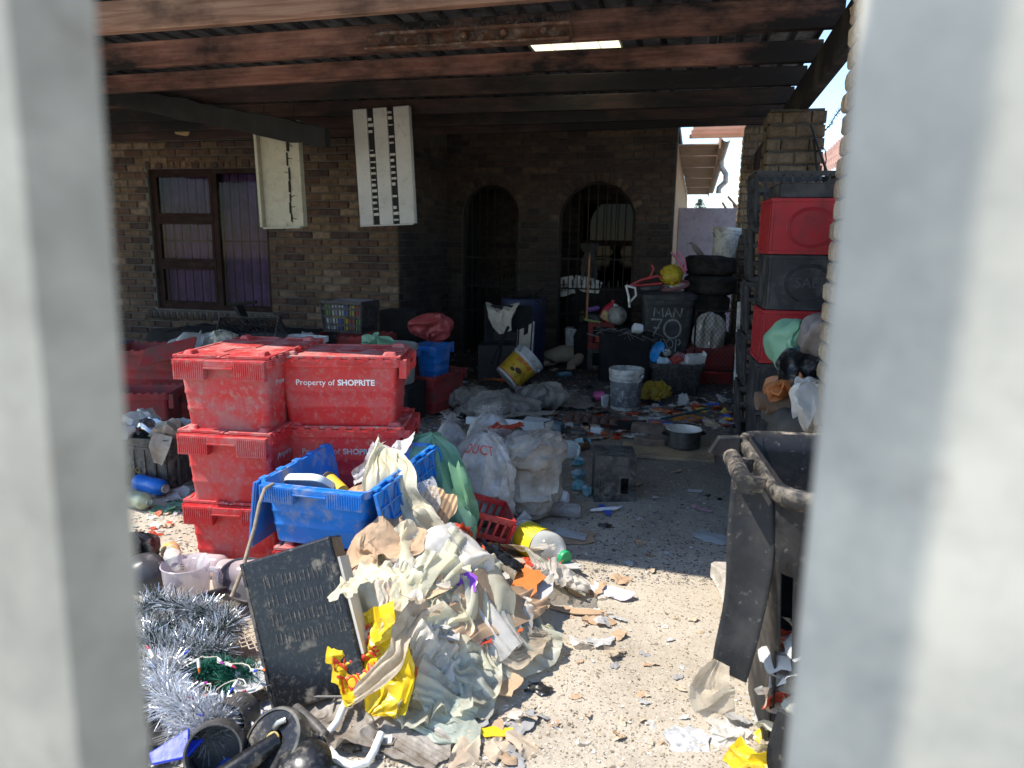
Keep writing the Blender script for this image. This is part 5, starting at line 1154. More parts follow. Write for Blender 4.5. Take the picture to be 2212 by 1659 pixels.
q = MB(); q.prism([(0, 0), (.09, .02), (.12, .07), (.08, .065), (.07, .10), (.02, .06), (-.02, .03)], 0, .012); o = ob('blue_shard', q, mat('royal_blue', (.01, .04, .55), .3), bevel=.003, M=TR(G(330, 1655, .07), rad(15), rad(30))); tag(o, 'shiny royal blue plastic shard at the bottom left beside the gate pale', 'plastic shard')
sack('dark muddy rag lump below the tinsel', blob(G(330, 1560).x, G(330, 1560).y, .05, .13, .16, .06, 24, 40, 2, 2, None, 0, 93), M_BLKD, 93, 1.1, 1.25, .02, 'rag', None, name='rag')
film('paper', 'printed white leaflet stuck upright between tinsel and black appliances', G(580, 1500, .02), None, .05, .10, rad(-70), M_PAPER, 1.05, 94, .1, cat='paper', hf=lambda x, y: .05+0*x+.5*(y-G(580, 1500).y))
o = ob('cable', MB().tube([G(585, 1470, .08), G(620, 1490, .05), G(680, 1505, .06), G(745, 1505, .08)], .0045, 8), mat('grey_cable', (.12, .11, .10), .5), smooth=50); tag(o, 'dark grey cable running along the bottom edge of the metal case', 'cable')
# ================================================================ mid yard
def stand(px, py, z=0, rz=0): p = G(px, py, z); return TR((p.x, p.y, z), rad(rz))
# upturned black bottle crate standing on end
CK = TR((-.405, 4.21, 0), rad(11)); w, d, h = .245, .25, .285
t = thing('bottle_crate', 'black plastic bottle crate standing on end alone in the shaded yard', 'crate', CK)
q = MB(); q.box(-w/2, w/2, -d/2+.012, d/2, 0, h-.0); q.v = [(x, y, z) for x, y, z in q.v]
fr_ = MB(); hx0_, hx1_, hz0, hz1 = .035, .078, .055, .15
fr_.box(-w/2, hx0_, -d/2, -d/2+.0115, 0, h); fr_.box(hx1_, w/2, -d/2, -d/2+.0115, 0, h); fr_.box(hx0_, hx1_, -d/2, -d/2+.0115, 0, hz0); fr_.box(hx0_, hx1_, -d/2, -d/2+.0115, hz1, h)
sh = MB(); sh.box(-w/2, w/2, d/2-.008, d/2, 0, h); sh.box(-w/2, -w/2+.008, -d/2+.0116, d/2-.0081, 0, h); sh.box(w/2-.008, w/2, -d/2+.0116, d/2-.0081, 0, h); sh.box(-w/2+.0081, w/2-.0081, -d/2+.0116, d/2-.0081, h-.008, h)
ob('shell', sh, M_BLKD, t, bevel=.003); ob('front_panel', fr_, M_BLKD, t, bevel=.002)
def ring(cx, cz, a, b, r=.002, y=-d/2-.0005, n=28, p=4):
    pts = []
    for k in range(n+1):
        th = 2*math.pi*k/n; c, s = math.cos(th), math.sin(th); pts.append((cx+a*math.copysign(abs(c)**(2/p), c), y, cz+b*math.copysign(abs(s)**(2/p), s)))
    return MB().tube(pts, r, 5, cap=False)
for cx, cz, a, b in ((0, .13, .095, .10), (-.035, .11, .045, .06), (-.035, .11, .040, .054), (.0565, .102, .027, .055)): ob('embossed_ring', ring(cx, cz, a, b), M_BLKD, t)
for a, b in ((.075, .075), (.055, .04), (.05, .034)):
    e = ring(0, 0, a, b, .002, 0, p=3); e.v = [(x, z, h+.0008+y) for x, y, z in e.v]; ob('embossed_ring', e, M_BLKD, t)
# pot on a board
p = G(1475, 972); t = thing('cooking_pot', 'round steel cooking pot with cream inside standing on a board in the shade', 'pot', TR((p.x, p.y, .03), rad(20)))
ob('body', MB().lathe([(0, 0), (.115, 0), (.125, .01), (.128, .13), (.134, .135)], 40), mat('dull_steel', (.20, .20, .20), .28, .2, 5, dirt=((.05, .045, .04), .3, 7), metal=.9), t, smooth=40)
ob('inner_rim', MB().lathe([(.134, .136), (.128, .138), (.124, .13), (.118, .02), (0, .015)], 40), mat('cream_pot', (.62, .58, .50), .4, dirt=((.4, .3, .2), .2, 8)), t, smooth=40)
for s in (1, -1): ob('handle', MB().tube([(s*.128, -.03, .10), (s*.158, -.02, .10), (s*.158, .02, .10), (s*.128, .03, .10)], .009, 8), M_SOOT, t, smooth=50)
p = G(1450, 985); o = ob('wood_board', MB().box(-.36, .30, -.12, .22, 0, .025), mat('weathered_board', (.36, .26, .15), .85, .2, 6, dirt=((.15, .11, .08), .35, 5), bump=.3), bevel=.004, M=TR((p.x, p.y, .002), rad(2))); tag(o, 'weathered tan board on the ground under the steel pot', 'board')
for k, (lb, x, y, L, rz, hh) in enumerate((('dirty brown brick lying left of the steel pot, nearer one', 1405, 965, .27, 2, .075), ('dirty brown brick lying behind the nearer one by the pot', 1400, 935, .25, -3, .075), ('charred split plank end behind the two bricks', 1355, 925, .28, 8, .06))):
    p = G(x, y); rock(('loose_brick', 'loose_brick', 'plank_end')[k], lb, TR((p.x, p.y, 0), rad(rz)), L, .11, hh, mat('dirty_brick', (.16, .11, .08), .95, .3, 8, dirt=((.25, .2, .15), .3, 10), bump=.7) if k < 2 else M_SOOT, 'brick' if k < 2 else 'plank', 30+k, .008)
def bucket(label, M, r0, r1, H, m, rim=None, band=None, handle=True, group=None, hm=None, cat='bucket'):
    t = thing('bucket', label, cat, M, group)
    ob('shell', MB().lathe([(0, .004), (r0*.96, 0), (r0, .006), (r1*.98, H*.86)], 40), m, t, smooth=40)
    ob('rim', MB().lathe([(r1*.982, H*.78), (r1*1.04, H*.785), (r1*1.045, H*.80), (r1*1.0, H*.805), (r1*1.0, H*.88), (r1*1.05, H*.885), (r1*1.055, H*.985), (r1*1.03, H), (r1*.985, H*.995), (r0*.95, .012), (0, .01)], 40), rim or m, t, smooth=40)
    if band:
        f = lambda z: r0+(r1*.98-r0)*z/.86
        ob('label_band', MB().lathe([(f(.08)*1.004, H*.08), (f(.08)*1.008, H*.085), (f(.70)*1.008, H*.695), (f(.70)*1.004, H*.70)], 40), band, t, smooth=40)
    if handle:
        a = [(r1*1.06*math.cos(th), -r1*1.0*abs(math.sin(th))*.55*0-r1*1.06*math.sin(th)*.62, H*.84-r1*1.02*math.sin(th)*.72) for th in np.linspace(0, math.pi, 15)]
        ob('handle', MB().tube(a, .004, 6), hm or M_WHT, t, smooth=60)
        for s in (1, -1): ob('lug', MB().box(s*r1*1.05-.01, s*r1*1.05+.01, -.015, .015, H*.80, H*.87), rim or m, t, bevel=.003)
    return t
p = G(1350, 882)
b1 = bucket('white plastic paint bucket with grey worn label standing in the yard', TR((p.x, p.y, 0), rad(-20)), .135, .155, .385, M_WHTD, M_WHTD, mat('grey_worn_label', (.11, .115, .12), .6, .25, 9, dirt=((.42, .42, .42), .3, 24), bump=.1), True)
for k in range(6):
    q = MB(); a = -1.35+R.uniform(-.02, .02); z = .19-.014*k; q.add([(.1535*math.cos(a+e*.09), .1535*math.sin(a+e*.09), z+f*.006-e*.004) for f in (0, 1) for e in (0, 1)], [(0, 1, 3, 2)]); ob('label_print', q, M_WHTD, b1)
# yellow oil bucket lying tilted
SF_Y = mat('oil_yellow', (.66, .40, .03), .45, .1, 6, dirt=((.5, .16, .05), .2, 7), dirt2=((.12, .08, .04), .25, 10), bump=.08)
p = G(1108, 850); ax = Vector((.62, .42, .62)).normalized(); xx = Vector((.75, -.3, -.55)); xx = (xx-ax*xx.dot(ax)).normalized(); yy = ax.cross(xx)
Ms = Matrix(((xx.x, yy.x, ax.x, p.x-.08), (xx.y, yy.y, ax.y, p.y+.02), (xx.z, yy.z, ax.z, .14), (0, 0, 0, 1)))
sb_ = bucket('yellow and white cooking oil bucket lying tilted with its white bottom to the viewer', Ms, .148, .168, .36, M_WHT, M_WHTD, SF_Y, True, hm=mat('pale_metal', (.5, .5, .5), .4))
def fcyl(z): return .148+(.168*.98-.148)*z/(.36*.86)
ob('red_ring', MB().lathe([(fcyl(.03)*1.006, .024), (fcyl(.03)*1.01, .026), (fcyl(.03)*1.01, .034), (fcyl(.03)*1.006, .036)], 40), INKR, sb_, smooth=40)
view = (EYE-Vector((p.x, p.y, .3))).normalized(); a0 = math.atan2(view.dot(yy), view.dot(xx))
text('Sunfoil', .068, INKR, sb_, Matrix.Identity(4), .0012, wrap=lambda c: ((fcyl(.19+c[1])*1.014)*math.cos(a0-.55+c[0]/.16), (fcyl(.19+c[1])*1.014)*math.sin(a0-.55+c[0]/.16), .19+c[1]+.02*math.cos((c[0]-.1)*14)))
for da, z, r in ((.12, .13, .032), (-.25, .10, .022), (-.42, .14, .008)):
    q = MB(); rr_ = fcyl(z)*1.016; V = [(rr_*math.cos(a0+da), rr_*math.sin(a0+da), z)]+[(rr_*math.cos(a0+da+1.25*r*math.cos(k)/rr_), rr_*math.sin(a0+da+1.25*r*math.cos(k)/rr_), z+r*.8*math.sin(k)) for k in np.linspace(0, 6.283, 17)[:-1]]
    ob('print_spot', q.add(V, [(0, i+1, (i+1) % 16+1) for i in range(16)]), mat('seed_brown', (.05, .025, .015), .6), sb_)
o = film('litter_scrap', 'broken orange plastic and twigs lying at the bottom of the yellow oil bucket', 1075, 838, .15, .05, .2, mat('orange_plastic', (.55, .14, .04), .5, .3, 9), 1.2, 101, hf=hills, cat='scrap')
# small things in the yard
p = G(1294, 857); t = thing('mug', 'bright pink plastic mug tipped over left of the paint bucket', 'mug', lying(1282, 857, .045, 20))
ob('body', MB().lathe([(0, 0), (.04, 0), (.046, .008), (.047, .10), (.043, .10), (.041, .01), (0, .008)], 24), mat('pink_plastic', (.60, .10, .30), .35), t, smooth=50); ob('handle', MB().tube([(.046, 0, .085), (.075, 0, .08), (.075, 0, .03), (.046, 0, .02)], .006, 8), mat('pink_plastic', (.6, .1, .3)), t, smooth=50)
p = G(1175, 935); t = thing('toolbox', 'grey electronic box with black end and cord lying before the sacks', 'device', TR((p.x, p.y, .02), rad(-8), rad(8)))
ob('case', MB().box(-.17, .07, -.05, .06, 0, .085), mat('grey_case', (.42, .44, .45), .5, .15, 9, dirt=((.6, .58, .55), .2, 20)), t, bevel=.004); ob('end_cap', MB().box(.071, .16, -.05, .06, 0, .08), mat('slate_cap', (.09, .13, .15), .5), t, bevel=.006)
ob('cord', MB().tube([(.03, -.055, .02), (.02, -.05, .09), (.08, .02, .10), (.15, .03, .085)], .004, 6), M_SOOT, t); ob('grip', MB().box(.165, .36, -.02, .03, .0, .03), M_BLKD, t, bevel=.005)
o = ob('white_board', MB().box(-.45, .40, -.02, .02, 0, .06), M_WHT, bevel=.004, M=TR((G(1120, 925).x, G(1120, 925).y, .01), rad(2))); tag(o, 'long white plastic trim lying behind the woven sacks', 'trim')
q = MB()
for i in range(6):
    for j in range(3):
        q.lathe([(.036, 0), (.036, .03), (.024, .046), (0, .05)], 12, M=TR((-.19+i*.077, -.06+j*.07, 0)))
q.box(-.235, .235, -.10, .12, -.003, .004); p = G(1285, 918)
o = ob('egg_tray', q, mat('brown_pulp', (.10, .055, .04), .8, .2, 8, bump=.4), smooth=50, M=TR((p.x-.02, p.y, .03), rad(-8), rad(-8))); tag(o, 'brown moulded egg tray lying on the litter in mid yard', 'egg tray')
bottle('clear ribbed plastic jar lying on its side beside the grey sack', lying(1192, 965, .065, -8), .20, .065, PET, None, None, shoulder=.92, neck=.85)
t = bottle('round amber glass bottle with owl eye lying behind the black bottle crate', lying(1250, 962, .035, 60), .14, .035, mat('amber_glass', (.12, .06, .025), .15, .2, 9, spec=.7), None, None)
ob('eye', MB().lathe([(.006, .0), (.014, -.002), (.014, .004)], 16), mat('pale_green', (.35, .5, .25), .5), t)
TEALF = mat('teal_label_film', (.10, .34, .38), .3, .4, 14, dirt=((.6, .66, .66), .42, 16), bump=.1, trl=.2, crinkle=20)
for k, (lb, x, y, a, b) in enumerate((('teal and white film curl at the left foot of the black bottle crate', 1250, 1062, .05, .05), ('teal film scrap behind the curl by the crate', 1268, 1072, .045, .03), ('pale teal ring of plastic left of the black bottle crate', 1252, 1005, .06, .04), ('large teal torn plastic shell left of the black bottle crate', 1225, 975, .09, .05), ('pale blue plastic shell leaning on the left edge of the black bottle crate', 1258, 968, .06, .05), ('cream and teal packet lying midway to the bottles', 1248, 1035, .05, .035))):
    p = G(x, y); P = blob(p.x, p.y, .035, a, b, .04, 18, 27, 2, 2, None, R.uniform(0, 3), 110+k)[5:, :20]; X = crumple(P, 1.05, 1.2, False, 110+k, hills, .03, .02); o = ob('plastic_shell', MB().grid(X), TEALF, smooth=34); tag(o, lb, 'plastic scrap')
p = G(1308, 1108); t = thing('toy_plane', 'small white and blue toy aeroplane on the shaded dirt', 'toy', TR((p.x, p.y, .012), rad(25)))
ob('body', MB().tube([(-.09, 0, .01), (-.03, 0, .012), (.06, 0, .012), (.09, 0, .02)], [.006, .012, .012, .004], 10), M_WHT, t, smooth=50); ob('wing', MB().prism([(-.02, -.08), (.01, -.08), (.03, 0), (.01, .08), (-.02, .08), (-.02, 0)], .008, .011), mat('toy_blue', (.03, .10, .5), .4), t)
q = MB(); q.prism([(-.05, -.03), (.05, -.035), (.055, .01), (.02, .012), (.015, .035), (-.04, .03)], 0, .045); p = G(1290, 935); o = ob('plastic_bracket', q, M_WHT, bevel=.006, M=TR((p.x, p.y, .002), rad(-20))); tag(o, 'small white moulded plastic bracket on the dirt behind the black bottle crate', 'bracket')
q = MB().lathe([(.032, 0), (.040, .11), (.037, .11), (.03, .004), (0, .003)], 20); p = G(1208+100, 880); o = ob('clear_tumbler', q, PET, smooth=50, M=TR((G(1306, 878).x, G(1306, 878).y, 0), 0, rad(6))); tag(o, 'clear plastic tumbler standing between the woven sheet and the paint bucket', 'tumbler')
o = film('carrier_bag', 'crumpled translucent yellow carrier bag between paint bucket and black tub', 1410, 862, .19, .12, .2, mat('mustard_film', (.42, .30, .03), .4, .2, 7, dirt=((.22, .14, .04), .3, 8), trl=.2, crinkle=14), 1.4, 120, hf=lambda x, y: hills(x, y)+.16*np.exp(-((x-G(1410, 858).x)/.17)**2-((y-G(1410, 858).y)/.14)**2), cat='carrier bag')
# black tub of odds and ends
p = G(1450, 853); tb = TR((p.x+.03, p.y+.12, 0), rad(4)); t = thing('storage_tub', 'black rectangular storage tub overflowing with odds and ends', 'tub', tb)
q = MB(); L, W, H = .52, .34, .33
q.loft([rr(L*s_, W*s_, .03, z) for z, s_ in ((0, .86), (.27, .95), (.272, 1.0), (.29, 1.0), (.291, 1.06), (.33, 1.06), (.331, .97), (.10, .92))], True, True); ob('body', q, M_BLK, t, smooth=35)
for k in range(4): x = -L*.36+k*L*.24; ob('wall_rib', MB().box(x-.012, x+.012, -W*.5, -W*.42, .02, .27), M_BLK, t, bevel=.003)
def intub(x, y, z, rz=0, rx=0, ry=0): return tb @ TR((x, y, z), rad(rz), rad(rx), rad(ry))
t = thing('hand_mirror', 'bright blue oval plastic dish standing on edge in the black tub', 'dish', intub(-.20, .03, .42, 0, 80, 20)); ob('plate', MB().lathe([(0, 0), (.07, 0), (.085, .02), (.08, .022), (.066, .006), (0, .006)], 28, sx=.8, sy=1.35), mat('sky_blue_plastic', (.01, .22, .55), .35), t, smooth=50)
q = MB(); q.box(-.09, .09, -.005, .005, 0, .10); q.box(-.09, .09, .06, .07, 0, .09); q.box(-.1, -.09, -.005, .07, 0, .08); q.box(.09, .10, -.005, .07, 0, .12); o = ob('picture_frame', q, M_WHT, bevel=.002, M=intub(.19, -.06, .32, 25, 20)); tag(o, 'white broken box frame poking out of the black tub at right', 'frame')
for k, (lb, x, y, m, z) in enumerate((('red cloth pouch in the middle of the black tub', .0, -.05, mat('dull_red_cloth', (.32, .05, .04), .8), .34), ('pinkish rag on top of the black tub contents', .03, .04, mat('pink_rag', (.28, .13, .13), .9), .36), ('pale blue and white packet at left in the black tub', -.12, -.08, mat('pale_blue_pack', (.42, .55, .62), .5), .33), ('dark crumpled packet beside the blue dish in the tub', -.12, .04, M_SOOT, .37))):
    P = blob(0, 0, 0, .075, .06, .055, 18, 30, 2.5, 2.5, None, 0, 130+k); X = crumple(P, 1.05, 1.2, True, 130+k, None, .03, .02); o = ob('tub_rag', MB().grid(X, True), m, smooth=34, M=intub(x, y, z)); tag(o, lb, 'rag')
t = thing('glass_ball', 'small clear round glass in the black tub beside the blue dish', 'glass', intub(-.10, -.0, .42)); ob('shell', MB().lathe([(.012, -.04), (.035, -.025), (.043, 0), (.035, .025), (.02, .037)], 20), PET, t, smooth=60)
for k in range(2): o = ob('white_card', MB().box(-.07, .07, -.05, .05, 0, .004), M_PAPER, M=intub(.10, -.10+.06*k, .335+.006*k, 15+30*k, 10)); tag(o, ('white card lying flat at the right front of the black tub', 'white card sloping behind the first in the black tub')[k], 'card')
# ================================================================ at the back: crates, sticks, gates
def security_gate(label, c, r, sp, y, nb):
    t = thing('security_gate', label, 'gate', TR((c, y, 0))); b = r-.015
    for s in (1, -1): ob('stile', MB().box(s*b-.016, s*b+.016, -.016, .016, 0, sp), BAR, t)
    ob('arch_rail', MB().tube([(b*math.cos(a), 0, sp+b*math.sin(a)) for a in np.linspace(0, math.pi, 15)], .013, 6), BAR, t)
    for z in (.62, .95, 1.33): ob('rail', MB().box(-b+.017, b-.017, -.014, .014, z-.010, z+.010), BAR, t)
    for k in range(1, nb):
        x = -b+2*b*k/nb; ob('bar', MB().box(x-.006, x+.006, -.006, .006, .02, sp+math.sqrt(max(0, b*b-x*x))-.012), BAR, t)
    for k in range(nb): x = -b+2*b*(k+.5)/nb; ob('spear_head', MB().prism([(-.008, .96), (.008, .96), (.008, 1.0), (.026, 1.0), (.008, 1.02), (.014, 1.035), (0, 1.08), (-.014, 1.035), (-.008, 1.02), (-.026, 1.0), (-.008, 1.0)], -.004, .004, 0, TR((x, 0, 0)) @ Matrix.Rotation(rad(90), 4, 'X')), BAR, t)
security_gate('black barred security gate with spear heads closing the left arch', arches[0][0], arches[0][1], arches[0][2], 9.30, 7)
security_gate('black barred security gate with spear heads closing the right arch, broom before it', arches[1][0], arches[1][1], arches[1][2], 9.30, 8)
SB = PY(1268, 672, 8.6); t = thing('broom', 'upturned broom with orange-brown stick leaning before the right arch', 'broom')
a, b = PY(1267, 690, 8.5), PY(1274, 545, 9.0); ob('stick', MB().tube([a, b], .013, 8), mat('varnished_stick', (.36, .17, .07), .5, .2, 5), t, smooth=50)
q = MB()
for k in range(220): x, y = R.uniform(-.10, .10), R.uniform(-.03, .03); q.bar(b+Vector((x*.6, y, -.01)), b+Vector((x*1.2, y*2-.02, R.uniform(.04, .12) if k % 2 else -R.uniform(.1, .42))), .006, .003)
ob('mop_strand', q, mat('dark_mop', (.06, .055, .05), .95, .3, 9), t); t.children[-1]['kind'] = 'stuff'
# tall chalk-marked bin
MX = PY(1437, 700, 8.4); t = thing('wheelie_bin', 'dark grey wheelie bin with white hand-painted words and number', 'wheelie bin', TR((MX.x, 8.45, 0), rad(8)))
BG = mat('charcoal_bin', (.028, .03, .032), .5, .2, 6, dirt=((.1, .1, .1), .3, 9), bump=.15)
w_, d_, h_ = .56, .55, .92
ob('body', MB().loft([rr(w_*s_, d_*s_, .05, z) for z, s_ in ((.06, .80), (h_-.06, .98), (h_-.058, 1.02), (h_, 1.03))], True, True), BG, t, smooth=35)
ob('lid', MB().loft([rr(w_*1.10, d_*1.1, .05, h_+.003), rr(w_*1.11, d_*1.11, .05, h_+.05), rr(w_*.98, d_*.98, .05, h_+.075)], True, True), BG, t, smooth=35)
for s in (1, -1): ob('wheel', MB().tube([(s*.19, .2, .08), (s*.24, .2, .08)], .08, 18), M_BLK, t, smooth=40)
CHALK = mat('chalk_paint', (.24, .25, .245), .9, .4, 60)
def strokes(lines, x0, z0, sx, sz, wd=.018):
    for L_ in lines:
        pts = []
        for x, z in L_:
            zz_ = z0+z*sz; f = .80+(.98-.80)*(zz_-.06)/(h_-.12); pts.append((x0+x*sx, -d_*f/2-.003, zz_))
        q = MB(); V = []; F = []
        for i, p_ in enumerate(pts):
            a = Vector(pts[max(i-1, 0)]); b = Vector(pts[min(i+1, len(pts)-1)]); dd = (b-a).normalized(); nn = Vector((-dd.z, 0, dd.x))*wd/2*R.uniform(.7, 1.2); V += [Vector(p_)-nn, Vector(p_)+nn]
        for i in range(len(pts)-1): F.append((2*i, 2*i+2, 2*i+3, 2*i+1))
        ob('painted_letter', q.add(V, F), CHALK, t)
arc = lambda cx, cz, rx, rz, a0, a1, n=14: [(cx+rx*math.cos(rad(a)), cz+rz*math.sin(rad(a))) for a in np.linspace(a0, a1, n)]
strokes([[(0, 0), (.05, 1), (.35, .35), (.6, 1), (.68, 0)], [(.85, 0), (1.05, 1), (1.3, 0)], [(.95, .35), (1.2, .35)], [(1.45, 0), (1.5, 1), (1.95, 0), (2.05, 1)]], -.16, .73, .15, .10, .016)
strokes([[(0, 1), (.55, 1), (.3, .4), (.15, 0)], [(.15, .5), (.45, .5)], arc(1.1, .45, .42, .55, 0, 360, 22)], -.19, .51, .22, .19, .022)
strokes([arc(.3, .5, .3, .5, 60, 300), [(.75, 0), (.75, 1)], arc(.9, .75, .2, .25, 90, -90, 8), [(.8, .5), (1.1, 0)], arc(1.5, .5, .28, .45, 0, 360), [(2.0, -.3), (2.0, 1)], arc(2.15, .7, .2, .28, 90, -90, 8)], -.17, .37, .135, .11, .013)
# tyres with pots on top
TY = mat('old_rubber', (.022, .021, .020), .9, .25, 9, dirt=((.06, .055, .05), .4, 7), bump=.3, spec=.15)
def tyre_mesh():
    r0, r1, h = .185, .30, .215; prof = [(r0, .03), (r0+.015, .0), (r1-.05, -.0), (r1-.01, .03), (r1, .05)]
    for k in range(5): z = .055+k*.024; prof += [(r1, z), (r1-.007, z+.002), (r1-.007, z+.006), (r1, z+.008)]
    prof += [(r1, h-.045), (r1-.01, h-.03), (r1-.05, h), (r0+.015, h), (r0, h-.03), (r0+.02, h-.06), (r0+.02, .06), (r0, .03)]
    return MB().lathe(prof, 40)
tym = mesh('tyre', tyre_mesh(), TY, 35)
TYZ = [(-.01, 0, 0), (.02, .215, 1), (-.04, .43, 0), (-.02, .645, -3), (.05, .86, 2), (.03, 1.075, 3)]
TYN = ['lowest tyre of the leaning stack', 'second tyre from the ground in the leaning stack', 'third tyre from the ground in the leaning stack', 'wide tyre poking out left in the leaning stack', 'tyre second from the top of the leaning stack', 'topmost tyre of the stack carrying bucket and dove']
for (dx, z, ty), lb in zip(TYZ, TYN): o = put('tyre', tym, None, TR((.135+dx, 8.75, z+.11), R.uniform(0, 6), rad(1.5), rad(ty))); tag(o, lb, 'tyre', 'tyres in the leaning stack')
bucket('white plastic bucket with black handle standing on the topmost tyre', TR((.31, 8.68, 1.395), rad(10), 0, rad(4)), .125, .15, .33, M_WHTD, M_WHTD, None, True, hm=M_SOOT)
# dove
def dove():
    p = Vector((.0, 8.60, 1.398)); t = thing('dove', 'grey-brown dove perched on the topmost tyre facing left', 'bird', TR(p, rad(8), 0, rad(16)) @ Matrix.Scale(.72, 4))
    P = []; prof = [(-.17, .10, .006), (-.155, .118, .018), (-.13, .128, .022), (-.112, .115, .022), (-.095, .09, .035), (-.06, .07, .05), (0, .045, .055), (.06, .02, .045), (.12, -.015, .026), (.20, -.06, .016), (.235, -.08, .006)]
    V = []
    for x, z, r in prof:
        V.append([(x+.35*0, r*.8*math.cos(a), z+.05+r*math.sin(a)) for a in np.linspace(0, 2*math.pi, 14, endpoint=False)])
    q = MB(); q.grid(np.array(V), True); b = ob('body', q, mat('dove_feather', (.20, .17, .15), .8, .2, 14, dirt=((.12, .10, .09), .35, 16)), t, smooth=180); b.modifiers.new('sub', 'SUBSURF').render_levels = 1
    ob('beak', MB().tube([(-.172, 0, .15), (-.195, 0, .142)], [.006, .001], 6), M_SOOT, t); ob('wing', MB().loft([[(x, s*y, z+.05) for x, y, z in ((-.05, .045, .07), (.05, .047, .06), (.19, .02, -.035), (.06, .05, .0), (-.04, .047, .03))] for s in (1, 1.12)], True, True), mat('dove_wing', (.13, .11, .10), .8), t)
    ob('wing', MB().loft([[(x, -s*y, z+.05) for x, y, z in ((-.05, .045, .07), (.05, .047, .06), (.19, .02, -.035), (.06, .05, .0), (-.04, .047, .03))] for s in (1, 1.12)], True, True), mat('dove_wing', (.13, .11, .10), .8), t)
    for s in (1, -1): ob('leg', MB().tube([(.01, s*.018, .055), (.015, s*.02, 0)], .004, 6), mat('dove_leg', (.35, .12, .10)), t); ob('eye', MB().lathe([(0, -.004), (.004, 0), (0, .004)], 8, M=TR((-.148, s*.016, .178))), M_SOOT, t)
dove()
# bike frame heap on the marked bin
t = thing('child_bicycle', 'red and pink child bicycle frame heaped on the marked bin with one wheel', 'bicycle')
RB = mat('red_frame', (.42, .03, .04), .35, .2, 9, dirt=((.2, .1, .08), .3, 12)); PB = mat('pink_frame', (.52, .14, .22), .4, .2, 9)
f = lambda x, y, Y=8.35: PY(x, y, Y)
ob('frame', MB().tube([f(1352, 622), f(1385, 605), f(1420, 596), f(1440, 605)], .016, 8).tube([f(1360, 618), f(1400, 615), f(1430, 612)], .014, 8).tube([f(1405, 598), f(1412, 580), f(1407, 572)], .012, 8), RB, t, smooth=50)
ob('fork', MB().tube([f(1480, 590), f(1468, 565), f(1450, 545)], .014, 8).tube([f(1482, 585), f(1478, 560), f(1463, 543)], .014, 8), PB, t, smooth=50)
ob('handlebar', MB().tube([f(1352, 617, 8.1), f(1358, 640, 8.08), f(1360, 664, 8.06)], .012, 8).tube([f(1352, 617, 8.1), f(1372, 622, 8.1), f(1374, 638, 8.1), f(1361, 652, 8.1)], .012, 8), M_WHT, t, smooth=50)
c = f(1455, 617, 8.4); ob('tyre', MB().tube([c+Vector((.16*math.cos(a), .10*math.sin(a), .045*math.sin(a+.6))) for a in np.linspace(0, 6.283, 25)], .022, 8, cap=False), mat('dusty_pink_rubber', (.20, .09, .10), .8), t, smooth=60)
ob('rim', MB().tube([c+Vector((.13*math.cos(a), .08*math.sin(a), .035*math.sin(a+.6))) for a in np.linspace(0, 6.283, 25)], .008, 6, cap=False), PB, t, smooth=60)
for k in range(9): a = k*.698; ob('spoke', MB().tube([c, c+Vector((.13*math.cos(a), .08*math.sin(a), .035*math.sin(a+.6)))], .002, 4), M_WHT, t)
ob('saddle', MB().loft([[(x*s_, y*s_, z) for x, y in ((-.12, 0), (-.05, .03), (.08, .07), (.12, .05), (.12, -.05), (.08, -.07), (-.05, -.03))] for z, s_ in ((0, .8), (.03, 1.), (.05, .85))], True, True), M_BLK, t, smooth=50, M=TR(f(1405, 628, 8.3), rad(20), rad(-10)))
Yb = f(1452, 590, 8.4); sack('yellow printed carrier bag full of things on top of the bicycle frame', blob(Yb.x, Yb.y, Yb.z, .15, .11, .12, 28, 42, 2.2, 2.2, lambda t: 1.1-.5*t, 0, 140), mat('mustard_bag', (.55, .42, .03), .4, .2, 7, dirt=((.4, .15, .03), .25, 8), trl=.2, crinkle=14), 140, 1.08, 1.25, .02, 'carrier bag', None, hf=None, name='carrier_bag')
# framed wire screen, white post, red crate behind
p0 = PY(1497, 770, 8.0); t = thing('wire_screen', 'rusty framed diamond wire screen leaning below the tyre stack', 'screen', TR((p0.x, 7.95, .18), rad(4), rad(-6)))
W_, H_s = .50, .66; ob('frame', MB().box(0, .02, 0, .02, 0, H_s).box(W_-.02, W_, 0, .02, 0, H_s).box(.021, W_-.021, 0, .02, 0, .02).box(.021, W_-.021, 0, .02, H_s-.02, H_s), BAR, t)
q = MB()
for k in range(-14, 12):
    for s in (1, -1):
        x0 = k*.045; pts = [(x0 if s > 0 else W_-x0, 0), ((x0+H_s*.75) if s > 0 else W_-x0-H_s*.75, H_s)]
        (xa, za), (xb, zb) = pts; ta, tb_ = 0, 1
        lo, hi = (xa, xb) if xa < xb else (xb, xa)
        def at(x): return za+(zb-za)*(x-xa)/(xb-xa)
        xl, xh = max(lo, .02), min(hi, W_-.02)
        if xh-xl > .02: q.bar((xl, .01, at(xl)), (xh, .01, at(xh)), .003)
ob('wire', q, BAR, t)
Pm = PY(1530, 700, 8.25); sack('dirty white woven bundle behind the wire screen', blob(Pm.x, 8.3, .55, .17, .10, .24, 24, 36, 2.2, 2.2, None, 0, 141), SACK, 141, 1.05, 1.15, .02, 'bundle', None, hf=None, name='bundle')
tote('dull red tote box on the ground behind the wire screen', TR((PY(1535, 800, 8.3).x, 8.35, .0), rad(3)), .52, .34, .40, (M_REDD, M_REDD))
o = ob('white_post', MB().bar(PY(1587, 850, 6.9), PY(1597, 652, 7.0), .03, .03), M_WHTD, bevel=.003); tag(o, 'slim dirty white upright strip beside the black crate stack', 'post')
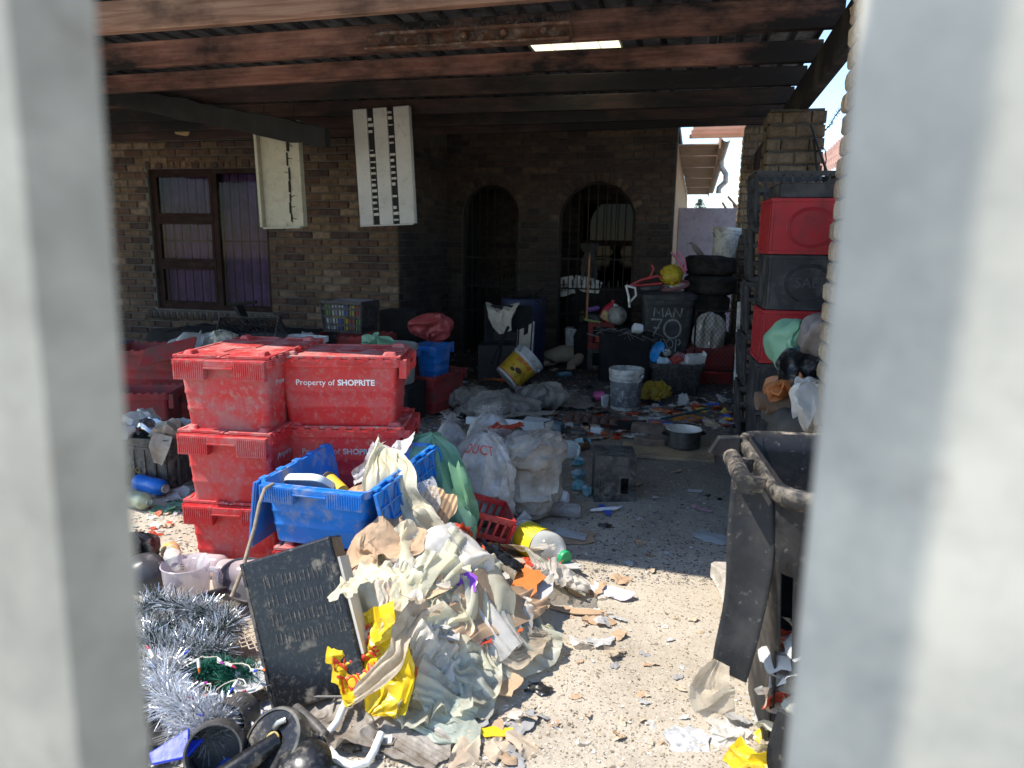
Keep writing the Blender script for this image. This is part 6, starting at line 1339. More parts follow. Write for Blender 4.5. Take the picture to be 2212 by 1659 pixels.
# coke-red crate on black crate with bottles
def bottle_crate(label, M, w, d, h, m, window=True, group=None, emb=True, ring_=False):
    t = thing('bottle_crate', label, 'crate', M, group)
    for rz, (a, b) in ((0, (w, d)), (90, (d, w)), (180, (w, d)), (270, (d, w))):
        q = MB(); y0 = -b/2
        if window:
            q.box(-a/2, -a*.30, y0, y0+.012, 0, h); q.box(a*.30, a/2, y0, y0+.012, 0, h); q.box(-a*.30, a*.30, y0, y0+.012, 0, h*.22); q.box(-a*.30, a*.30, y0, y0+.012, h*.82, h)
        else:
            q.box(-a/2, a/2, y0, y0+.012, .0, h)
            for z in (.0, h*.93): q.box(-a/2-.004, a/2+.004, y0-.004, y0-.0002, z, z+h*.06)
            for x in (-a*.49, a*.46): q.box(x, x+a*.03, y0-.0035, y0-.0002, h*.065, h*.925)
        ob('side_panel', q, m, t, M=Matrix.Rotation(rad(rz), 4, 'Z'), bevel=.004)
        if ring_ and rz == 0:
            for k in range(4): ob('embossed_ring', ring(0, h*.48, a*(.30-.014*k), h*(.36-.016*k), .0022, y0-.0012, p=2), m, t)
    ob('base', MB().box(-w/2+.013, w/2-.013, -d/2+.013, d/2-.013, 0, .01), m, t)
    return t
Pc = G(1292, 800); cb = TR((Pc.x, Pc.y+.15, 0), rad(10))
bottle_crate('black slotted crate under the old red bottle crate', cb, .33, .30, .26, M_BLKD)
MRC = mat('old_crate_red', (.26, .03, .025), .55, .2, 6, dirt=((.09, .035, .03), .4, 8)); bottle_crate('old dark red bottle crate with open window holding a bottle', cb @ TR((0, 0, .262), rad(-3)), .32, .30, .33, MRC)
bottle('empty cola bottle standing in the old red bottle crate', cb @ TR((-.04, -.09, .275)), .27, .042, mat('dark_pet', (.16, .13, .12), .15, clear=.5), None, mat('cola_label', (.40, .05, .03), .4))
def oncrate(x, y, rz=0, rx=0, ry=0, z=.60): return cb @ TR((x, y, z), rad(rz), rad(rx), rad(ry))
t = thing('detergent_bottle', 'red detergent bottle with handle and gold label tipped on the old red crate', 'bottle', oncrate(.02, -.03, 0, 0, 25, .60))
ob('shell', MB().loft([rr(.15*s_, .10*s_, .03, z) for z, s_ in ((0, .9), (.015, 1), (.13, 1), (.19, .75), (.23, .35), (.25, .25))], True, True), mat('detergent_red', (.52, .03, .05), .3, .1), t, smooth=50); ob('cap', MB().lathe([(.022, .25), (.022, .275), (0, .28)], 14), mat('detergent_red', (.5, .03, .05)), t, smooth=40); ob('label', MB().box(-.06, .06, -.0515, -.0505, .02, .12), mat('gold_label', (.5, .36, .16), .5, .5, 40), t); ob('grip', MB().tube([(.06, 0, .15), (.085, 0, .19), (.045, 0, .235)], .014, 8), mat('detergent_red', (.5, .03, .05)), t, smooth=50)
t = thing('spray_can', 'yellow and black spray can upside down on the old red crate', 'spray can', oncrate(.13, -.05, 0, 0, 10, .60)); ob('can', MB().lathe([(0, 0), (.03, 0), (.032, .01), (.032, .16), (.026, .175), (0, .176)], 20), mat('can_yellow', (.55, .43, .03), .4), t, smooth=40); ob('label_band', MB().lathe([(.0325, .06), (.033, .062), (.033, .135), (.0325, .137)], 20), mat('can_black', (.03, .03, .02), .4), t, smooth=40); ob('cap', MB().lathe([(.029, .176), (.029, .21), (0, .212)], 18), M_WHTD, t, smooth=40)
t = thing('spray_can', 'purple spray can lying across the left back of the old red crate', 'spray can', oncrate(-.17, .03, 20, 0, 80, .72)); ob('can', MB().lathe([(0, 0), (.028, 0), (.03, .01), (.03, .13), (.02, .15), (0, .152)], 18), mat('can_purple', (.24, .10, .30), .4, .3, 30), t, smooth=40)
t = thing('shoe', 'green and black shoe on the left corner of the old red crate', 'shoe', oncrate(-.11, -.08, -25, 0, 8, .60)); ob('upper', MB().loft([[(x*s_, y*s_*.8, z) for x, y in ((-.12, 0), (-.09, .04), (.02, .045), (.10, .04), (.12, 0), (.10, -.04), (.02, -.035), (-.09, -.035))] for z, s_ in ((.015, 1), (.05, .9), (.08, .55))], True, False), M_BLK, t, smooth=60); ob('sole', MB().loft([[(x*s_, y*s_*.8, z) for x, y in ((-.12, 0), (-.09, .04), (.02, .045), (.10, .04), (.12, 0), (.10, -.04), (.02, -.035), (-.09, -.035))] for z, s_ in ((-.012, .98), (.015, 1.03))], True, True), mat('lime_rubber', (.32, .42, .12), .6), t, smooth=30)
# stack of bottle crates by the far pillar
cols = [0, 0, 0, 1, 0, 1]; CRB, CRR = mat('crate_black', (.022, .022, .024), .5, .2, 6, dirt=((.09, .085, .08), .3, 9), bump=.12), mat('crate_red', (.36, .018, .022), .45, .12, 6, dirt=((.20, .03, .03), .35, 9), bump=.1)
z = 0.
for k, c in enumerate(cols):
    hh = .294; ln = ['bottom black crate of the front crate stack by the far pillar', 'second black crate from the ground in the front crate stack', 'black crate right under the lower red crate of the front stack', 'lower red crate of the front stack beside green rubbish bag', 'black crate between the two red crates of the front stack', 'upper red crate of the front stack by the far pillar'][k]
    bk_ = bottle_crate(ln, TR((.575+.010*math.sin(k*2), 4.28, z), rad(3+1.5*math.sin(k*3))), .42, .34, hh-.004, CRR if c else CRB, False, 'bottle crates stacked by the far pillar', ring_=True); z += hh
    if k == 4: text('SAB', .075, mat('faded_emboss', (.06, .06, .062), .5), bk_, TR((-.07, -.1722, .12), 0, rad(90)))
bottle_crate('shallow black crate topping the front crate stack', TR((.60, 4.30, z), rad(4)), .40, .33, .075, CRB, False, 'bottle crates stacked by the far pillar')
for k in range(6):
    bt = basket('lattice_crate', ['bottom black lattice crate of the rear stack', 'second black lattice crate from the ground in the rear stack', 'third black lattice crate from the ground in the rear stack', 'fourth black lattice crate from the ground in the rear stack', 'fifth black lattice crate from the ground in the rear stack', 'topmost black lattice crate of the rear stack against the brick pillar'][k], TR((.54, 4.80, .325*k), rad(2+math.sin(k*4)*2)), .46, .36, .322, CRB, 9, 'black lattice crates in the rear stack', 'crate', 3)
# rubbish between the crate stack and the gate pillar
def onp(x, y, Y): return PY(x, y, Y)
for k, (lb, x, y, Y, a, b, c, m) in enumerate((('pale green rubbish bag slumped against the lower red stacked crate', 1735, 752, 3.80, .13, .13, .16, GREENF), ('grey-brown film bag lying on the green bag by the gate pillar', 1765, 735, 3.65, .11, .12, .11, mat('grey_film', (.20, .17, .15), .4, .2, 7, trl=.15, crinkle=14)), ('shiny black rubbish bag below the green bag by the gate pillar', 1735, 800, 3.6, .14, .13, .08, BLKF), ('torn orange bag under the shiny black one by the gate pillar', 1715, 838, 3.55, .15, .10, .045, mat('orange_film', (.42, .15, .05), .4, .2, 9, trl=.2, crinkle=14)), ('pale blue-white film bag at the foot of the gate pillar', 1745, 890, 3.35, .11, .11, .12, MILKF))):
    p = onp(x, y, Y); sack(lb, blob(p.x, p.y, p.z, a, b, c, 28, 42, 2.2, 2.2, None, R.uniform(-.4, .4), 150+k), m, 150+k, 1.08, 1.25, .022, 'rubbish bag', None, hf=None, name='rubbish_bag')
for k in range(3):
    p = onp(1690+18*k, 868+8*k, 3.6); o = ob('log', MB().tube([p+Vector((-.12, -.02, .0)), p+Vector((.0, .01, .01)), p+Vector((.14, .02, 0))], [.045, .05, .043], 14), mat('bark_brown', (.14, .09, .06), .95, .3, 9, bump=.8), smooth=40); tag(o, ['cut brown log lowest in the pile by the gate pillar', 'cut brown log in the middle of the pile by the gate pillar', 'cut brown log nearest the blue-white bag by the gate pillar'][k], 'log')
o = rock('rubble_mound', 'dark heap of rubble carrying the bags by the gate pillar', TR((.66, 3.62, 0)), .5, .6, .75, mat('dark_rubble', (.07, .06, .05), .95, .3, 8, bump=.8), 'rubble', 9, .04)
# ================================================================ dark corner: appliances, drum, board, dog
P = PY(1092, 720, 7.6); t = thing('television', 'bulky old black television on a dark cabinet with a beige cloth over it', 'television', TR((P.x, 7.7, .42), rad(12)))
ob('case', MB().loft([rr(.52, .08, .02, 0), rr(.52, .08, .02, .42)], True, True), M_SOOT, t, bevel=.006); ob('back_shell', MB().loft([[(x, .04+y0, z) for x, z in ((-.24*s_, .02), (.24*s_, .02), (.24*s_, .02+.38*s_), (-.24*s_, .02+.38*s_))] for y0, s_ in ((0, 1), (.25, .75), (.36, .6))], False, True), M_SOOT, t)
for k in range(7): ob('vent', MB().box(-.15, .10, -.046, -.041, .04+k*.014, .046+k*.014), M_BLK, t)
o = ob('cabinet', MB().box(-.30, .30, -.25, .22, 0, .415), mat('dark_cabinet', (.03, .028, .028), .6, .2, 5), bevel=.006, M=TR((P.x-.02, 7.75, 0), rad(10))); tag(o, 'dark cabinet standing under the old black television', 'cabinet')
def cy(x, Y): return PY(x, 700, Y).x
P = strip_path([px3(1085, 655, 7.75), px3(1085, 664, 7.55), px3(1082, 690, 7.48), px3(1090, 715, 7.46)], [.17, .15, .11, .06], 44, 32, .25, (1, .1, 0))
X = crumple(P, 1.08, 1.3, seed=160, nz=.03, pull=.015); tag(ob('cloth', MB().grid(X), mat('beige_cloth', (.50, .43, .34), .9, .1, 8, dirt=((.35, .28, .2), .2, 8), bump=.15), smooth=75), 'beige cloth rag hanging over the old black television', 'cloth')
P = G(1155, 775); o = ob('drum', MB().lathe([(0, 0), (.26, 0), (.265, .02), (.265, .3), (.275, .31), (.275, .33), (.265, .34), (.265, .60), (.275, .61), (.275, .63), (.265, .64), (.262, .86), (.25, .88), (0, .87)], 36), mat('navy_drum', (.012, .018, .055), .5, .2, 5, dirt=((.03, .03, .035), .4, 6)), smooth=40, M=TR((P.x+.05, 8.35, 0))); tag(o, 'dark blue plastic drum right of the old television', 'drum')
q = MB(); q.tube([(-.2, 0, .9), (.0, .05, .98), (.15, -.05, .93), (.25, .0, 1.02)], .012, 6); q.tube([(-.15, .1, .9), (.1, -.1, .95), (.2, .1, .9)], .012, 6); q.tube([(.05, 0, .9), (.1, -.1, 1.0), (.28, -.15, .82)], .01, 6); o = ob('wire_tangle', q, BAR, smooth=60, M=TR((P.x+.05, 8.3, -.02))); tag(o, 'dark tangle of wire and hose on top of the blue drum', 'wire')
p0, p1 = PY(1117, 785, 7.4), PY(1151, 705, 7.4); t = thing('display_board', 'beige board in a black frame with cut-outs standing by the blue drum', 'board', TR((p0.x, 7.4, p0.z), rad(-28), rad(-4)))
W_ = (p1.x-p0.x)/math.cos(rad(28)); Hb = p1.z-p0.z+.06
ob('panel', MB().prism([(.01, .01), (W_*.45, .01), (W_*.45, .05), (W_*.62, .12), (W_*.62, .03), (W_-.01, .10), (W_-.01, Hb-.02), (W_*.72, Hb-.04), (W_*.70, Hb-.13), (W_*.38, Hb-.16), (W_*.36, Hb-.08), (.01, Hb-.10)], 0, .006, 0, Matrix.Rotation(rad(90), 4, 'X')), mat('beige_board', (.40, .34, .27), .7), t)
ob('frame', MB().box(-.008, .0095, -.012, .012, 0, Hb-.08).box(W_-.0095, W_+.008, -.012, .012, 0, Hb+.03), M_SOOT, t); ob('white_edge', MB().box(W_+.0085, W_+.014, -.010, .010, 0, Hb), M_WHTD, t); ob('white_edge', MB().box(-.014, -.0085, -.010, .010, 0, Hb-.1), M_WHTD, t)
for k, (lb, x0, y0, x1, y1) in enumerate((('long charred stick leaning left of the framed board', 1062, 785, 1098, 706), ('thin charred stick leaning across the longer one', 1075, 790, 1090, 720))):
    o = ob('stick', MB().tube([PY(x0, y0, 6.9+.1*k), PY(x1, y1, 7.2)], .016-.005*k, 8), M_SOOT); tag(o, lb, 'stick')
# sleeping dog
def dog():
    base = G(1200, 792); o0 = Vector((base.x, base.y, 0)); me = bpy.data.meshes.new('dog'); sc_ = .92
    J = [(.30, .05, .17, .115), (.16, .03, .185, .13), (.0, .02, .17, .125), (-.14, .01, .145, .105), (-.25, -.02, .11, .07), (-.345, -.04, .075, .062), (-.42, -.07, .05, .038), (-.465, -.085, .042, .026),
         (-.16, -.13, .06, .045), (-.28, -.18, .03, .028), (-.36, -.20, .022, .024), (.24, -.12, .10, .075), (.12, -.22, .06, .045), (.22, -.27, .03, .028), (.10, -.30, .022, .022), (.40, .0, .09, .035), (.47, -.10, .03, .016), (-.335, .02, .115, .022), (-.345, -.09, .11, .020)]
    E = [(0, 1), (1, 2), (2, 3), (3, 4), (4, 5), (5, 6), (6, 7), (3, 8), (8, 9), (9, 10), (0, 11), (11, 12), (12, 13), (13, 14), (0, 15), (15, 16), (5, 17), (5, 18)]
    me.from_pydata([(x*sc_, y*sc_, z*sc_) for x, y, z, r in J], E, []); o = bpy.data.objects.new('dog', me); C.objects.link(o); o.matrix_world = TR(o0+Vector((.04, .05, .0)), rad(8))
    md = o.modifiers.new('skin', 'SKIN'); md.use_smooth_shade = True
    for v, (x, y, z, r) in zip(me.skin_vertices[0].data, J): v.radius = (r*sc_, r*sc_)
    me.skin_vertices[0].data[1].use_root = True; sb2 = o.modifiers.new('sub', 'SUBSURF'); sb2.levels = sb2.render_levels = 2
    me.materials.append(mat('tan_fur', (.40, .31, .22), .9, .15, 6, dirt=((.52, .45, .36), .3, 5), bump=.4, bs=90)); tag(o, 'tan dog lying asleep with its head towards the tilted bucket', 'dog')
    ob('nose', MB().lathe([(0, -.012), (.012, 0), (0, .012)], 10, M=TR((-.455*1.0, -.085, .045))), M_SOOT, o, smooth=60)
    for s in (1, -1): ob('ear', MB().add([(-.315, -.04+s*.05, .11), (-.28, -.04+s*.055, .10), (-.305, -.04+s*.085, .05)], [(0, 1, 2), (2, 1, 0)]), mat('tan_fur', (.4, .3, .2)), o)
dog()
Pm = G(1250, 775); sack('mossy brown twisted cloth bundle standing left of the old red crate', blob(Pm.x, Pm.y+.1, .38, .11, .10, .36, 34, 42, 2.2, 2.4, lambda t: 1.25-.5*t+.18*np.sin(t*14), 0, 170), mat('mossy_cloth', (.10, .085, .045), .95, .3, 7, dirt=((.2, .17, .08), .3, 6), bump=.5), 170, 1.08, 1.2, .03, 'bundle', None, name='bundle')
sack('dark ragged bundle lying between dog and tilted bucket litter', blob(Pm.x-.1, Pm.y-.1, .12, .22, .14, .13, 26, 42, 2.2, 2.2, None, 0, 171), M_SOOT, 171, 1.08, 1.2, .03, 'bundle', None, name='bundle')
t = thing('aerosol_can', 'blue and cream aerosol can lying in the dark litter before the dog', 'spray can', lying(1205, 808, .03, 40)); ob('can', MB().lathe([(0, 0), (.03, 0), (.03, .16), (.02, .175), (0, .18)], 18), mat('can_blue', (.10, .30, .40), .4, .3, 12, dirt=((.5, .48, .4), .35, 12)), t, smooth=40)
# soccer ball, charger, printed paper, white cloths in the right arch
Pb = PY(1333, 682, 8.5); o = ob('football', MB().lathe([(.115*math.sin(a), -.115*math.cos(a)) for a in np.linspace(.01, 3.13, 18)], 28), mat('ball_leather', (.40, .38, .34), .6, .1, 6, dirt=((.02, .02, .02), .45, 7)), smooth=180, M=TR((Pb.x, Pb.y, Pb.z))); tag(o, 'worn black and white football on the heap by the right arch', 'ball')
q = MB(); q.loft([rr(.11, .085, .02, 0), rr(.115, .09, .022, .06), rr(.09, .07, .02, .075)], True, True); Pw = PY(1375, 712, 7.8); o = ob('plug_adapter', q, M_WHT, smooth=40, M=TR(Pw, rad(20), rad(60), rad(10))); tag(o, 'white plug-in adapter box with cut cable on the wire heap', 'adapter')
q = MB()
for k in range(28):
    a = Vector((R.uniform(-.28, .28), R.uniform(-.12, .12), R.uniform(-.03, .05))); q.tube([a, a+Vector((R.uniform(-.12, .12), R.uniform(-.08, .08), .04)), a+Vector((R.uniform(-.2, .2), R.uniform(-.1, .1), R.uniform(-.05, .02)))], .004, 5)
Ph = PY(1345, 725, 8.0); o = ob('cable_heap', q, mat('cable_grey', (.14, .13, .13), .6, .6, 5), smooth=60, M=TR((Ph.x, Ph.y, Ph.z))); tag(o, 'tangle of pale and dark cables between red crate and marked bin', 'cables')
o = ob('black_box', MB().loft([rr(.55, .35, .03, 0), rr(.58, .38, .03, .55)], True, True), M_SOOT, smooth=40, M=TR((Ph.x+.02, Ph.y+.12, 0), rad(5))); tag(o, 'black box under the cable tangle between red crate and marked bin', 'box')
for k, (lb, x, y, w_, h2, Y, ry, m) in enumerate((('printed white sheet stuck behind the bars of the right arch gate', 1222, 618, .22, .22, 9.36, -12, M_PAPER), ('white plastic sheet draped behind the bars of the right arch gate', 1268, 615, .34, .2, 9.5, 14, M_WHT))):
    p = PY(x, y, Y); P = np.zeros((26, 26, 3)); u = np.linspace(-.5, .5, 26); P[..., 0] = u[:, None]*w_; P[..., 2] = u[None]*h2*(1-.5*k*abs(u[:, None]*1.2)); X = crumple(P, 1.06, 1.12, seed=180+k, nz=.02)
    o = ob('sheet', MB().grid(X), m, smooth=34, M=TR(p, 0, 0, rad(ry))); tag(o, lb, 'sheet')
    if k == 0:
        q = MB()
        for r_ in range(3):
            for c_ in range(7):
                if R.random() < .8: q.box(-.07+c_*.016, -.058+c_*.016, -.016, -.014, -.06+r_*.035, -.038+r_*.035)
        ob('print', q, M_SOOT, o)
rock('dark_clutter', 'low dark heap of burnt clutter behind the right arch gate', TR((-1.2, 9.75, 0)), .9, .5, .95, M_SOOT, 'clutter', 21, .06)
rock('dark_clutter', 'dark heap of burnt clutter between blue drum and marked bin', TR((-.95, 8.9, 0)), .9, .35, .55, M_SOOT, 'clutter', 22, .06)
o = ob('white_tub', MB().loft([rr(.26, .2, .03, 0), rr(.3, .24, .03, .36)], True, True), M_WHTD, smooth=40, M=TR((PY(1245, 770, 8.9).x, 8.95, .12))); tag(o, 'dim white tub behind the mossy bundle in the right arch', 'tub')
# ================================================================ left middle ground
Pa = G(748, 760); rb = TR((PY(752, 735, 6.2).x, 6.3, .0), rad(4))
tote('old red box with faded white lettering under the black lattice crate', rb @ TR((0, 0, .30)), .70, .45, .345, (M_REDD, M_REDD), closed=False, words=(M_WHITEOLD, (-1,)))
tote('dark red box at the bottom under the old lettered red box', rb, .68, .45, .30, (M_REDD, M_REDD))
lc = rb @ TR((-.02, .0, .66), rad(-9)); basket('lattice_crate', 'black lattice bottle crate full of packets on the old red box by the wall', lc, .44, .32, .30, M_BLK, 12, None, 'crate', 4)
dl = text('DARLING', .036, mat('gold_ink', (.25, .17, .05), .5), None, lc @ TR((-.09, -.165, .135), 0, rad(90))); dl.parent = [o for o in C.objects if o.get('label', '').startswith('black lattice bottle crate full')][0]; dl.matrix_world = lc @ TR((-.09, -.168, .135), 0, rad(90)); dl.matrix_local = TR((-.09, -.168, .135), 0, rad(90))
PK = [mat('pack_white', (.6, .6, .58), .6), mat('pack_green', (.16, .32, .06), .6), mat('pack_red', (.42, .05, .05), .6), mat('pack_yellow', (.55, .42, .04), .6), mat('pack_blue', (.04, .1, .35), .6), mat('pack_white', (.6, .6, .6))]
PL = ['white', 'green', 'red', 'yellow', 'blue', 'white']
for k in range(12):
    x = -.16+.065*(k % 6); z = .01+.125*(k//6); m = PK[(k*5+k//6) % 6]; o = ob('carton', MB().box(-.028, .028, -.04, .04, 0, .12), m, M=lc @ TR((x, -.09, z), rad(R.uniform(-8, 8)))); tag(o, f"{PL[(k*5+k//6) % 6]} carton behind the slots of the black lattice crate", 'carton', f"{PL[(k*5+k//6) % 6]} cartons in the black lattice crate")
o = ob('cardboard_sheet', MB().box(-.19, .19, -.12, .12, 0, .006), mat('pale_card', (.30, .28, .30), .8), M=lc @ TR((0, 0, .285), rad(6), rad(4))); tag(o, 'pale card sheet lying on top of the black lattice crate', 'card')
P = strip_path([tuple(rb @ Vector((-.36, -.2, .66))), tuple(rb @ Vector((-.36, -.27, .60))), tuple(rb @ Vector((-.33, -.29, .50)))], [.05, .05, .04], 20, 14, .1, (1, .1, 0)); X = crumple(P, 1.05, 1.2, seed=190, nz=.02); tag(ob('paper_strip', MB().grid(X), M_PAPER, smooth=34), 'white paper strip hanging over the left rim of the old lettered red box', 'paper')
P = strip_path([tuple(rb @ Vector((-.12, -.1, .66))), tuple(rb @ Vector((-.12, -.26, .63))), tuple(rb @ Vector((-.09, -.28, .50)))], [.04, .04, .03], 20, 14, .2, (1, .1, 0)); X = crumple(P, 1.05, 1.2, seed=191, nz=.02); tag(ob('rag', MB().grid(X), M_SOOT, smooth=34), 'black rag hanging over the front of the old lettered red box', 'rag')
p = PY(640, 735, 5.6); o = thing('white_basin', 'broken white rectangular plastic basin before the brick wall', 'basin', TR((p.x, 5.7, .42), rad(-6)))
ob('body', MB().loft([rr(.30, .24, .05, 0), rr(.36, .28, .06, .20), rr(.40, .31, .06, .205), rr(.40, .31, .06, .25), rr(.37, .285, .06, .25), rr(.29, .23, .05, .01)], True, True), M_WHT, o, smooth=40)
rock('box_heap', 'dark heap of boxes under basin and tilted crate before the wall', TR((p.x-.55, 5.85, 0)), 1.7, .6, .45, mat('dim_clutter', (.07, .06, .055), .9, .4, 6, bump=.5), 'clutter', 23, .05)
p = PY(560, 730, 5.5); basket('lattice_crate', 'black lattice crate tipped on its side left of the white basin', TR((p.x+.02, 5.45, .58), rad(8), rad(58)), .52, .34, .28, M_BLK, 11, None, 'crate', 2)
for k, (lb, x, y, m, s_) in enumerate((('white and yellow packets heaped behind the top left red crate', 430, 735, M_PAPER, .16), ('yellow and white torn sack left of the tipped lattice crate', 480, 722, mat('pack_mix', (.55, .5, .36), .6, .5, 18, dirt=((.05, .07, .2), .3, 14)), .12), ('grey printed paper bag heap by the red boxes at the left', 400, 745, mat('grey_print', (.38, .37, .36), .7, .3, 16, dirt=((.06, .06, .07), .3, 18)), .14))):
    p = PY(x, y, 5.2); sack(lb, blob(p.x, p.y, p.z-.04, s_*1.3, s_, s_*.55, 24, 36, 2.2, 2.2, None, R.uniform(-1, 1), 200+k), m, 200+k, 1.1, 1.25, .025, 'packets', None, hf=None, name='packet_heap')
p = PY(330, 725, 6.0); o = ob('tarpaulin', MB().grid(crumple(patch(p.x, p.y, .5, .25, 0, lambda X, Y: p.z-.06+.06*np.cos(X*3), 0, 40, 30, .2, 210), 1.05, 1.2, seed=210, nz=.03)), mat('navy_tarp', (.02, .03, .10), .6, .2, 5), smooth=34); tag(o, 'dark blue tarpaulin bundle under the curtained window', 'tarpaulin')
t = thing('scorched_chair', 'burnt black chair-like frame with t-shaped handle under the window', 'frame'); a = PY(530, 700, 7.1); ob('post', MB().bar(PY(540, 715, 7.1), PY(512, 655, 7.15), .10, .05), M_SOOT, t); ob('cross_bar', MB().tube([PY(499, 658, 7.1), PY(554, 652, 7.1)], .02, 10), M_SOOT, t); ob('seat', MB().bar(PY(520, 712, 7.05), PY(565, 690, 7.2), .18, .06), M_SOOT, t)
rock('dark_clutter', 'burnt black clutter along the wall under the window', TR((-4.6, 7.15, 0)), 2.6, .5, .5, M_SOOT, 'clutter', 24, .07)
# red boxes far left
def back(px, py, rz=0): p = G(px, py); return TR((p.x, p.y, 0), rad(rz))
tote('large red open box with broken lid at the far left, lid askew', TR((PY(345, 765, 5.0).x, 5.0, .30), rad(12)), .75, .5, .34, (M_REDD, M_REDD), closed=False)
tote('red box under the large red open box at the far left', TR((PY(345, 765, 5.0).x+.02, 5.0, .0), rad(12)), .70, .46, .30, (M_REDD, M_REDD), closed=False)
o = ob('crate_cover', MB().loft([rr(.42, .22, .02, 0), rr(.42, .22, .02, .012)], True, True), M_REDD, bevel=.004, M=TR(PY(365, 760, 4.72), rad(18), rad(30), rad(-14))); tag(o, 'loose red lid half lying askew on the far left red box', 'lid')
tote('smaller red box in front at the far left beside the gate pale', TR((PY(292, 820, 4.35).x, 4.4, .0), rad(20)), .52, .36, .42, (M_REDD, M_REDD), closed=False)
# black crate with litter, left
bc = TR((PY(330, 980, 3.72).x, 3.72, 0), rad(4)); t = thing('produce_crate', 'black produce crate brimming with film and foil litter at the left', 'crate', bc)
L, W, H = .52, .36, .31
ob('body', MB().loft([rr(L*s_, W*s_, .03, z) for z, s_ in ((0, .94), (.24, .98), (.241, 1.02), (.255, 1.02), (.256, .99), (.275, .99), (.276, 1.03), (.31, 1.03), (.311, .97), (.02, .91))], True, True), M_BLKD, t, smooth=30)
for k in range(7): x = -L*.42+k*L*.14; ob('wall_rib', MB().box(x-.008, x+.008, -W*.51, -W*.46, .01, .24), M_BLKD, t, bevel=.002)
for k in range(3): y = -W*.3+k*W*.3; ob('wall_rib', MB().box(L*.46, L*.51, y-.008, y+.008, .01, .24), M_BLKD, t, bevel=.002)
dl = text('DARLING', .05, mat('gold_ink', (.25, .17, .05)), t, TR((-.17, -W*.50-.003, .09), 0, rad(90)))
for k, (lb, x, y, s_, m) in enumerate((('silver foil bag crumpled on the litter of the black produce crate', .02, -.03, .10, mat('crisp_foil', (.62, .60, .60), .2, .3, 12, metal=.9, dirt=((.5, .1, .08), .18, 10), crinkle=16)), ('white film bundle at the back of the black produce crate', -.13, .08, .12, MILKF), ('grey film bundle at the right of the black produce crate', .17, -.05, .11, BROWNF), ('white cup and wrapper scrap on the right rear of the produce crate', .15, .10, .08, M_PAPER), ('white wrapper spilling over the front of the produce crate', -.08, -.15, .09, M_PAPER))):
    P = blob(0, 0, 0, s_, s_*.8, s_*.55, 22, 36, 2, 2, None, R.uniform(0, 3), 220+k); X = crumple(P, 1.1, 1.3, True, 220+k, None, .03, .012); o = ob('litter_bundle', MB().grid(X, True), m, smooth=34, M=bc @ TR((x, y, .34))); tag(o, lb, 'litter')
P = strip_path([tuple(bc @ Vector((.22, -.17, .33))), tuple(bc @ Vector((.22, -.21, .27))), tuple(bc @ Vector((.21, -.215, .16)))], [.05, .05, .025], 20, 16, .2, (1, .1, 0)); tag(ob('film_scrap', MB().grid(crumple(P, 1.05, 1.25, seed=229, nz=.02)), BROWNF, smooth=34), 'dirty film corner hanging over the front right of the produce crate', 'film')
for k, (lb, x, y, a, b, c, m) in enumerate((('round black lump behind the litter-filled produce crate', 358, 893, .13, .12, .12, BLKF), ('dull orange cloth behind the black lump', 372, 862, .17, .12, .07, mat('orange_cloth', (.30, .09, .05), .9, .2, 6)), ('small black bag beside the lump by the red stack', 395, 895, .10, .10, .09, BLKF), ('pale film lump left of the orange cloth', 300, 885, .10, .1, .07, MILKF))):
    p = G(x, y); sack(lb, blob(p.x, p.y, c*.8, a, b, c, 24, 36, 2.2, 2.2, None, 0, 230+k), m, 230+k, 1.08, 1.25, .022, 'rubbish bag', None, name='rubbish_bag')
# behind the right front stack
p = PY(840, 730, 5.6); bucket('pale grey round tub with green film bag in it behind the red stack', TR((p.x, 5.6, .33), rad(10)), .21, .235, .33, mat('grey_tub', (.32, .31, .28), .6, .12, 6, dirt=((.18, .16, .13), .3, 8)), None, None, False, cat='tub')
o = ob('crate_stand', MB().loft([rr(.5, .4, .03, 0), rr(.52, .42, .03, .325)], True, True), M_SOOT, smooth=35, M=TR((p.x, 5.6, 0))); tag(o, 'dark upturned box under the pale grey round tub', 'box')
X_ = Vector((p.x-.08, 5.55, .66)); sack('light green film bag in the pale grey round tub', blob(X_.x, X_.y, X_.z, .18, .13, .07, 24, 36, 2, 2, None, 0, 240), GREENF, 240, 1.1, 1.3, .025, 'rubbish bag', None, hf=None, name='rubbish_bag')
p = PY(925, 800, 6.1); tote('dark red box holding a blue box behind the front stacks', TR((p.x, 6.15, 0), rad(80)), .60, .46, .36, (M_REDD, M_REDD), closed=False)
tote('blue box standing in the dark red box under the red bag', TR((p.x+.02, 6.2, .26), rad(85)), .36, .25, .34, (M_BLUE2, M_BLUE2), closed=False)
bottle('tin-like jar with orange label in front of the blue box', TR((p.x-.17, 5.98, .34)), .18, .06, M_WHTD, None, mat('orange_label', (.45, .13, .05), .5), bands=(.1, .75), shoulder=.9, neck=.9)
sack('large dull red film bag on top of the blue box', blob(p.x+.0, 6.15, .74, .20, .17, .13, 34, 54, 2.3, 2.2, None, .1, 241), mat('dull_red_film', (.34, .06, .06), .5, .15, 6, trl=.2, crinkle=10), 241, 1.08, 1.25, .03, 'rubbish bag', None, hf=None, name='rubbish_bag')
o = ob('dark_box', MB().box(-.2, .2, -.15, .15, 0, .82), M_SOOT, bevel=.01, M=TR((PY(865, 700, 6.9).x, 6.95, 0), rad(4))); tag(o, 'dark box behind the red film bag against the house corner', 'box')
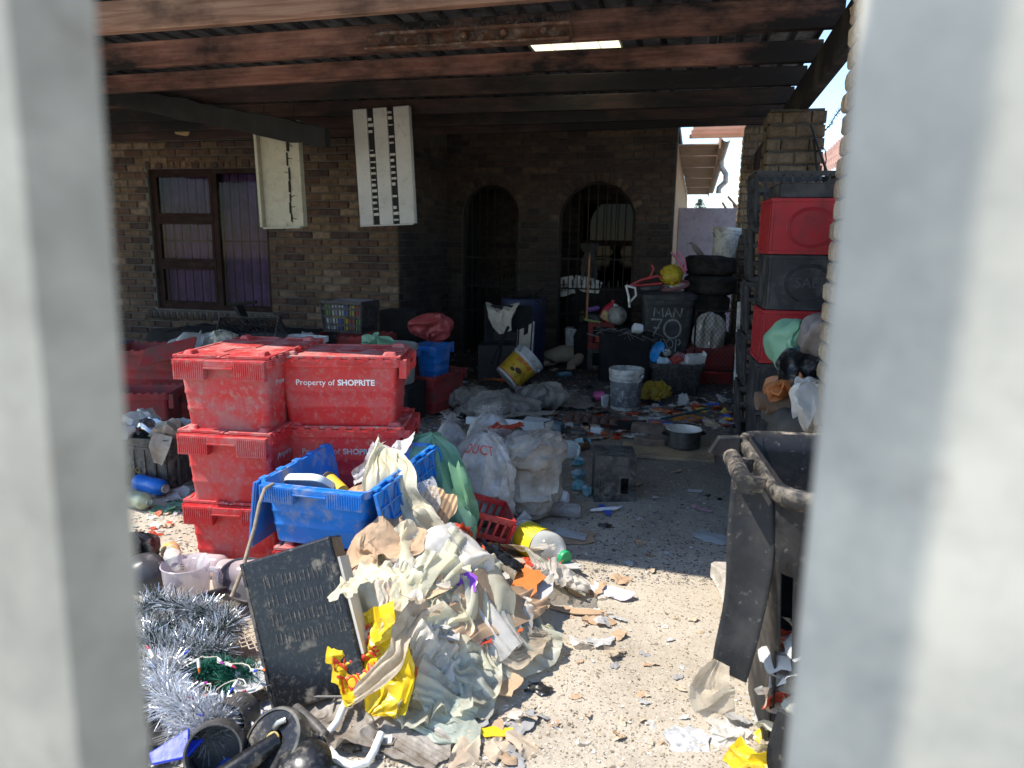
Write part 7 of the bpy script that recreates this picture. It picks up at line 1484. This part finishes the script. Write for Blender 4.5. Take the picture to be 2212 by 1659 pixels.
# ================================================================ paper and card on the sunlit ground
def flatcard(name, lb, px, py, a, b, rz, m, cat, seed, th=.004, rx=0, ry=0, lift=.004):
    p = hit(px, py, heap); z_ = float(heap(np.float64(p.x), np.float64(p.y))); lift = lift if lift < .03 else .05; rs = random.Random(seed); pts = []
    n = 18
    for k in range(n):
        th_ = 2*math.pi*k/n; c, s = math.cos(th_), math.sin(th_); f = (abs(c)**5+abs(s)**5)**(-.2); pts.append((a*c*f*rs.uniform(.72, 1.08), b*s*f*rs.uniform(.72, 1.08)))
    q = MB(); q.loft([[(x, y, .30*a*(x/a)**2*rs.uniform(.3, 1)*.35+z) for x, y in pts] for z in (0, th)], True, True)
    o = ob(name, q, m, M=TR((p.x, p.y, lift+z_), rad(rz), rad(rx), rad(ry))); return tag(o, lb, cat)
ORC = mat('orange_print_card', (.62, .17, .03), .6, .15, 8, dirt=((.5, .45, .4), .12, 14)); PURP = mat('purple_foil', (.22, .05, .42), .3, .2, 9, crinkle=14); LILP = mat('lilac_paper', (.62, .58, .66), .7, .1, 6, dirt=((.3, .28, .32), .2, 12))
for a in (('card', 'brown card flap with white paper beside the yellow-labelled bottle', 1245, 1165, .11, .09, 20, M_CARD, 'card', 1), ('card', 'orange printed carton panel standing right of the heap', 1132, 1292, .055, .11, -15, ORC, 'carton', 2, .004, 20, 15, .04), ('card', 'white carton panel with dotted print right of the orange panel', 1157, 1315, .05, .10, -18, M_PAPER, 'carton', 3, .004, 15, 10, .05), ('paper', 'white paper sheet on the brown card by the bottle', 1235, 1160, .10, .055, -20, M_PAPER, 'paper', 4, .002, 0, 0, .012), ('paper', 'lilac-white crumpled leaflet on the sand right of the heap', 1318, 1285, .11, .04, -18, LILP, 'paper', 5, .002, 12, 0, .012), ('paper', 'white paper corner on the shade edge right of the heap', 1215, 1225, .09, .04, 8, M_PAPER, 'paper', 6), ('card', 'torn brown card strip lying before the heap right side', 1250, 1325, .12, .025, 5, M_CARD, 'card', 7), ('card', 'brown card with white paper at the right foot of the heap', 1085, 1475, .09, .06, -30, M_CARD, 'card', 8, .004, 8), ('paper', 'white oval paper plate piece at the right foot of the heap', 1100, 1460, .05, .025, -25, M_PAPER, 'paper', 9, .002, 10), ('wrapper', 'bright yellow snack wrapper lying on the sand at the bottom', 1072, 1588, .055, .022, 12, mat('yellow_wrapper', (.72, .50, .02), .35, .15, 12, dirt=((.25, .12, .02), .2, 20)), 'wrapper', 10, .003, 8), ('paper', 'crumpled newspaper page near the big bin foot', 1485, 1608, .07, .06, 10, mat('newsprint', (.46, .45, .43), .8, .15, 12, dirt=((.12, .12, .13), .36, 34), dirt2=((.45, .2, .2), .12, 12), bump=.2), 'paper', 11, .003, 12), ('card', 'orange flap of packaging low on the front of the heap', 900, 1485, .06, .04, 20, ORC, 'carton', 12, .003, 30, 0, .05), ('card', 'small orange card scrap in the middle of the film heap', 990, 1420, .035, .04, 30, ORC, 'carton', 13, .003, 40, 20, .14), ('card', 'white card panel under the yellow carrier bag', 850, 1500, .07, .05, 35, M_PAPER, 'card', 14, .003, 20, 0, .03), ('wrapper', 'purple foil wrapper in the film heap', 1003, 1290, .045, .04, 15, PURP, 'wrapper', 15, .008, 40, 0, .19), ('paper', 'yellow and blue printed sticker on the grey film of the heap', 1048, 1362, .035, .04, 20, mat('sticker_print', (.70, .52, .03), .5, .4, 30, dirt=((.06, .18, .5), .35, 22)), 'sticker', 16, .002, 45, 0, .155), ('paper', 'grey-white sheet on the shaded dirt left of the big bin', 1540, 1165, .10, .07, -20, mat('grey_sheet', (.42, .43, .42), .8, .1, 8, dirt=((.28, .26, .24), .3, 8)), 'sheet', 17), ('wrapper', 'pink and white wrapper on the shaded dirt near the toy plane', 1518, 1102, .07, .02, -25, mat('pink_print', (.45, .26, .28), .5, .4, 18), 'wrapper', 18), ('paper', 'small white crumpled tissue on the shaded dirt', 1500, 1063, .05, .025, 5, M_PAPER, 'paper', 19), ('card', 'upright white card by the rubbish right of the yellow bag', 1475, 875, .05, .07, 5, M_PAPER, 'card', 20, .003, 60, 0, .05), ('paper', 'pale torn sheet lying toward the pot', 1415, 905, .14, .03, 20, mat('grey_sheet', (.42, .43, .42)), 'sheet', 21, .003, 10), ('wrapper', 'bright blue plastic scrap left of the steel pot', 1472, 912, .05, .03, 20, mat('sky_blue_plastic', (.01, .22, .55)), 'wrapper', 22, .003, 15), ('wrapper', 'royal blue plastic scrap behind the steel pot', 1440, 915, .06, .025, -10, mat('toy_blue', (.03, .1, .5)), 'wrapper', 23), ('wrapper', 'red plastic scrap beside the egg tray', 1352, 915, .05, .045, 30, mat('pack_red', (.42, .05, .05)), 'wrapper', 24, .004, 35), ('wrapper', 'blue square plastic scrap by the egg tray', 1300, 905, .035, .025, 10, mat('toy_blue', (.03, .1, .5)), 'wrapper', 25), ('wrapper', 'yellow and white torn packet by the egg tray', 1245, 915, .07, .05, -30, mat('pack_mix', (.5, .5, .3)), 'wrapper', 26, .003, 30)):
    flatcard(*a)
o = ob('wire_coil', MB().tube([G(1490, 905, .03)+Vector(((.10+.02*math.sin(k*1.7))*math.cos(k*.7), (.07+.02*math.cos(k*1.3))*math.sin(k*.7), .02*math.sin(k))) for k in range(40)], .003, 5), mat('orange_wire', (.50, .20, .03), .5), smooth=60); tag(o, 'loose coil of orange wire behind the steel pot', 'wire')
o = ob('garden_pole', MB().tube([G(1428, 905, .05), G(1540, 880, .06)], .012, 8), mat('teal_pole', (.02, .09, .11), .5)); tag(o, 'dark teal pole lying over the rubbish behind the steel pot', 'pole')
# ================================================================ scattered scraps and fine crumbs
SCR = [('white paper', M_PAPER), ('pale card', mat('pale_kraft', (.48, .38, .27), .85, .15, 9, dirt=((.3, .22, .15), .3, 9))), ('brown card', M_CARD), ('clear film', MILKF), ('yellow wrapper', mat('yellow_wrapper', (.7, .5, .02))), ('red wrapper', REDF), ('blue wrapper', mat('toy_blue', (.03, .1, .5))), ('orange plastic', mat('orange_plastic', (.55, .14, .04))), ('dark film', BLKF), ('grey rag', mat('grey_rag', (.28, .27, .26), .9, .2, 8, bump=.3)), ('green film', GREENF)]
svar = {}; SNM = ['paper_scrap', 'card_scrap', 'card_scrap', 'film_scrap', 'wrapper_scrap', 'wrapper_scrap', 'wrapper_scrap', 'plastic_chip', 'film_scrap', 'rag_scrap', 'film_scrap']
def scrap(kind, px, py, s, where, hf=hills):
    nm, m = SCR[kind]; k = (kind, R.randrange(3))
    if k not in svar:
        P = patch(0, 0, .05, .035, 0, lambda X, Y: .008*np.cos(X*40)*np.sin(Y*50), .006, 15, 13, .35, 300+kind*5+k[1]); svar[k] = mesh('scrap', MB().grid(crumple(P, 1.05, 1.3, seed=300+kind*5+k[1], nz=.02, f=2, floor=lambda x, y: 0*x+.001)), m, 34)
    p = hit(px, py, hf); z = float(hf(np.float64(p.x), np.float64(p.y))); o = put(SNM[kind], svar[k], None, TR((p.x, p.y, z+.002), R.uniform(0, 6.3), R.uniform(-.3, .3), R.uniform(-.3, .3)) @ Matrix.Diagonal((s, s, s, 1)))
    tag(o, f"{'tiny' if s < .45 else 'small' if s < .9 else 'hand-sized'} crumpled {nm} scrap {where}", 'litter scrap', f"{nm} scraps {where}")
def region(n, x0, x1, y0, y1, kinds, smin, smax, where):
    for _ in range(n): scrap(R.choice(kinds), R.uniform(x0, x1), R.uniform(y0, y1), R.uniform(smin, smax), where)
region(46, 1120, 1520, 1330, 1650, (0, 1, 1, 3, 3, 2, 9, 1), .14, .42, 'on the sunlit sand')
region(34, 1080, 1340, 1215, 1420, (0, 1, 2, 3, 3, 2, 3), .35, 1.15, 'right of the film heap')
region(40, 700, 1180, 1480, 1650, (0, 1, 2, 3, 1, 8, 9), .4, 1.1, 'along the front of the film heap')
region(16, 1545, 1680, 1500, 1655, (0, 3, 4, 3, 1, 1, 3), .5, 1.3, 'at the foot of the big bin')
region(22, 1200, 1560, 1000, 1240, (0, 1, 9, 2, 8), .25, .7, 'on the shaded dirt')
region(80, 1380, 1590, 865, 925, (0, 1, 4, 6, 5, 7, 3, 9), .6, 1.5, 'in the rubbish behind the steel pot')
region(85, 1180, 1400, 865, 950, (0, 1, 2, 8, 9, 7, 5), .5, 1.3, 'in mid yard')
region(50, 890, 1060, 785, 890, (0, 1, 9, 7, 2), .4, 1.1, 'left of the grey sacks')
region(46, 290, 400, 830, 1110, (0, 3, 9, 8, 1, 10, 3), .6, 1.5, 'around the black produce crate')
region(14, 290, 400, 1110, 1210, (0, 1, 3, 5), .4, .9, 'on the sunny strip left of the red stack')
region(60, 950, 1380, 755, 845, (0, 9, 8, 1, 7), .5, 1.3, 'in the dark by the dog')
region(24, 560, 780, 1210, 1320, (3, 0, 1, 2), .5, 1.2, 'around the metal case')
region(20, 320, 620, 1440, 1650, (0, 8, 9, 3, 6), .5, 1.2, 'among the black appliances')
for _ in range(13): scrap(R.choice((4, 5, 7, 0, 3, 3)), R.uniform(830, 1110), R.uniform(1200, 1500), R.uniform(.4, 1.0), 'on the film heap', lambda x, y: heap(x, y)+.035)
def crumbs(n, x0, x1, y0, y1, cols, smin, smax, seed, label):
    rs = np.random.RandomState(seed); q = MB(); V = []; F = []
    px = rs.uniform(x0, x1, n); py = y0+(y1-y0)*rs.rand(n)
    for i in range(n):
        p = G(px[i], py[i]); s = rs.uniform(smin, smax)*(1+.8*(rs.rand() < .08)); a = rs.uniform(0, 6.3); c, s_ = math.cos(a), math.sin(a); z = zg(p.x, p.y)+.001; e = rs.uniform(.3, .9); t1, t2, t3 = rs.uniform(0, .6, 3)*s; o_ = len(V)
        for (u, v, w) in ((-s, -s*e, t1), (s, -s*e*.7, t2), (s*.7, s*e, t3), (-s*.8, s*e*.8, .1*s)): V.append((p.x+u*c-v*s_, p.y+u*s_+v*c, z+w))
        F.append((o_, o_+1, o_+2, o_+3))
    m, t, N, L = nodes('crumb_'+str(seed)); ge = N('NewGeometry'); rp = ramp(N, [(i/len(cols), c) for i, c in enumerate(cols)], 'CONSTANT'); L(ge.outputs['Random Per Island'], rp.inputs[0]); b = N('BsdfPrincipled'); L(rp.outputs[0], b.inputs['Base Color']); b.inputs['Roughness'].default_value = .9; o = N('OutputMaterial'); L(b.outputs[0], o.inputs[0])
    tag(ob('ground_debris', q.add(V, F), m), label, kind='stuff')
crumbs(8000, 640, 1700, 1230, 1659, [(.50, .43, .34), (.20, .155, .11), (.52, .46, .37), (.16, .12, .085), (.40, .32, .22), (.26, .21, .15), (.60, .55, .47), (.36, .29, .2), (.33, .26, .18)], .0012, .0046, 1, 'fine crumbs and chips strewn over the sunlit sand')
crumbs(6000, 1180, 1620, 930, 1260, [(.36, .33, .29), (.12, .10, .085), (.5, .47, .42), (.08, .07, .06), (.25, .21, .17)], .002, .007, 2, 'fine crumbs and chips on the shaded dirt')
crumbs(9000, 880, 1620, 760, 940, [(.36, .33, .29), (.10, .09, .08), (.5, .47, .42), (.06, .055, .05), (.22, .18, .14), (.35, .15, .07), (.10, .15, .28)], .004, .016, 3, 'bits of rubbish covering the back yard floor')
crumbs(3000, 280, 620, 840, 1230, [(.40, .35, .28), (.12, .10, .085), (.55, .5, .44), (.25, .21, .16), (.3, .36, .3)], .003, .011, 4, 'bits of rubbish on the ground at the left')
crumbs(2600, 320, 1100, 1400, 1659, [(.45, .38, .29), (.10, .08, .065), (.62, .58, .52), (.25, .2, .14)], .002, .009, 5, 'muddy bits between the appliances and the film heap')
